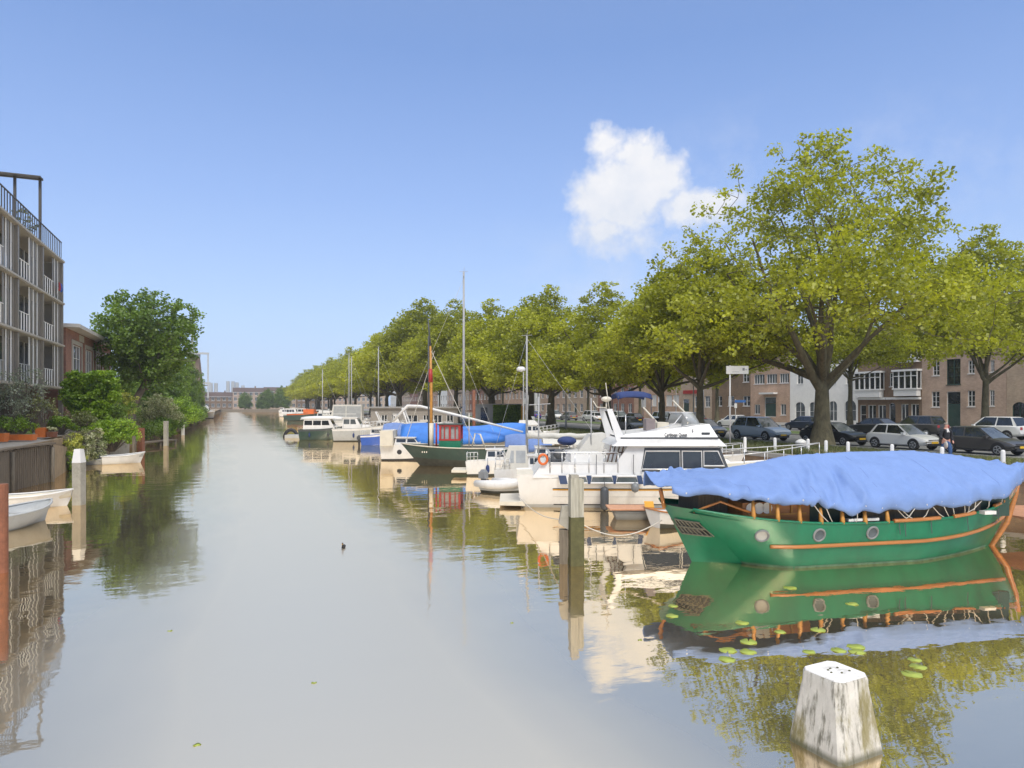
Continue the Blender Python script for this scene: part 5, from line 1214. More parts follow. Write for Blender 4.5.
more = [('low white day boat with grey cover, between the sailing yacht and the ivy-covered shed', 470, 512, 54, dict(fb=.9, cab=(.3, .7), cz=.5, wins=2, tarp=(0, .35, 1.7, 'cover'), fend=0)),
 ('white cruiser with tan windscreen moored behind the bright blue tarpaulin, near the shed', 505, 560, 60, dict(fb=1.2, cab=(.2, .7), cz=.8, wins=3, fend=0, flybridge=True)),
 ('small white launch tucked between the inflatable and the sailing yacht', 520, 575, 33.8, dict(fb=.8, cab=(.4, .75), cz=.45, wins=2, fend=2)),
 ('white cabin boat with blue side stripe moored past the hoop-arched cruiser', 398, 440, 65, dict(fb=1.2, cab=(.25, .8), cz=.9, wins=3, stripe='bluehull', fend=1)),
 ('white launch with open stern between the grey cruiser and the blue-hulled boat', 366, 402, 76, dict(fb=1.1, cab=(.3, .8), cz=.8, wins=2, fend=0, arch=(.35, 2.9))),
 ('grey-white old motor boat in front of the flat-roofed houseboat windows', 412, 452, 73, dict(fb=1.2, cab=(.2, .7), cz=.9, wins=3, fend=0, cabm='cream')),
 ('white boat with upright wheelhouse just right of the yacht masts', 384, 414, 84, dict(fb=1.2, cab=(.3, .6), cz=1.4, wins=2, fend=0)),
 ('white open boat with navy hood between the far group and the dark green hull', 322, 350, 140, dict(fb=1.3, cab=(.2, .7), cz=1.2, wins=3, fend=0)),
 ('narrow white motor boat beside the raked pale screen boat', 598, 662, 35, dict(fb=1.1, cab=(.25, .7), cz=.7, wins=2, fend=0, aft=(.02, .26, 2.3, 'cover')))]
for lab_, a_, b_, D_, kw_ in more: cruiser(lab_, a_, b_, D_, **kw_)
# dark green barge
bgL = 7.6; loc, rz_ = place(401, 42, bgL, flip=True, dyaw=-3)
bg = thing('steel_barge', 'dark green old barge with wooden ochre mast and red-framed wheelhouse', 'boat', loc, rz_)
pt, sh, hf = build_hull(bg, bgL, 2.7, 1.15, 1.12, 1.35, M['darkgreen'], M['greywood'], boot=.45, draft=.4, tr=.8, rs=0, rb=1.5, bowp=3.0, railm=None, rail=M['darkgreen'], railr=.04) if False else build_hull(bg, bgL, 2.7, 1.15, 1.12, 1.35, M['darkgreen'], M['greywood'], boot=.40, draft=.4, tr=.8, rs=0, rb=1.5, bowp=3.0, rail=M['cream'], railr=.035)
def bx(px): return bgL - (px - 401) * 42 / FPX
wx0, wx1 = bx(462), bx(441)
MB().box(wx0, wx1, -.62, .62, 1.05, 1.62).build('wheelhouse_base', M['green'], bg)
fr = MB()
for x_ in (wx0, (wx0 + wx1) / 2 - .06, wx1 - .12): fr.box(x_, x_ + .12, .5, .625, 1.625, 2.45); fr.box(x_, x_ + .12, -.625, -.5, 1.625, 2.45)
for q in (2, 6): x_ = wx0 + (wx1 - wx0) * q / 8; fr.box(x_ - .03, x_ + .03, .54, .60, 1.625, 2.4)
fr.box(wx0 - .02, wx1 + .02, .5, .63, 2.40, 2.50); fr.box(wx0 - .02, wx1 + .02, -.63, -.5, 2.40, 2.50); fr.box(wx0 - .02, wx1 + .02, .5, .64, 1.55, 1.64); fr.build('wheelhouse_window', M['red'], bg)
MB().box(wx0 + .1, wx1 - .1, -.5, .48, 1.63, 2.38).build('pane', M['clear'], bg)
MB().box(wx0 - .1, wx1 + .1, -.7, .7, 2.505, 2.56).build('wheelhouse_roof', M['darkgreen'], bg)
mb = MB(); mb.tube([(wx1 + .18, .55, 1.1), (wx1 + .18, .55, 2.6)], .05, 6); mb.build('red_post', M['red'], bg)
mb = MB(); x_ = bx(432); mb.tube([(x_, .2, 1.0), (x_, .2, 5), (x_ + .05, .2, 7.3)], [.10, .09, .06], 8); mo = mb.build('mast', M['mastwood'], bg)
mb = MB(); mb.tube([(x_ + .15, .25, 1.0), (x_ + .16, .25, 7.9)], [.05, .04], 6); mb.tube([(x_ + .05, .2, 7.3), (x_ + .2, .22, 9.0)], [.07, .03], 6); mb.build('topmast', M['dgrey'], mo)
mb = MB(); mb.tube([(x_, .2, .95), (x_, .2, 2.6)], .15, 8); mb.build('mast_foot', M['cream'], mo)
mb = MB(); mb.tube([(x_ + .04, .2, 5.1), (x_ + .05, .2, 5.9)], [.15, .12], 8); mb.build('red_band', M['red'], mo)
mb = MB(); mb.tube([(bx(405), 0, 1.3), (x_ - .2, .2, 7.0)], .018, 4); mb.tube([(bx(476), 0, 1.2), (x_, .2, 7.0)], .02, 4); mb.tube([(bx(470), .3, 1.1), (bx(470), .3, 3.2)], .035, 5); mb.build('rigging', M['rope'], bg)
mb = MB(); n_ = 9; mb.tube([(bx(474), .9, 1.2), (bx(477), .9, 2.0), (bx(482), .9, 1.95), (bx(487), .9, 1.1)], .05, 6); mb.build('boarding_rail', M['cream'], bg)
text('VAN F', bg, .001, (0, 0, -5), (0, 0, 0), M['cream']) if False else None
for q in range(3): MB().box(bx(427) - q * .13, bx(427) - q * .13 + .06, 1.345, 1.35, .86, .95).build('name_mark', M['cream'], bg)
# sailing boat with strong blue cover and tallest mast
t, L_, hh = cruiser('long boat under bright blue tarpaulin carrying the tallest mast and a lowered white spar', 402, 528, 47, fb=1.15, cab=None, fend=0, rail=False, tarp=(.0, 1.0, 2.35, 'tarp2'), hullm='cream', B=2.9,
    mastk=(.49, Z(272, 47), dict(r=.095, stays=[(-.3, 0, 1.9, .96), (6.6, -1.0, 1.2, .5)], spreaders=(.38, .97), sm_=M['rope'])), name='sailing_boat', tr=.5)
mb = MB(); mb.tube([(-.4, -1.3, 2.6), (.6, -1.35, 3.65), (1.4, -1.4, 3.62), (4, -1.5, 3.0), (8.3, -1.6, 1.9)], [.09, .10, .09, .09, .06], 7); mb.build('lowered_spar', M['white'], t)
# white-sterned cruiser, left of the blue cover
t, L_, _ = cruiser('white boat with tall block stern and round black port, left of the bright blue tarpaulin', 381, 428, 46, fb=1.05, cab=(.30, .85), cz=.5, wins=2, fend=0, boot='black', rail=False)
MB().box(.1, .95, -.9, .9, 1.0, 2.0).build('stern_block', M['cream'], t)
c = MB(); c.lathe([(.16, -.02), (.16, .02)], n=14); o = c.build('stern_port', M['black'], t); o.rotation_euler = (R(90), 0, 0); o.location = (1.45, -1.30, .62)
t, L_, _ = cruiser('white cruiser with curved hoop arch and faded blue cockpit cover', 384, 447, 57, fb=1.25, cab=(.35, .85), cz=.75, wins=3, arch=(.35, 3.4), tarp=(.0, .33, 2.1, 'bluecover'), fend=1)
t, L_, _ = cruiser('small white motor boat with blue lower hull and raised outboard', 361, 388, 63, fb=.95, cab=(.35, .85), cz=.6, wins=1, hullm='bluehull', boot='bluehull', stripe='white', fend=0, ob='dgrey')
t, L_, _ = cruiser('grey-hulled motor cruiser with white cabin and raked windscreen', 334, 388, 70, fb=1.35, hullm='lgrey', cab=(.18, .55), cz=1.1, wins=2, glass='pglass', stripe='white', fend=1)
t, L_, _ = cruiser('dark green hulled boat with white deckhouse, outermost of the near group', 300, 346, 73, fb=1.15, hullm='darkgreen', boot='darkgreen', cab=(.10, .80), cz=1.1, wins=3, stripe='dgrey', fend=2, camb=0, rail=False, bimini=(.05, .95, 2.2, 2.5, 'white'))
t, L_, _ = cruiser('white flybridge cruiser with beige canvas upper deck behind the dark green hull', 328, 372, 86, fb=1.5, cab=(.1, .75), cz=1.1, wins=4, flybridge=True, aft=(.08, .8, 3.75, 'cover'), fend=0)
for px0, px1, D, mp, mt, lab in [(312, 348, 104, 322.5, 370, 'sailing yacht whose slim mast is the leftmost of the white masts'), (340, 372, 98, 349, 353, 'sailing yacht with the left one of the two close masts'),
        (344, 380, 93, 351.5, 357, 'sailing yacht with the right one of the two close masts'), (368, 410, 89, 378.5, 347, 'sailing yacht with white radar ball low on its mast, left of the blue covers')]:
    L_ = (px1 - px0) * D / FPX
    cruiser(lab, px0, px1, D, fb=1.0, cab=(.35, .68), cz=.5, wins=2, fend=0, mastk=((mp - px0) / (px1 - px0), Z(mt, D), dict(r=.085, boom=((mp - px0) / (px1 - px0) * L_ + L_ * .35, 1.1, .15, M['cover']), stays=[(.1, 0, 1), (L_ * .95, 0, 1.1)], sm_=M['steel'], radar=.13 if px0 == 368 else False)), name='sailing_yacht')
# far group
rng = random.Random(12); FARG = 'boats moored far up the canal'
t, L_, _ = cruiser('orange-decked dark boat in the far group, the only orange one', 288, 318, 160, fb=1.7, hullm='darkgreen', boot='black', cab=(.35, .7), cz=1.2, wins=2, stripe='orange', fend=0, rail=False, group=FARG)
MB().box(L_ * .55, L_ * .9, -1, 1, 1.6, 2.7).build('deck_load', M['orange'], t)
desc = ['white cruiser just right of the orange-decked boat', 'blue-striped white cruiser behind the orange-decked boat', 'dark-hulled white-topped boat left of the orange-decked one', 'white boat moored farthest left of the far group', 'cream cruiser two boats beyond the orange-decked one',
        'grey-hulled boat near the far quay', 'low white launch close to the far quay', 'white cruiser at the head of the far boats', 'white cabin boat before the masts of the yachts', 'white tall-topped boat among the far boats, nearest the houseboat']
for i, (px0, px1, D) in enumerate([(314, 342, 128), (305, 330, 175), (284, 303, 185), (280, 296, 215), (296, 316, 205), (288, 303, 245), (283, 293, 280), (279, 287, 320), (326, 350, 118), (348, 372, 112)]):
    cruiser(desc[i], px0, px1, D, fb=1.2, hullm=('white', 'white', 'darkgreen', 'white', 'cream', 'lgrey', 'white', 'white', 'white', 'white')[i], stripe=(None, 'bluehull', 'white', None, None, None, None, None, 'dgrey', None)[i], cab=(.15, .75), cz=1.1 + .2 * (i % 3), wins=3, fend=0, rail=i % 2 == 0, boot='black', flybridge=i in (0, 9), group=FARG)
cruiser('white motor boat on the left bank below the windmill', 199, 214, 188, fb=1.6, cab=(.2, .75), cz=1.6, wins=2, fend=0, flybridge=True, dyaw=10)
# half-sunk black float
mb = MB(); n_ = 16; x, y = W(291, 78); mb.tube([(.75 * math.cos(math.pi * k / n_), 0, .95 * math.sin(math.pi * k / n_) - .1) for k in range(n_ + 1)], .19, 8); o = mb.build('float', M['black'], loc=(x, y, 0), rz=-YAW); tag(o, 'black arched rubber float in the water left of the dark green hulled boat', 'float')
mb = MB(); mb.box(-1.2, 2.4, -.9, .9, -.05, .35); mb.tube([(1.8, -.6, .3), (1.8, -.6, 1.3)], .05, 6); o = mb.build('pontoon', M['lgrey'], loc=(*W(298, 77), 0), rz=-YAW); tag(o, 'small grey pontoon beside the black arched float', 'pontoon')

# houseboat
D = 86; HL = (459 - 374) * D / FPX; (ox, oy, _), rz_ = place(374, D)
hb = thing('houseboat', 'long flat-roofed grey houseboat with white-framed windows behind the moored boats', 'houseboat', (ox, oy, 0), rz_)
MB().box(-.3, HL + .3, -2.4, 2.4, -.4, .75).build('hull', M['dgrey'], hb)
ops = [(HL * a_, HL * b_, .75, 1.75, 'win', 2, 1) for a_, b_ in ((.12, .19), (.24, .31), (.40, .54), (.60, .67), (.72, .82), (.87, .95))]
hw = MB(); wall_holes(hw, HL, 2.55, ops); hw.quad((0, 0, 0), (0, 4, 0), (0, 4, 2.55), (0, 0, 2.55)); hw.quad((HL, 0, 0), (HL, 4, 0), (HL, 4, 2.55), (HL, 0, 2.55)); hw.quad((0, 4, 0), (HL, 4, 0), (HL, 4, 2.55), (0, 4, 2.55))
wo = hw.build('wall', mat('houseboat_cladding', (.27, .245, .21), .8, .12, 2, stretch=(1, 1, 3)), hb, loc=(0, -2.0, .75), fix=False)
for o_ in ops: window_part(wo, o_, M['glass'], M['frame'])
MB().box(-.35, HL + .35, -2.35, 2.35, 3.302, 3.50).build('roof', M['roofgrey'], hb)
# shed with ivy on the quay
D = 82; sL = (521 - 474) * D / FPX; (ox, oy, _), rz_ = place(474, D)
sd_ = thing('quay_shed', 'grey flat quay shed with ivy-covered side and yellow corner post', 'shed', (ox, oy, QZ), rz_)
MB().box(0, 2.3, 0, 3, 0, 2.65).build('grey_end', M['mgrey'], sd_); MB().box(2.302, sL, .1, 2.9, 0, 2.5).build('body', M['dgrey'], sd_)
MB().box(.8, 1.6, -.03, .02, .3, 2.3).build('window', M['glass'], sd_); MB().box(-.1, sL + .1, -.1, 3.1, 2.652, 2.75).build('roof', M['roofgrey'], sd_)
MB().box(sL + .003, sL + .45, -.15, .3, 0, 2.5).build('yellow_post', M['ochre'], sd_)
rg = np.random.default_rng(3); n = 9000; C = np.stack([rg.uniform(2.3, sL, n), rg.uniform(-.12, .12, n), rg.uniform(.0, 2.62, n)], 1)
leaves_mesh('ivy', C, rg.uniform(.10, .2, n), rg.normal(.15, .2, n), LEAF['ivy'], sd_, seed=3)
x, y = W(461, 60); mb = MB(); mb.tube([(0, 0, -.5), (0, 0, 5.0)], [.16, .13], 8); o = mb.build('mooring_pole', M['rust'], loc=(x + 1.2, y, 0)); tag(o, 'rusty brown mooring pole rising before the ivy-covered shed', 'pole')
# ================================================================== CARS
def car_geo(kind):
    if kind == 'hatch': L_, H_, w, sec = 3.95, 1.46, .83, [(0, .42, .78, None), (.12, .30, .88, None), (.35, .25, .93, 'r0'), (.62, .22, .95, 'r1'), (1.2, .20, .95, 'r'), (2.0, .20, .93, 'r'), (2.35, .20, .91, 'r2'), (3.0, .22, .86, None), (3.45, .24, .76, None), (3.78, .30, .66, None), (3.95, .40, .55, None)]
    elif kind == 'suv': L_, H_, w, sec = 4.62, 1.72, .90, [(0, .50, .95, None), (.10, .36, 1.02, None), (.30, .32, 1.06, 'r0'), (.62, .28, 1.08, 'r1'), (1.5, .27, 1.07, 'r'), (2.5, .27, 1.04, 'r'), (2.85, .27, 1.03, 'r2'), (3.5, .28, .98, None), (4.0, .30, .92, None), (4.42, .38, .80, None), (4.62, .48, .66, None)]
    else: L_, H_, w, sec = 4.45, 1.45, .87, [(0, .45, .78, None), (.15, .32, .90, None), (.45, .26, .94, 'r0'), (1.15, .22, .95, 'r1'), (1.8, .20, .94, 'r'), (2.4, .20, .92, 'r'), (2.75, .20, .91, 'r2'), (3.45, .22, .86, None), (3.95, .25, .78, None), (4.27, .32, .68, None), (4.45, .42, .56, None)]
    return L_, H_, w, sec
def make_car(label, paint, kind, loc, rz, group='cars parked along the quay street', rear=False):
    L_, H_, w, sec = car_geo(kind); t = thing('parked_car', label, 'car', loc, rz, group)
    n = len(sec); body = MB(); body.sm = True; glass = MB(); glass.sm = True
    def wid(x):
        e = min(x, L_ - x) / L_; return w * (1 - .16 * max(0, 1 - e / .14) ** 2)
    rows = []
    for x, zb, zt, r in sec:
        ww = wid(x); rows.append([(x, 0, zb), (x, ww * .85, zb), (x, ww * .98, zb + .12), (x, ww, (zb + zt) / 2), (x, ww * .985, zt - .06), (x, ww * .93, zt), (x, 0, zt + .03)])
    for sd in (-1, 1): body.grid([[(p[0], sd * p[1], p[2]) for p in r] for r in rows])
    for r in (rows[0], rows[-1]):
        body.quad(*([(p[0], p[1], p[2]) for p in r] + [(p[0], -p[1], p[2]) for p in r[::-1]]))
    # roof and pillars
    idx = {s[3]: s for s in sec if s[3]}
    i0 = [i for i, s in enumerate(sec) if s[3]][0]; i1 = [i for i, s in enumerate(sec) if s[3]][-1]
    beltx = [sec[i][0] for i in range(i0, i1 + 1)]; xr0 = idx['r0'][0] + (.30 if kind != 'saloon' else .75); xr1 = idx['r2'][0] + .05 - (.25 if kind == 'hatch' else .25)
    fx0 = idx['r0'][0] - (.10 if kind != 'saloon' else .1); fx1 = idx['r2'][0] + .62
    bz = [s[2] for s in sec]; z0 = idx['r0'][2] + .0; z1 = H_
    wb = w * .90; wr = w * .68
    def belt(x): 
        for (a, *_r), (b_, *_q) in zip([(s[0], s[2]) for s in sec], [(s[0], s[2]) for s in sec][1:]):
            if a <= x <= b_: return _r[0] + (_q[0] - _r[0]) * (x - a) / (b_ - a)
        return sec[-1][2]
    B0, B1 = fx0, fx1; T0, T1 = xr0, xr1
    zb0, zb1 = belt(B0) + .0, belt(B1) + .0
    body.faces([(T0, -wr, z1 - .05), (T1, -wr, z1 - .05), (T1, wr, z1 - .05), (T0, wr, z1 - .05), (T0 + .12, -wr * .8, z1), (T1 - .15, -wr * .8, z1), (T1 - .15, wr * .8, z1), (T0 + .12, wr * .8, z1)],
               [(4, 5, 6, 7), (0, 1, 5, 4), (1, 2, 6, 5), (2, 3, 7, 6), (3, 0, 4, 7)])
    for sd in (-1, 1):
        def S(x, z, d=0): 
            zb_ = belt(min(max(x, B0), B1)); f = max(0, min(1, (z - zb_) / (z1 - .05 - zb_))); return (x, sd * ((wb * wid(x) / w + d) * (1 - f) + (wr + d) * f), z)
        # pillars
        for xa, xb_, ta, tb_ in ((B0 - .02, B0 + .22, T0 - .02, T0 + .10), (B1 - .16, B1 + .02, T1 - .10, T1 + .02), ((B0 + B1) / 2 - .22, (B0 + B1) / 2 - .12, (T0 + T1) / 2 - .05, (T0 + T1) / 2 + .03)):
            body.quad(S(xa, belt(xa) - .02, .008), S(xb_, belt(xb_) - .02, .008), S(tb_, z1 - .05, .008), S(ta, z1 - .05, .008))
        for xa, xb_, ta, tb_ in ((B0 + .20, (B0 + B1) / 2 - .20, T0 + .08, (T0 + T1) / 2 - .05), ((B0 + B1) / 2 - .13, B1 - .14, (T0 + T1) / 2 + .02, T1 - .08)):
            m_ = MB(); m_.quad(S(xa, belt(xa) - .02), S(xb_, belt(xb_) - .02), S(tb_, z1 - .07), S(ta, z1 - .07)); m_.build('side_window', M['glass'], t, fix=False)
    bo = body.build('body', paint, t, sharp=32)
    m_ = MB(); m_.quad((B1, -wb * .97, zb1 - .03), (B1, wb * .97, zb1 - .03), (T1, wr * .97, z1 - .06), (T1, -wr * .97, z1 - .06)); m_.build('windscreen', M['pglass'], t, fix=False)
    m_ = MB(); m_.quad((B0, -wb * .95, zb0 - .03), (B0, wb * .95, zb0 - .03), (T0, wr * .95, z1 - .06), (T0, -wr * .95, z1 - .06)); m_.build('rear_window', M['glass'], t, fix=False)
    wr_ = .315 if kind != 'suv' else .35
    for x in (.72 if kind != 'suv' else .82, L_ - (.72 if kind != 'suv' else .86)):
        for sd in (-1, 1):
            yo = sd * (w + .012)
            a = MB(); pts = [(x + (wr_ + .05) * math.cos(a_), sd * (w * .995), wr_ + .01 + (wr_ + .05) * math.sin(a_)) for a_ in [math.pi * k / 10 for k in range(11)]]
            a.quad(*[(p[0], sd * (w + .004), p[2]) for p in pts]); a.build('wheel_arch', M['black'], t, fix=False)
            c = MB(); c.sm = True; c.lathe([(wr_ * .6, -.10), (wr_ * .96, -.10), (wr_, -.06), (wr_, .06), (wr_ * .94, .10), (wr_ * .62, .10)], n=20)
            wo = c.build('wheel', M['tyre'], t, sharp=40); wo.rotation_euler = (R(90 * -sd), 0, 0); wo.location = (x, sd * (w - .085), wr_)
            c = MB(); c.lathe([(wr_ * .66, .095), (wr_ * .66, .106), (wr_ * .2, .112)], n=12); c.build('rim', M['rim'], wo)
            c = MB()
            for q in range(5): a_ = 2 * math.pi * q / 5; c.quad(*[(rr * math.cos(a_ + da), rr * math.sin(a_ + da), .114) for rr, da in ((wr_ * .2, -.5), (wr_ * .56, -.32), (wr_ * .56, .32), (wr_ * .2, .5))])
            c.build('rim_gap', M['black'], wo, fix=False)
    fx = sec[-2][0]; zt = sec[-2][2]
    for sd in (-1, 1):
        m_ = MB(); ww = wid(fx); m_.hexa([(fx - .35, sd * ww * 1.005, zt - .16), (fx + .08, sd * ww * .88, zt - .20), (fx + .13, sd * ww * .50, zt - .20), (fx - .1, sd * ww * .5, zt - .10), (fx - .35, sd * ww * 1.0, zt - .02), (fx + .04, sd * ww * .88, zt - .07), (fx + .10, sd * ww * .5, zt - .09), (fx - .1, sd * ww * .5, zt - .04)]); m_.build('headlight', M['lamp'], t)
        zt2 = sec[1][2]; m_ = MB(); m_.box(-.012, .20, sd * w * .62 - .12, sd * w * .62 + .14, zt2 - .24, zt2 - .03); m_.build('tail_light', M['redlamp'], t)
        m_ = MB(); mx = B1 - .30; m_.box(mx - .08, mx + .10, sd * w * 1.0 - .02 if sd > 0 else -w - .17, w + .17 if sd > 0 else -w + .02, belt(mx) - .01, belt(mx) + .13); m_.build('wing_mirror', paint, t)
        m_ = MB(); m_.box(.55, L_ - .6, sd * (w + .002) - .004, sd * (w + .002) + .004, .20, .27); m_.build('sill_trim', M['black'], t)
    MB().box(L_ - .06, L_ + .012, -.52, .52, .26, .42).build('lower_grille', M['black'], t); MB().box(L_ - .16, L_ - .01, -.45, .45, .56, .62).build('grille', M['black'], t)
    MB().box(L_ + .002, L_ + .03, -.26, .26, .40, .51).build('number_plate', M['plate'], t); MB().box(-.03, .002, -.26, .26, .48, .60).build('number_plate', M['plate'], t)
    return t
def paint(name, c, metal=.3): return mat(name, c, .28, .03, 1, metal=metal, spec=.6)
CP = dict(silver=paint('silver_blue_paint', (.42, .49, .56)), white=paint('white_car_paint', (.72, .71, .68), 0), dgrey=paint('dark_grey_car_paint', (.075, .072, .07)), black=paint('black_car_paint', (.015, .016, .018)),
          beige=paint('grey_beige_paint', (.27, .26, .245)), blue=paint('dark_blue_paint', (.018, .03, .055)), bblue=paint('bright_blue_paint', (.02, .07, .35), 0))
DN = R(-90)     # nose towards the camera
def carat(label, paint_, kind, x, y, rz=DN): return make_car(label, paint_, kind, (x, y, QZ + .004), rz)
carat('silver-blue SUV parked left of the largest tree trunk', CP['silver'], 'suv', 36.3, 42.1)
carat('grey-beige car parked behind the silver-blue SUV', CP['beige'], 'hatch', 36.1, 47.9)
carat('black car half hidden by the largest tree trunk', CP['black'], 'saloon', 36.9, 35.9)
carat('white hatchback parked between the black car and the walking man', CP['white'], 'hatch', 36.9, 30.6)
carat('dark grey hatchback parked right behind the walking man', CP['dgrey'], 'hatch', 37.0, 26.0)
carat('dark saloon parked behind the grey-beige car', CP['dgrey'], 'saloon', 36.2, 53.5)
carat('silver car parked farthest left of the near row', CP['beige'], 'hatch', 36.2, 59.5)
UP = R(90)
carat('white car in the far row right of the walking man', CP['white'], 'suv', 53.4, 31.6, UP)
carat('black saloon in the far row directly above the white hatchback', CP['black'], 'saloon', 52.8, 41.6, UP)
carat('grey estate in the far row, just right of the pair behind the white hatchback roof', CP['dgrey'], 'suv', 52.5, 37.2, UP)
carat('dark blue car on the far road left of the largest tree trunk', CP['blue'], 'hatch', 54.5, 51.5, UP)
carat('black car at the right edge beside the lawn', CP['black'], 'hatch', 50.6 + 1.6, 26.6, UP)
carat('light grey car in the far row before the porch of the brick house', CP['white'], 'hatch', 53, 60.5, UP)
carat('dark green-grey van-like car in the far row before the shaded corner house', CP['dgrey'], 'suv', 53, 68, UP)
rng = random.Random(2)
for i, (px, c_, lab) in enumerate([(655, 'silver', 'silver car seen beside the slim trunk behind the navy canopy'), (640, 'black', 'black car in the far row behind the navy canopy'), (611, 'white', 'rightmost of the white cars seen between the trunks behind the sailing yacht'), (600, 'white', 'second white car from the right between the trunks behind the sailing yacht'), (586, 'white', 'third white car from the right between the trunks behind the sailing yacht'),
        (574, 'beige', 'pale car left of the three white ones between the trunks'), (549, 'white', 'white car immediately left of the thick leaning trunk'), (538, 'bblue', 'bright blue car beside the mast with the radar')]):
    u = (px - 512) / FPX; yv, D_ = onx(px, 52.6); carat(lab, CP[c_], 'hatch' if i % 2 else 'suv', 52.6, yv, UP if i % 2 else DN)

# ================================================================== PERSON
def skinned(name, parent, verts, edges, radii, m, sub=2):
    me = bpy.data.meshes.new(name); me.from_pydata(verts, edges, []); o = bpy.data.objects.new(name, me); COL.objects.link(o); o.parent = parent
    md = o.modifiers.new('s', 'SKIN'); md.use_smooth_shade = True
    for i, r in enumerate(radii): me.skin_vertices[0].data[i].radius = (r, r) if isinstance(r, (int, float)) else r
    me.skin_vertices[0].data[0].use_root = True
    s = o.modifiers.new('u', 'SUBSURF'); s.levels = sub; s.render_levels = sub; me.materials.append(m); return o
x, y = W(946, 31.5)
pe = thing('person', 'man in dark jacket and blue jeans walking on the quay path holding a white bag', 'person', (x, y, QZ), R(-112))
V = [(0, 0, .95), (0, 0, 1.12), (0, 0, 1.32), (0, 0, 1.45), (.01, 0, 1.54), (.03, 0, 1.66), (.02, 0, 1.74),
     (0, .10, .90), (.14, .11, .50), (.10, .11, .09), (.24, .12, .04),
     (0, -.10, .90), (-.06, -.10, .50), (-.26, -.10, .12), (-.13, -.10, .05),
     (0, .20, 1.40), (-.05, .27, 1.12), (.12, .25, .90), (.17, .24, .83),
     (0, -.20, 1.40), (.02, -.27, 1.12), (.24, -.24, 1.02), (.31, -.22, 1.00)]
E = [(0, 1), (1, 2), (2, 3), (3, 4), (4, 5), (5, 6), (0, 7), (7, 8), (8, 9), (9, 10), (0, 11), (11, 12), (12, 13), (13, 14), (3, 15), (15, 16), (16, 17), (17, 18), (3, 19), (19, 20), (20, 21), (21, 22)]
RR = [(.15, .13), (.14, .12), (.17, .13), (.12, .10), .06, (.095, .085), .06, .10, .07, .05, .045, .10, .07, .05, .045, .07, .05, .036, .035, .07, .05, .036, .035]
skinned('body', pe, V, E, RR, M['skin'])
skinned('jacket', pe, [(0, 0, .98), (0, 0, 1.12), (0, 0, 1.32), (0, 0, 1.46), (0, .21, 1.40), (-.05, .28, 1.12), (.10, .255, .93), (0, -.21, 1.40), (.02, -.28, 1.12), (.21, -.245, 1.04)], [(0, 1), (1, 2), (2, 3), (3, 4), (4, 5), (5, 6), (3, 7), (7, 8), (8, 9)],
        [(.20, .16), (.185, .155), (.20, .155), (.12, .11), .09, .075, .055, .09, .075, .055], M['darkcloth'])
skinned('jeans', pe, [(0, 0, 1.0), (0, 0, .93), (0, .105, .88), (.14, .115, .50), (.10, .115, .13), (0, -.105, .88), (-.06, -.105, .50), (-.25, -.105, .16)], [(0, 1), (1, 2), (2, 3), (3, 4), (1, 5), (5, 6), (6, 7)], [(.17, .15), (.18, .15), .12, .09, .075, .12, .09, .075], M['denim'])
mb = MB(); mb.sm = True
for c in ((.20, .12, .05), (-.17, -.10, .07)): mb.ball(c, (.15, .055, .055), 10, 6)
mb.build('shoes', M['black'], pe)
mb = MB(); mb.sm = True; mb.ball((.0, 0, 1.72), (.105, .092, .075), 10, 6); mb.build('hair', M['hair'], pe)
mb = MB(); mb.hexa([(.10, -.08, 1.35), (.165, -.06, 1.35), (.165, .06, 1.35), (.10, .08, 1.35), (.02, -.08, 1.50), (.12, -.03, 1.52), (.12, .03, 1.52), (.02, .08, 1.50)]); mb.build('collar', M['white'], pe)
hd = MB()
for q in range(4): hd.tube([(.31, -.235 + q * .018, .995), (.345, -.235 + q * .018, .975), (.335, -.235 + q * .018, .945)], [.010, .009, .007], 5)
hd.tube([(.30, -.185, 1.0), (.335, -.18, 1.0)], [.011, .008], 5); hd.build('fingers', M['skin'], pe)
bg_ = MB(); bg_.sm = True; bg_.ball((0, 0, -.16), (.13, .05, .17), 10, 8); bg_.tube([(-.05, 0, -.02), (0, 0, .06), (.05, 0, -.02)], .012, 5)
ca, sa = math.cos(R(-112)), math.sin(R(-112)); hx, hy = .335, -.22
o = bg_.build('carried_bag', M['cover'], loc=(x + hx * ca - hy * sa, y + hx * sa + hy * ca, QZ + .93), rz=R(-112)); tag(o, 'pale bag held by the walking man', 'bag')

# ================================================================== STREET AND QUAY FURNITURE
BG_ = 'white bollards along the quay edge'
bt = ['nearest white quay bollard, right of the tarpaulin', 'white quay bollard in front of the walking man', 'white quay bollard in front of the white hatchback', 'white quay bollard just right of the largest tree trunk', 'thin white quay bollard just before the largest tree trunk',
      'white quay bollard left of the largest tree trunk, beside the round white-topped bin', 'white quay bollard in front of the silver-blue SUV', 'white quay bollard in front of the grey-beige car']
b0 = None
for i, (px, D) in enumerate([(1003, 26.7), (942, 28.6), (892, 30.7), (848, 32.8), (826, 34), (808, 35.5), (775, 36.8), (745, 37.5)]):
    x, y = W(px, D)
    if not b0:
        b0 = thing('bollard', bt[0], 'bollard', (x, y, QZ), 0, BG_); m_ = MB(); m_.sm = True; m_.lathe([(.11, 0), (.10, .05), (.085, .10), (.082, .78), (.06, .83), (.01, .85)], n=14); m_.build('post', M['white'], b0)
        m_ = MB(); m_.lathe([(.14, -.02), (.14, .03)], n=14); m_.build('base', M['dgrey'], b0)
    else: dup(b0, (x, y, QZ), 0, bt[i])
x, y = W(801, 36.2); t = thing('litter_bin', 'dark round litter bin with white domed lid left of the largest tree trunk', 'bin', (x, y, QZ))
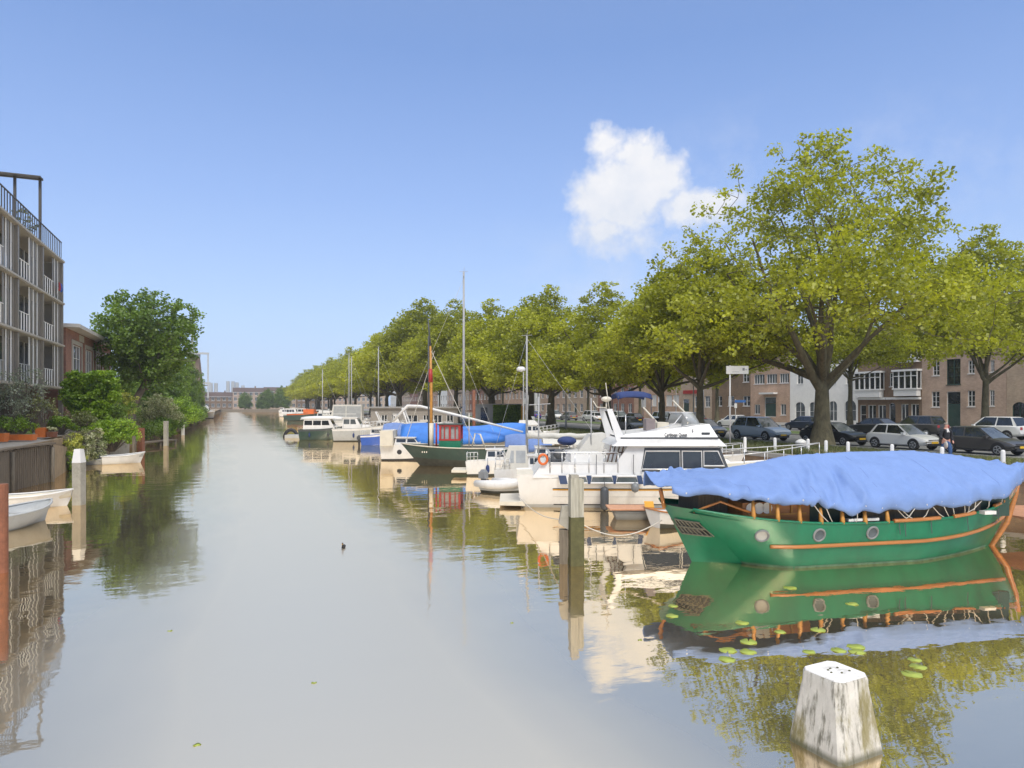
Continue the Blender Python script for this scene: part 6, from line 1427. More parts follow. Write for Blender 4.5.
m_ = MB(); m_.lathe([(.22, 0), (.26, .55)], n=14); m_.build('bin_body', M['mgrey'], t); m_ = MB(); m_.sm = True; m_.lathe([(.30, .552), (.27, .68), (.12, .78), (.01, .80)], n=14); m_.build('lid', M['white'], t)
x, y = W(730, 41); t = thing('sign_board', 'tall white post carrying a flat white sign board with faint grey marks', 'sign', (x, y, QZ), -YAW)
m_ = MB(); m_.tube([(0, 0, 0), (0, 0, Z(365.5, 41) - QZ)], .05, 8); m_.build('post', M['white'], t)
z1, z0 = Z(366, 41) - QZ, Z(374, 41) - QZ
MB().box(-.25, 1.08, -.09, -.052, z0, z1).build('panel', M['white'], t); MB().box(.72, .85, -.096, -.092, z0 + .2, z1 - .12).build('panel_mark', M['mgrey'], t); MB().box(.88, 1.0, -.096, -.092, z0 + .22, z1 - .2).build('panel_mark', M['lgrey'], t)
MB().box(.1, .5, -.096, -.092, z0 + .1, z0 + .14).build('panel_mark', M['lgrey'], t)
def pole(label, px, D, top, r=.06, m_='alu', lamp=False, base=QZ, nm='lamp_post', cat='lamp post'):
    x, y = W(px, D); t = thing(nm, label, cat, (x, y, base), -YAW); h = Z(top, D) - base
    b = MB(); b.tube([(0, 0, 0), (0, 0, 1.0), (0, 0, 1.05), (0, 0, h)], [r * 1.5, r * 1.5, r, r * .8], 8); b.build('pole', M[m_], t)
    if lamp: b = MB(); b.hexa([(-.05, -.12, h), (.75, -.12, h + .08), (.75, .12, h + .08), (-.05, .12, h), (-.05, -.1, h + .12), (.7, -.08, h + .16), (.7, .08, h + .16), (-.05, .1, h + .12)]); b.build('lamp_head', M['lgrey'], t)
    return t
pole('tall grey lamp post rising into the crown left of the sign board', 703, 62, 352, .09, 'alu', True)
pole('shorter grey post left of the tall lamp post beside the ochre-brown house', 693.5, 60, 374, .06, 'alu', nm='post', cat='post')
pole('pale lamp post right of the thick leaning trunk, before the white cars', 566, 72, 378, .07, 'alu', True)
pole('dark thin post between the trunks behind the rolled blue cover', 539, 70, 398, .05, 'dgrey', nm='post', cat='post')
pole('grey post rising before the pink brick house, right of the slim trunk', 676, 66, 384, .05, 'alu', nm='post', cat='post')
pole('white post beside the radar of the sailing yacht', 523.5, 66, 372, .07, 'alu', nm='post', cat='post')
t = pole('dark lamp post by the white building behind the largest trunk', 852, 74, 362, .08, 'dgrey', True)
t = pole('post carrying a small blue street sign, right of the white sign board', 735.5, 66, 399, .04, 'alu', nm='street_sign', cat='sign')
MB().box(-.1, .95, -.06, -.03, Z(402.5, 66) - QZ, Z(400, 66) - QZ).build('blue_panel', mat('sign_blue', (.03, .12, .35), .5, .05, 3), t)
MB().box(-.13, .13, -.06, -.03, Z(408, 66) - QZ, Z(403.5, 66) - QZ).build('white_panel', M['white'], t)
# jetty with orange boards at the bow of the green barge
x, y = W(1004, 18.9); t = thing('jetty', 'low jetty of orange-brown boards at the bow of the green barge', 'jetty', (x, y, 0), -YAW + R(6))
for k in range(9): MB().box(-.1, 4.2, -.9 + k * .24, -.9 + k * .24 + .225, .66, .72).build('board', mat('orange_boards', (.42, .20, .10), .7, .2, 3), t)
MB().box(-.1, 4.2, -.95, -.901, .50, .715).build('edge_beam', M['varnish'], t)
for a_, b_ in ((.1, -.8), (.1, 1.1), (3, -.8), (3, 1.1)): m_ = MB(); m_.tube([(a_, b_, -1), (a_, b_, .655)], .09, 8); m_.build('pile', M['wood'], t)
# finger jetties behind the boats
for i, (xa, y_, lab) in enumerate([(17.5, 24.8, 'narrow grey finger jetty between the named yacht and the canopied cruiser'), (16, 41, 'narrow grey finger jetty left of the dark green barge boats'), (15, 57, 'narrow grey finger jetty beside the hoop-arched cruiser')]):
    t = thing('finger_jetty', lab, 'jetty', (xa, y_, 0)); MB().box(0, QX - xa, -.4, .4, .55, .65).build('deck', M['greywood'], t)
    for k in range(4): m_ = MB(); m_.tube([(.3 + k * (QX - xa) / 4, .3, -1), (.3 + k * (QX - xa) / 4, .3, .548)], .09, 8); m_.build('pile', M['wood'], t)
# grass tufts on the quay edge, seen over the yacht bow
def tufts(name, label, x0, x1, y0, y1, z, n, seed, leaf, h=.35):
    rg = np.random.default_rng(seed); c = np.stack([rg.uniform(x0, x1, n), rg.uniform(y0, y1, n), np.full(n, z)], 1); a = rg.uniform(0, 6.28, n); hh = h * rg.uniform(.4, 1.2, n); lean = rg.normal(0, .10, (n, 2)); w = .018
    dx = np.cos(a) * w; dy = np.sin(a) * w
    p0 = c + np.stack([-dx, -dy, 0 * a], 1); p1 = c + np.stack([dx, dy, 0 * a], 1); p2 = c + np.stack([lean[:, 0] + dx * .2, lean[:, 1] + dy * .2, hh], 1); p3 = c + np.stack([lean[:, 0] - dx * .2, lean[:, 1] - dy * .2, hh], 1)
    V = np.stack([p0, p1, p2, p3], 1).reshape(-1, 3); me = bpy.data.meshes.new(name); me.vertices.add(len(V)); me.vertices.foreach_set('co', V.ravel()); me.loops.add(n * 4); me.loops.foreach_set('vertex_index', np.arange(n * 4)); me.polygons.add(n); me.polygons.foreach_set('loop_start', np.arange(0, n * 4, 4)); me.update(calc_edges=True)
    at = me.attributes.new('tint', 'FLOAT', 'FACE'); at.data.foreach_set('value', rg.random(n).astype(np.float32)); me.materials.append(leaf); o = bpy.data.objects.new(name, me); COL.objects.link(o); tag(o, label, 'grass', kind='stuff')
tufts('verge_grass', 'rough grass growing along the quay edge', QX + .5, QX + 1.5, 14, 90, QZ, 26000, 5, LEAF['olive'], .38)
tufts('lawn_grass', 'short grass of the verge under the quay trees', 31.3, 34.3, 15, 70, QZ, 22000, 6, LEAF['olive'], .16)

# ================================================================== POSTS IN THE WATER
# white stone pier head, nearest
x, y = W(835, 7.42)
t = thing('stone_pile', 'weathered white tapering pile head with flat top, nearest thing in the water', 'pile', (x, y, 0), R(-22.4 + 27))
def octo(r, z, c=.72): return [(r * a_, r * b_, z) for a_, b_ in ((-1, -c), (-c, -1), (c, -1), (1, -c), (1, c), (c, 1), (-c, 1), (-1, c))]
G = [octo(r * .84, z, c) for r, z, c in [(.43, -.8, .86), (.415, 0, .86), (.40, .1, .85), (.345, .45, .80), (.31, .70, .74), (.305, .775, .74), (.295, .80, .74)]]
m_ = MB(); m_.grid(G, closed=True)
def pilemat():
    m, nt, N, L, b = _nt('lichened_white_stone'); tc = N.new('ShaderNodeTexCoord')
    def nz(sc, st, det=8, r=.7):
        mp = N.new('ShaderNodeMapping'); mp.inputs['Scale'].default_value = st; L.new(tc.outputs['Object'], mp.inputs['Vector']); n = N.new('ShaderNodeTexNoise'); n.inputs['Scale'].default_value = sc; n.inputs['Detail'].default_value = det; n.inputs['Roughness'].default_value = r; L.new(mp.outputs[0], n.inputs['Vector']); return n
    def ramp(src, a, b_, ca, cb):
        c = N.new('ShaderNodeValToRGB'); c.color_ramp.elements[0].position = a; c.color_ramp.elements[1].position = b_; c.color_ramp.elements[0].color = ca; c.color_ramp.elements[1].color = cb; L.new(src, c.inputs[0]); return c.outputs[0]
    def mix(f, a, col):
        x_ = N.new('ShaderNodeMix'); x_.data_type = 'RGBA'; L.new(f, x_.inputs['Factor']); L.new(a, x_.inputs['A']); x_.inputs['B'].default_value = col; return x_.outputs['Result']
    base = ramp(nz(5, (1, 1, .6)).outputs['Fac'], .3, .7, (.44, .42, .37, 1), (.66, .64, .58, 1))
    k = ramp(nz(13, (1, 1, .16)).outputs['Fac'], .50, .64, (0, 0, 0, 1), (.85, .85, .85, 1)); c1 = mix(k, base, (.10, .095, .065, 1))
    base2 = ramp(nz(2.3, (1, 1, .35)).outputs['Fac'], .50, .60, (0, 0, 0, 1), (.8, .8, .8, 1)); c2 = mix(base2, c1, (.20, .17, .05, 1))
    # pits, and a stained ring near the waterline
    sp = N.new('ShaderNodeSeparateXYZ'); L.new(tc.outputs['Object'], sp.inputs[0]); c3 = mix(ramp(sp.outputs[2], .03, .09, (.75, .75, .75, 1), (0, 0, 0, 1)), c2, (.06, .065, .03, 1))
    L.new(c3, b.inputs['Base Color']); b.inputs['Roughness'].default_value = .92
    bp = N.new('ShaderNodeBump'); bp.inputs['Strength'].default_value = .6; bp.inputs['Distance'].default_value = .02; L.new(nz(18, (1, 1, .5)).outputs['Fac'], bp.inputs['Height']); L.new(bp.outputs[0], b.inputs['Normal']); return m
PM = pilemat(); m_.build('shaft', PM, t, sharp=30)
G = [octo(.246, .801, .74), octo(.238, .813, .74)]; m_ = MB(); m_.grid(G, closed=True); m_.quad(*octo(.238, .813, .74)); m_.build('top_face', mat('bird_marked_white_top', (.74, .73, .70), .85, .08, 9, dirt=.6, dirtc=(.16, .14, .09), bump=.4), t, sharp=30)
rng = random.Random(4)
for q in range(6):
    a_ = rng.uniform(0, 6.28); r_ = rng.uniform(.05, .18); b_ = MB(); b_.ball((r_ * math.cos(a_), r_ * math.sin(a_), .818), (.018, .012, .007), 6, 4); b_.build('dropping', M['algae'], t)
# central mooring post
x, y = W(575.5, 15.8)
t = thing('mooring_post', 'square wooden mooring post with pale upper half and olive lower half in mid-canal', 'post', (x, y, 0), -YAW + R(8))
m_ = MB(); m_.box(-.14, .045, -.14, .14, 1.12, 2.02); m_.box(.055, .17, -.12, .14, 1.12, 1.99); m_.build('upper_shaft', mat('pale_weathered_post', (.36, .345, .28), .9, .2, 5, bump=.5, stretch=(4, 4, .4), dirt=.7, dirtc=(.10, .095, .05)), t)
m_ = MB(); m_.box(-.142, .172, -.142, .142, -1, 1.118); m_.build('lower_shaft', M['algae'], t); MB().box(-.13, .05, -.13, .13, 2.022, 2.09).build('cap', M['concrete'], t)
x, y = W(562.5, 15.95); t2 = thing('mooring_block', 'short stubby post with lichened sloping beige head against the central mooring post', 'post', (x, y, 0), -YAW)
m_ = MB(); m_.hexa([(-.09, -.12, .95), (.13, -.12, .80), (.13, .12, .80), (-.09, .12, .95), (-.02, -.11, 1.34), (.14, -.11, 1.36), (.14, .11, 1.36), (-.02, .11, 1.34)]); m_.build('head', M['concrete'], t2); MB().box(-.07, .12, -.09, .09, -1, .798).build('stub', M['wood'], t2)
mb = MB(); a0 = Vector((*W(578, 15.8), .98)); a1 = Vector((*W(662, 16.0), 1.0)); pts = [a0.lerp(a1, k / 16) - Vector((0, 0, .33 * math.sin(math.pi * k / 16) ** 1)) for k in range(17)]; mb.tube(pts, .013, 5); o = mb.build('mooring_rope', M['rope'], fix=False); tag(o, 'pale mooring rope sagging from the central post to the green barge', 'rope')
mb = MB(); a0 = Vector((*W(518, 24.5), .45)); a1 = Vector((*W(571, 15.7), 1.05)); pts = [a0.lerp(a1, k / 12) - Vector((0, 0, .25 * math.sin(math.pi * k / 12))) for k in range(13)]; mb.tube(pts, .013, 5); o = mb.build('mooring_rope', M['rope'], fix=False); tag(o, 'pale mooring rope from the yacht stern to the central post', 'rope')
# left posts
def wpost(label, px, D, top, w, m_, capm=None, caph=.35, rz=0, round_=False, name='mooring_post'):
    x, y = W(px, D); t = thing(name, label, 'post', (x, y, 0), rz); h = Z(top, D)
    b = MB()
    if round_: b.lathe([(w, -1), (w, h)], n=14)
    else: b.box(-w, w, -w, w, -1, h - (caph if capm else 0))
    b.build('shaft', m_, t)
    if capm: b = MB(); b.hexa([(-w * 1.03, -w * 1.03, h - caph + .001), (w * 1.03, -w * 1.03, h - caph + .001), (w * 1.03, w * 1.03, h - caph + .001), (-w * 1.03, w * 1.03, h - caph + .001), (-w * .7, -w * .7, h), (w * .7, -w * .7, h), (w * .7, w * .7, h), (-w * .7, w * .7, h)]); b.build('cap', capm, t)
    return t
wpost('square grey mooring post with white-painted head near the left bank', 79, 25.3, 449, .16, M['concrete'], M['white'], .5, rz=-YAW)
wpost('rusty brown round post at the left edge of the photo beside the grey dinghy', 2, 15.1, 484, .12, M['rust'], round_=True)
wpost('rusty brown square post beyond the white tender', 141, 50, 428, .18, M['rust'], rz=-YAW)
wpost('grey mooring post beyond the rusty square post', 166, 62, 421, .16, M['concrete'], rz=-YAW)
wpost('small pale post under the bank trees, farthest of the left posts', 183, 84, 424, .14, M['white'], rz=-YAW)
wpost('thin grey post close beside the rusty square post', 134, 47, 436, .08, M['wood'], rz=-YAW)

# ================================================================== LEFT BANK
t = thing('timber_wall', 'retaining wall of upright weathered planks along the left terrace', 'wall', (0, 0, 0))
y = 8.0; q = 0; rng = random.Random(8)
PX = lambda y: -8.8 + (y - 35.4) * .20 if y > 35.4 else -8.8
GR = MB()
while y < 39.2:
    x_ = min(PX(y), -8.0); GR.box(x_ + rng.uniform(-.02, .02), x_ + .09, y, y + .155, -.6, LZ - .04 - rng.uniform(0, .05)); y += .17
GR.build('planks', M['greywood'], t, fix=False)
m_ = MB(); m_.hexa([(-8.95, 8, LZ - .02), (-8.6, 8, LZ - .02), (-8.6, 35.4, LZ - .02), (-8.95, 35.4, LZ - .02), (-8.95, 8, LZ + .06), (-8.6, 8, LZ + .06), (-8.6, 35.4, LZ + .06), (-8.95, 35.4, LZ + .06)]); m_.hexa([(-8.95, 35.402, LZ - .02), (-8.6, 35.402, LZ - .02), (-7.85, 39.2, LZ - .02), (-8.2, 39.2, LZ - .02), (-8.95, 35.402, LZ + .06), (-8.6, 35.402, LZ + .06), (-7.85, 39.2, LZ + .06), (-8.2, 39.2, LZ + .06)]); m_.build('capping_board', M['greywood'], t)
for y_ in (12, 16, 20, 24, 28, 32, 35.2, 38.9): m_ = MB(); m_.tube([(min(PX(y_), -8.0) + .16, y_, -.6), (min(PX(y_), -8.0) + .16, y_, LZ - .15)], .09, 8); m_.build('pile', M['wood'], t)
tag(MB().hexa([(-8.8, 35.4, -.6), (-8.0, 39.2, -.6), (-8.0, 46.5, -.6), (-9.2, 46.5, -.6), (-8.8, 35.4, LZ - .03), (-8.05, 39.1, LZ - .03), (-8.3, 46.5, LZ - .03), (-9.2, 46.5, LZ - .03)]) or GR, ) if False else None
b = MB(); b.faces([(-8.8, 35.4, -.6), (-8.05, 39.2, -.6), (-8.6, 47, -.6), (-9.4, 47, -.6), (-8.8, 35.4, LZ - .03), (-8.1, 39.2, LZ - .03), (-8.7, 47, LZ - .6), (-9.4, 47, LZ - .03)], [(4, 5, 6, 7), (0, 1, 5, 4), (1, 2, 6, 5), (2, 3, 7, 6)]); tag(b.build('garden_bank', M['soil']), kind='structure')
# planters
def planter(label, px, D, w, h, m_, rz=-YAW, plant=None, seed=1, psz=(.5, .3, .5), leaf='lime'):
    x, y = W(px, D); t = thing('planter', label, 'planter', (x, y, LZ + .06), rz)
    b = MB(); b.hexa([(-w / 2, -.16, 0), (w / 2, -.16, 0), (w / 2, .16, 0), (-w / 2, .16, 0), (-w / 2 - .03, -.2, h), (w / 2 + .03, -.2, h), (w / 2 + .03, .2, h), (-w / 2 - .03, .2, h)]); b.build('tub', m_, t)
    b = MB(); b.box(-w / 2, w / 2, -.17, .17, h + .002, h + .02); b.build('soil', M['soil'], t)
    if plant: bush('planter_plant', plant, 'plant', (x, y, LZ + .06 + h), psz, LEAF[leaf], seed, per=60, lsz=.09, ncl=26)
planter('long low orange trough planter on the timber wall', 21, 35.3, 1.4, .30, M['terracotta'], plant='bushy green plant in the long orange trough', seed=5, psz=(.75, .35, .75), leaf='lime')
planter('square tall orange tub at the end of the timber wall', 42, 38.5, .5, .55, M['terracotta'], plant='feathery olive shrub in the square orange tub', seed=6, psz=(.75, .6, 1.9), leaf='olive')
planter('small orange tub at the left edge of the timber wall', 1, 33.9, .5, .42, M['terracotta'], plant='dark leafy plant in the small orange tub', seed=7, psz=(.35, .3, .6), leaf='lime')
planter('small round-looking reddish pot on the low garden wall beyond the round bush', 129, 50, .45, .35, M['terracotta'])
planter('small brown pot beside the square orange tub', 52, 38.6, .35, .3, M['rust'], plant='small pale plant in the brown pot', seed=8, psz=(.25, .25, .3), leaf='flower')
bush('silver_shrub', 'big silver-grey shrub at the left edge on the terrace', 'shrub', (*W(4, 38.5), LZ), (1.3, 1.1, 4.0), LEAF['grey'], 31, per=60, lsz=.10, ncl=90, crad=(.14, .28))
bush('silver_shrub', 'silver-grey shrub between the timber wall and the apartment posts', 'shrub', (*W(28, 41), LZ), (1.25, 1.0, 4.2), LEAF['grey'], 32, per=55, lsz=.10, ncl=80, crad=(.12, .26))
bush('garden_bush', 'low dark green plant behind the long orange trough', 'shrub', (*W(10, 36.5), LZ), (.9, .7, 1.3), LEAF['dark'], 33, per=70, lsz=.12, ncl=40)
bush('garden_bush', 'small bright green clump right of the square orange tub', 'shrub', (*W(61, 43), LZ), (.8, .7, 1.2), LEAF['lime'], 34, per=80, lsz=.12, ncl=40)
bush('garden_bush', 'pale olive bush under the big ivy mound', 'shrub', (*W(80, 47), LZ), (1.0, .8, 1.5), LEAF['olive'], 35, per=60, lsz=.12, ncl=50)
# ivy mound on a trunk
x, y = W(91, 50); iv = thing('ivy_mound', 'big rounded bright green ivy mound in front of the brick house', 'shrub', (x, y, LZ))
rng = random.Random(44); cl = []; rr = []
for _ in range(330):
    u, v = rng.uniform(-1, 1), rng.uniform(-1, 1); 
    zc = 2.65 + v * 1.55; rx = 1.72 * (1 - max(0, abs(v) - .55) ** 2 * 1.2) * (1 if v > -.3 else .9 - .5 * (-.3 - v)); c = Vector((u * rx, rng.uniform(-1, 1) * 1.15 * (1 - abs(u) * .4), zc)); cl.append(c); rr.append(rng.uniform(.22, .42))
for _ in range(40): cl.append(Vector((rng.uniform(.2, 1.15), rng.uniform(-.5, .5), rng.uniform(.3, 1.4)))); rr.append(rng.uniform(.2, .35))
C, S, T = clump_leaves([np.array(c) for c in cl], rr, 620, .15, 44, [.42 + .3 * (c.z - 2.6) / 1.6 * 0 + rng.uniform(-.3, .3) for c in cl]); leaves_mesh('foliage', C, S, T, LEAF['ivy'], iv, seed=44)
m_ = MB(); m_.tube([(.9, 0, -.1), (.95, 0, 1.5), (.4, 0, 2.6)], [.16, .13, .1], 8); m_.tube([(-.6, .2, -.1), (-.5, .1, 2.4)], [.1, .08], 6); m_.build('stems', M['bark2'], iv)
bush('garden_bush', 'rounded bright green bush hanging over the water behind the white tender', 'shrub', (*W(112, 47.5), .5), (1.65, 1.2, 2.2), LEAF['ivy'], 36, per=190, lsz=.13, ncl=110, crad=(.16, .28))
# flower cascades over the bank
def cascade(name, label, px0, px1, D, z1, z0, leaf, seed, n=130):
    x0, y0 = W(px0, D); x1, y1 = W(px1, D + 2); t = thing(name, label, 'plant', (x0, y0, 0)); rng = random.Random(seed); cl = []; rr = []; st = MB()
    for _ in range(n):
        f = rng.random(); v = rng.random(); c = Vector(((x1 - x0) * f + .35 * (1 - v) ** .5 + rng.uniform(-.1, .25), (y1 - y0) * f, z0 + (z1 - z0) * v + .12 * math.sin(f * 9))); cl.append(c); rr.append(rng.uniform(.12, .24)); st.tube([(c.x - .3, c.y, z1), tuple(c)], .01, 3, cap=False)
    C, S, T = clump_leaves([np.array(c) for c in cl], rr, 1300, .085, seed, [rng.choice((.15, .3, .75, .95)) for _ in cl]); leaves_mesh('foliage', C, S, T, leaf, t, seed=seed); st.build('stems', M['bark2'], t, fix=False)
cascade('hanging_plant', 'yellow-green flowering plant spilling down right of the timber wall', 62, 74, 38.8, 1.95, .05, LEAF['yellowf'], 51, 150)
cascade('hanging_plant', 'cream and yellow flowering mound spilling over the bank behind the white-headed post', 77, 96, 41, 2.1, .4, LEAF['flower'], 52, 150)
cascade('hanging_plant', 'ivy trailing to the water beneath the yellow flowering plant', 63, 72, 38.0, .9, -.02, LEAF['ivy'], 53, 70)
bush('flowering_shrub', 'cream-flowered elder-like shrub under the bank trees', 'shrub', (*W(158, 75), .6), (2.4, 1.8, 4.2), LEAF['flower'], 54, per=110, lsz=.16, ncl=120, crad=(.12, .22))
bush('garden_bush', 'yellow-green bush at the foot of the leaning tree', 'shrub', (*W(121, 62), LZ), (1.3, 1.2, 3.2), LEAF['yellowf'], 55, per=90, lsz=.15, ncl=60)
bush('garden_bush', 'dark bush behind the leaning trunk', 'shrub', (*W(150, 80), .8), (2.2, 1.5, 2.2), LEAF['dark'], 56, per=120, lsz=.18, ncl=90)
bush('garden_bush', 'mid green bush overhanging the water beyond the cream-flowered shrub', 'shrub', (*W(178, 92), .3), (2.6, 2.2, 4.6), LEAF['ivy'], 57, per=110, lsz=.2, ncl=110)
bush('garden_bush', 'dark low growth along the water left of the far white boat', 'shrub', (*W(190, 150), .2), (2.0, 5, 4.5), LEAF['dark'], 58, per=110, lsz=.3, ncl=120)
bush('garden_bush', 'hedge of mixed greenery closing the garden behind the ivy mound', 'shrub', (*W(104, 58), LZ), (2.2, 1.6, 2.6), LEAF['dark'], 59, per=120, lsz=.17, ncl=100)
bush('garden_bush', 'low greenery over the bank beyond the rusty square post', 'shrub', (*W(152, 66), .2), (1.6, 1.2, 1.8), LEAF['dark'], 60, per=120, lsz=.15, ncl=80)
rng = random.Random(77)
for i, (px, D, sz, lf, lab) in enumerate([(171, 84, 2.0, 'dark', 'dark shrub at the waterline beyond the landing stage'), (184, 104, 2.4, 'ivy', 'bright shrub at the waterline below the narrow bank tree'), (190, 122, 2.6, 'dark', 'dark shrub at the waterline left of the windmill foot'), (196, 140, 2.4, 'dark', 'last dark shrub at the waterline before the far white boat'), (163, 73, 1.5, 'lime', 'lime shrub trailing into the water behind the grey mooring post')]):
    bush('garden_bush', lab, 'shrub', (*W(px, D), .0), (sz * .9, sz * 1.6, sz * 1.5), LEAF[lf], 80 + i, per=120, lsz=.2, ncl=90)
# low garden wall & chairs
m_ = MB(); x, y = W(118, 49.5); m_.box(-1.4, 1.2, -.2, .2, -.5, 1.35); o = m_.build('garden_wall', M['concrete'], loc=(x, y, 0), rz=R(70)); tag(o, 'low stone garden wall at the water behind the white tender', 'wall')
# fencing landing
t = thing('landing', 'low timber landing stage at the water under the bank trees', 'jetty', (*W(156, 62), 0), R(68)); MB().box(-3, 3, -.5, .5, .35, .45).build('deck', M['greywood'], t)
for a_ in (-2.8, 0, 2.8): m_ = MB(); m_.tube([(a_, -.4, -1), (a_, -.4, .348)], .09, 8); m_.build('pile', M['wood'], t)

# small boats, left
def dinghy(label, px, D, L_, B, rz, hm='white', inner='cream', fb=.42, thw=True, motor=None, bowf=1.35):
    x, y = W(px, D); t = thing('dinghy', label, 'boat', (x, y, 0), rz); n = 18
    pt, sh, hf = hull_pts(L_, B, fb, fb, fb * bowf, draft=.12, tr=.72, rs=.08, rb=.3, bowp=2.3, flare=.3)
    b = MB(); b.sm = True
    K = [j / 6 for j in range(7)]
    for sd in (-1, 1): b.grid([[(pt(i / n, k, sd)[0] - L_ / 2,) + pt(i / n, k, sd)[1:] for k in K] for i in range(n + 1)])
    P = [pt(0, k, -1) for k in K] + [pt(0, k, 1) for k in K[::-1]]; b.sm = False; b.quad(*[(p[0] - L_ / 2, p[1], p[2]) for p in P]); h = b.build('hull', M[hm], t, sharp=40)
    b = MB(); b.sm = True
    b.grid([[(pt(.04 + .92 * i / n, .98, -1)[0] - L_ / 2, f * hf(.04 + .92 * i / n) * .86, sh(.04 + .92 * i / n) - .02 - (.26 * (1 - abs(f) ** 6))) for f in (-1, -.9, -.7, 0, .7, .9, 1)] for i in range(n + 1)]); b.build('inner_shell', M[inner], t, fix=False)
    b = MB(); P = [pt(i / n, 1, -1) for i in range(n + 1)] + [pt(i / n, 1, 1) for i in range(n, -1, -1)] + [pt(0, 1, -1)]; b.tube([(p[0] - L_ / 2, p[1], p[2]) for p in P], .035, 6); b.build('gunwale', M[hm], t)
    for f in (.28, .58): MB().box(L_ * f - L_ / 2 - .12, L_ * f - L_ / 2 + .12, -hf(f) * .86, hf(f) * .86, sh(f) - .12, sh(f) - .08).build('thwart', M[inner], t)
    if motor: outboard(t, -L_ / 2 - .03, 0, .18, M[motor], .8)
    return t
dinghy('light grey dinghy beside the rusty round post at the left edge', 9, 20.6, 3.3, 1.45, R(62), 'lgrey', 'lgrey', .48)
dinghy('white dinghy with rounded bow right of the light grey dinghy', 30, 24.6, 2.75, 1.3, R(5), 'white', 'cream', .45)
tn = dinghy('white tender with grey outboard moored below the round bush', 123, 43.3, 2.5, 1.2, R(18), 'white', 'lgrey', .5, motor='dgrey')
dinghy('low grey rowing boat just left of the white tender', 98, 42.6, 1.9, .9, R(-10), 'lgrey', 'mgrey', .3)

# ================================================================== DUCK AND LILIES
x, y = W(343.5, 683 * 3.7 / (548 - 405)); t = thing('duck', 'dark duck swimming alone in the middle of the canal', 'duck', (x, y, 0), R(250), scale=(.62, .62, .62))
b = MB(); b.sm = True
G = []
for i in range(11):
    f = i / 10; xx = -.20 + .38 * f; r_ = .085 * math.sin(math.pi * min(1, f * .96 + .05)) ** .6; zc = .045 + (.05 * (1 - f) ** 3); G.append([(xx, r_ * math.cos(a_), zc + r_ * .8 * math.sin(a_)) for a_ in [2 * math.pi * k / 10 for k in range(10)]])
b.grid(G, closed=True); b.tube([(.13, 0, .08), (.17, 0, .15), (.175, 0, .20)], [.045, .032, .03], 8); b.ball((.19, 0, .225), (.045, .036, .036), 8, 6); b.build('body', mat('dark_plumage', (.025, .022, .02), .7, .3, 20), t, sharp=60)
b = MB(); b.hexa([(.225, -.015, .205), (.28, -.018, .20), (.28, .018, .20), (.225, .015, .205), (.225, -.012, .225), (.28, -.014, .21), (.28, .014, .21), (.225, .012, .225)]); b.build('bill', M['ochre'], t)
pads = [(742, 623), (748.5, 642), (727, 659.5), (735, 587.5) if False else (780, 632), (852, 604), (728, 650.5), (748, 652), (809, 652), (838.5, 650.5), (856, 647), (857, 652), (914.5, 660), (918, 667), (912, 674.5), (818, 630), (673, 606), (672, 616), (790, 588)]
def pad(i, px, py):
    D = FPX * CAMZ / (py - HOR); x, y = W(px, D); r_ = (.11, .13, .12, .09)[i % 4]; rng = random.Random(i)
    rot = rng.uniform(0, 6.28); t = MB(); n_ = 22; P = [(0, 0, .006)] + [(r_ * (1 + .05 * math.sin(k * 1.7 + i)) * math.cos(rot + .14 + (2 * math.pi - .28) * k / n_), r_ * (1 + .05 * math.sin(k * 1.7 + i)) * math.sin(rot + .14 + (2 * math.pi - .28) * k / n_), .006 + .006 * math.sin(k * .9 + i)) for k in range(n_ + 1)]
    t.sm = True; t.faces(P, [(0, k, k + 1) for k in range(1, n_ + 1)]); o = t.build('lily_pad', M['lily'], loc=(x, y, 0), fix=False); md = o.modifiers.new('t', 'SOLIDIFY'); md.thickness = .006; return o
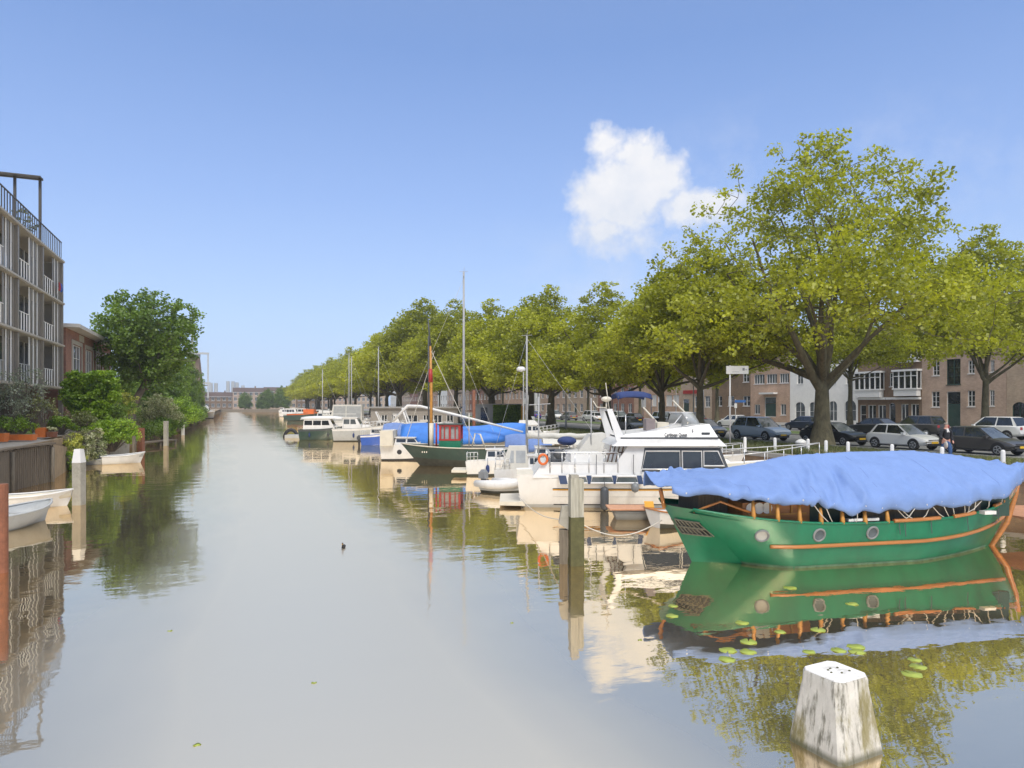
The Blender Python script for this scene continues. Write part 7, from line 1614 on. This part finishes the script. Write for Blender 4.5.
plab = ['lily pad just above the wide pair at the left of the tarpaulin reflection', 'single lily pad over the left pair of pads', 'leftmost lily pad on the tarpaulin reflection', 'lily pad between the second porthole reflection and the white pile head', 'lily pad on the rub rail reflection below the rightmost porthole',
 'upper left lily pad of the left pair on the tarpaulin reflection', 'right lily pad of the left pair on the tarpaulin reflection', 'single lily pad right above the white pile head', 'left lily pad of the trio above the white pile head', 'upper lily pad of the trio above the white pile head', 'lower right lily pad of the trio above the white pile head',
 'upper of the three lily pads right of the white pile head', 'middle of the three lily pads right of the white pile head', 'lowest of the three lily pads right of the white pile head', 'lily pad under the middle porthole reflection', 'upper lily pad on the dark stern reflection', 'lower lily pad on the dark stern reflection', 'lily pad farthest up, close under the green hull']
for i, (px, py) in enumerate(pads):
    o = pad(i, px, py); tag(o, plab[i], 'lily pad', 'lily pads by the green barge')
# floating scum and leaves
for i, (px, py) in enumerate([(314, 683), (197, 745), (170, 631), (512, 623), (640, 640)]):
    D = FPX * CAMZ / (py - HOR); x, y = W(px, D); o = pad(40 + i, px, py); o.name = 'floating_leaf'; o.scale = (.32, .22, 1); tag(o, ['tiny pale leaf floating low in mid-canal', 'tiny leaf floating at the bottom left', 'tiny leaf floating beyond the left reflections', 'tiny leaf floating near the middle of the canal', 'tiny leaf floating left of the barge reflection'][i], 'leaf')
# rope on the terrace, climbing ivy on the quay face near the named yacht
if HAZE > 0:
    b = MB(); b.box(-130, 300, -12, 700, -1.8, 60); hz = b.build('haze', [], None) if False else None
    me = bpy.data.meshes.new('haze'); me.from_pydata(b.v, [], b.f); hz = bpy.data.objects.new('haze', me); COL.objects.link(hz); tag(hz, kind='stuff')
    m = bpy.data.materials.new('haze_air'); m.use_nodes = True; nt = m.node_tree; nt.nodes.remove(nt.nodes['Principled BSDF'])
    v = nt.nodes.new('ShaderNodeVolumePrincipled'); v.inputs['Color'].default_value = (.92, .96, 1, 1); v.inputs['Density'].default_value = HAZE; v.inputs['Anisotropy'].default_value = .2
    nt.links.new(v.outputs[0], nt.nodes['Material Output'].inputs['Volume']); me.materials.append(m)
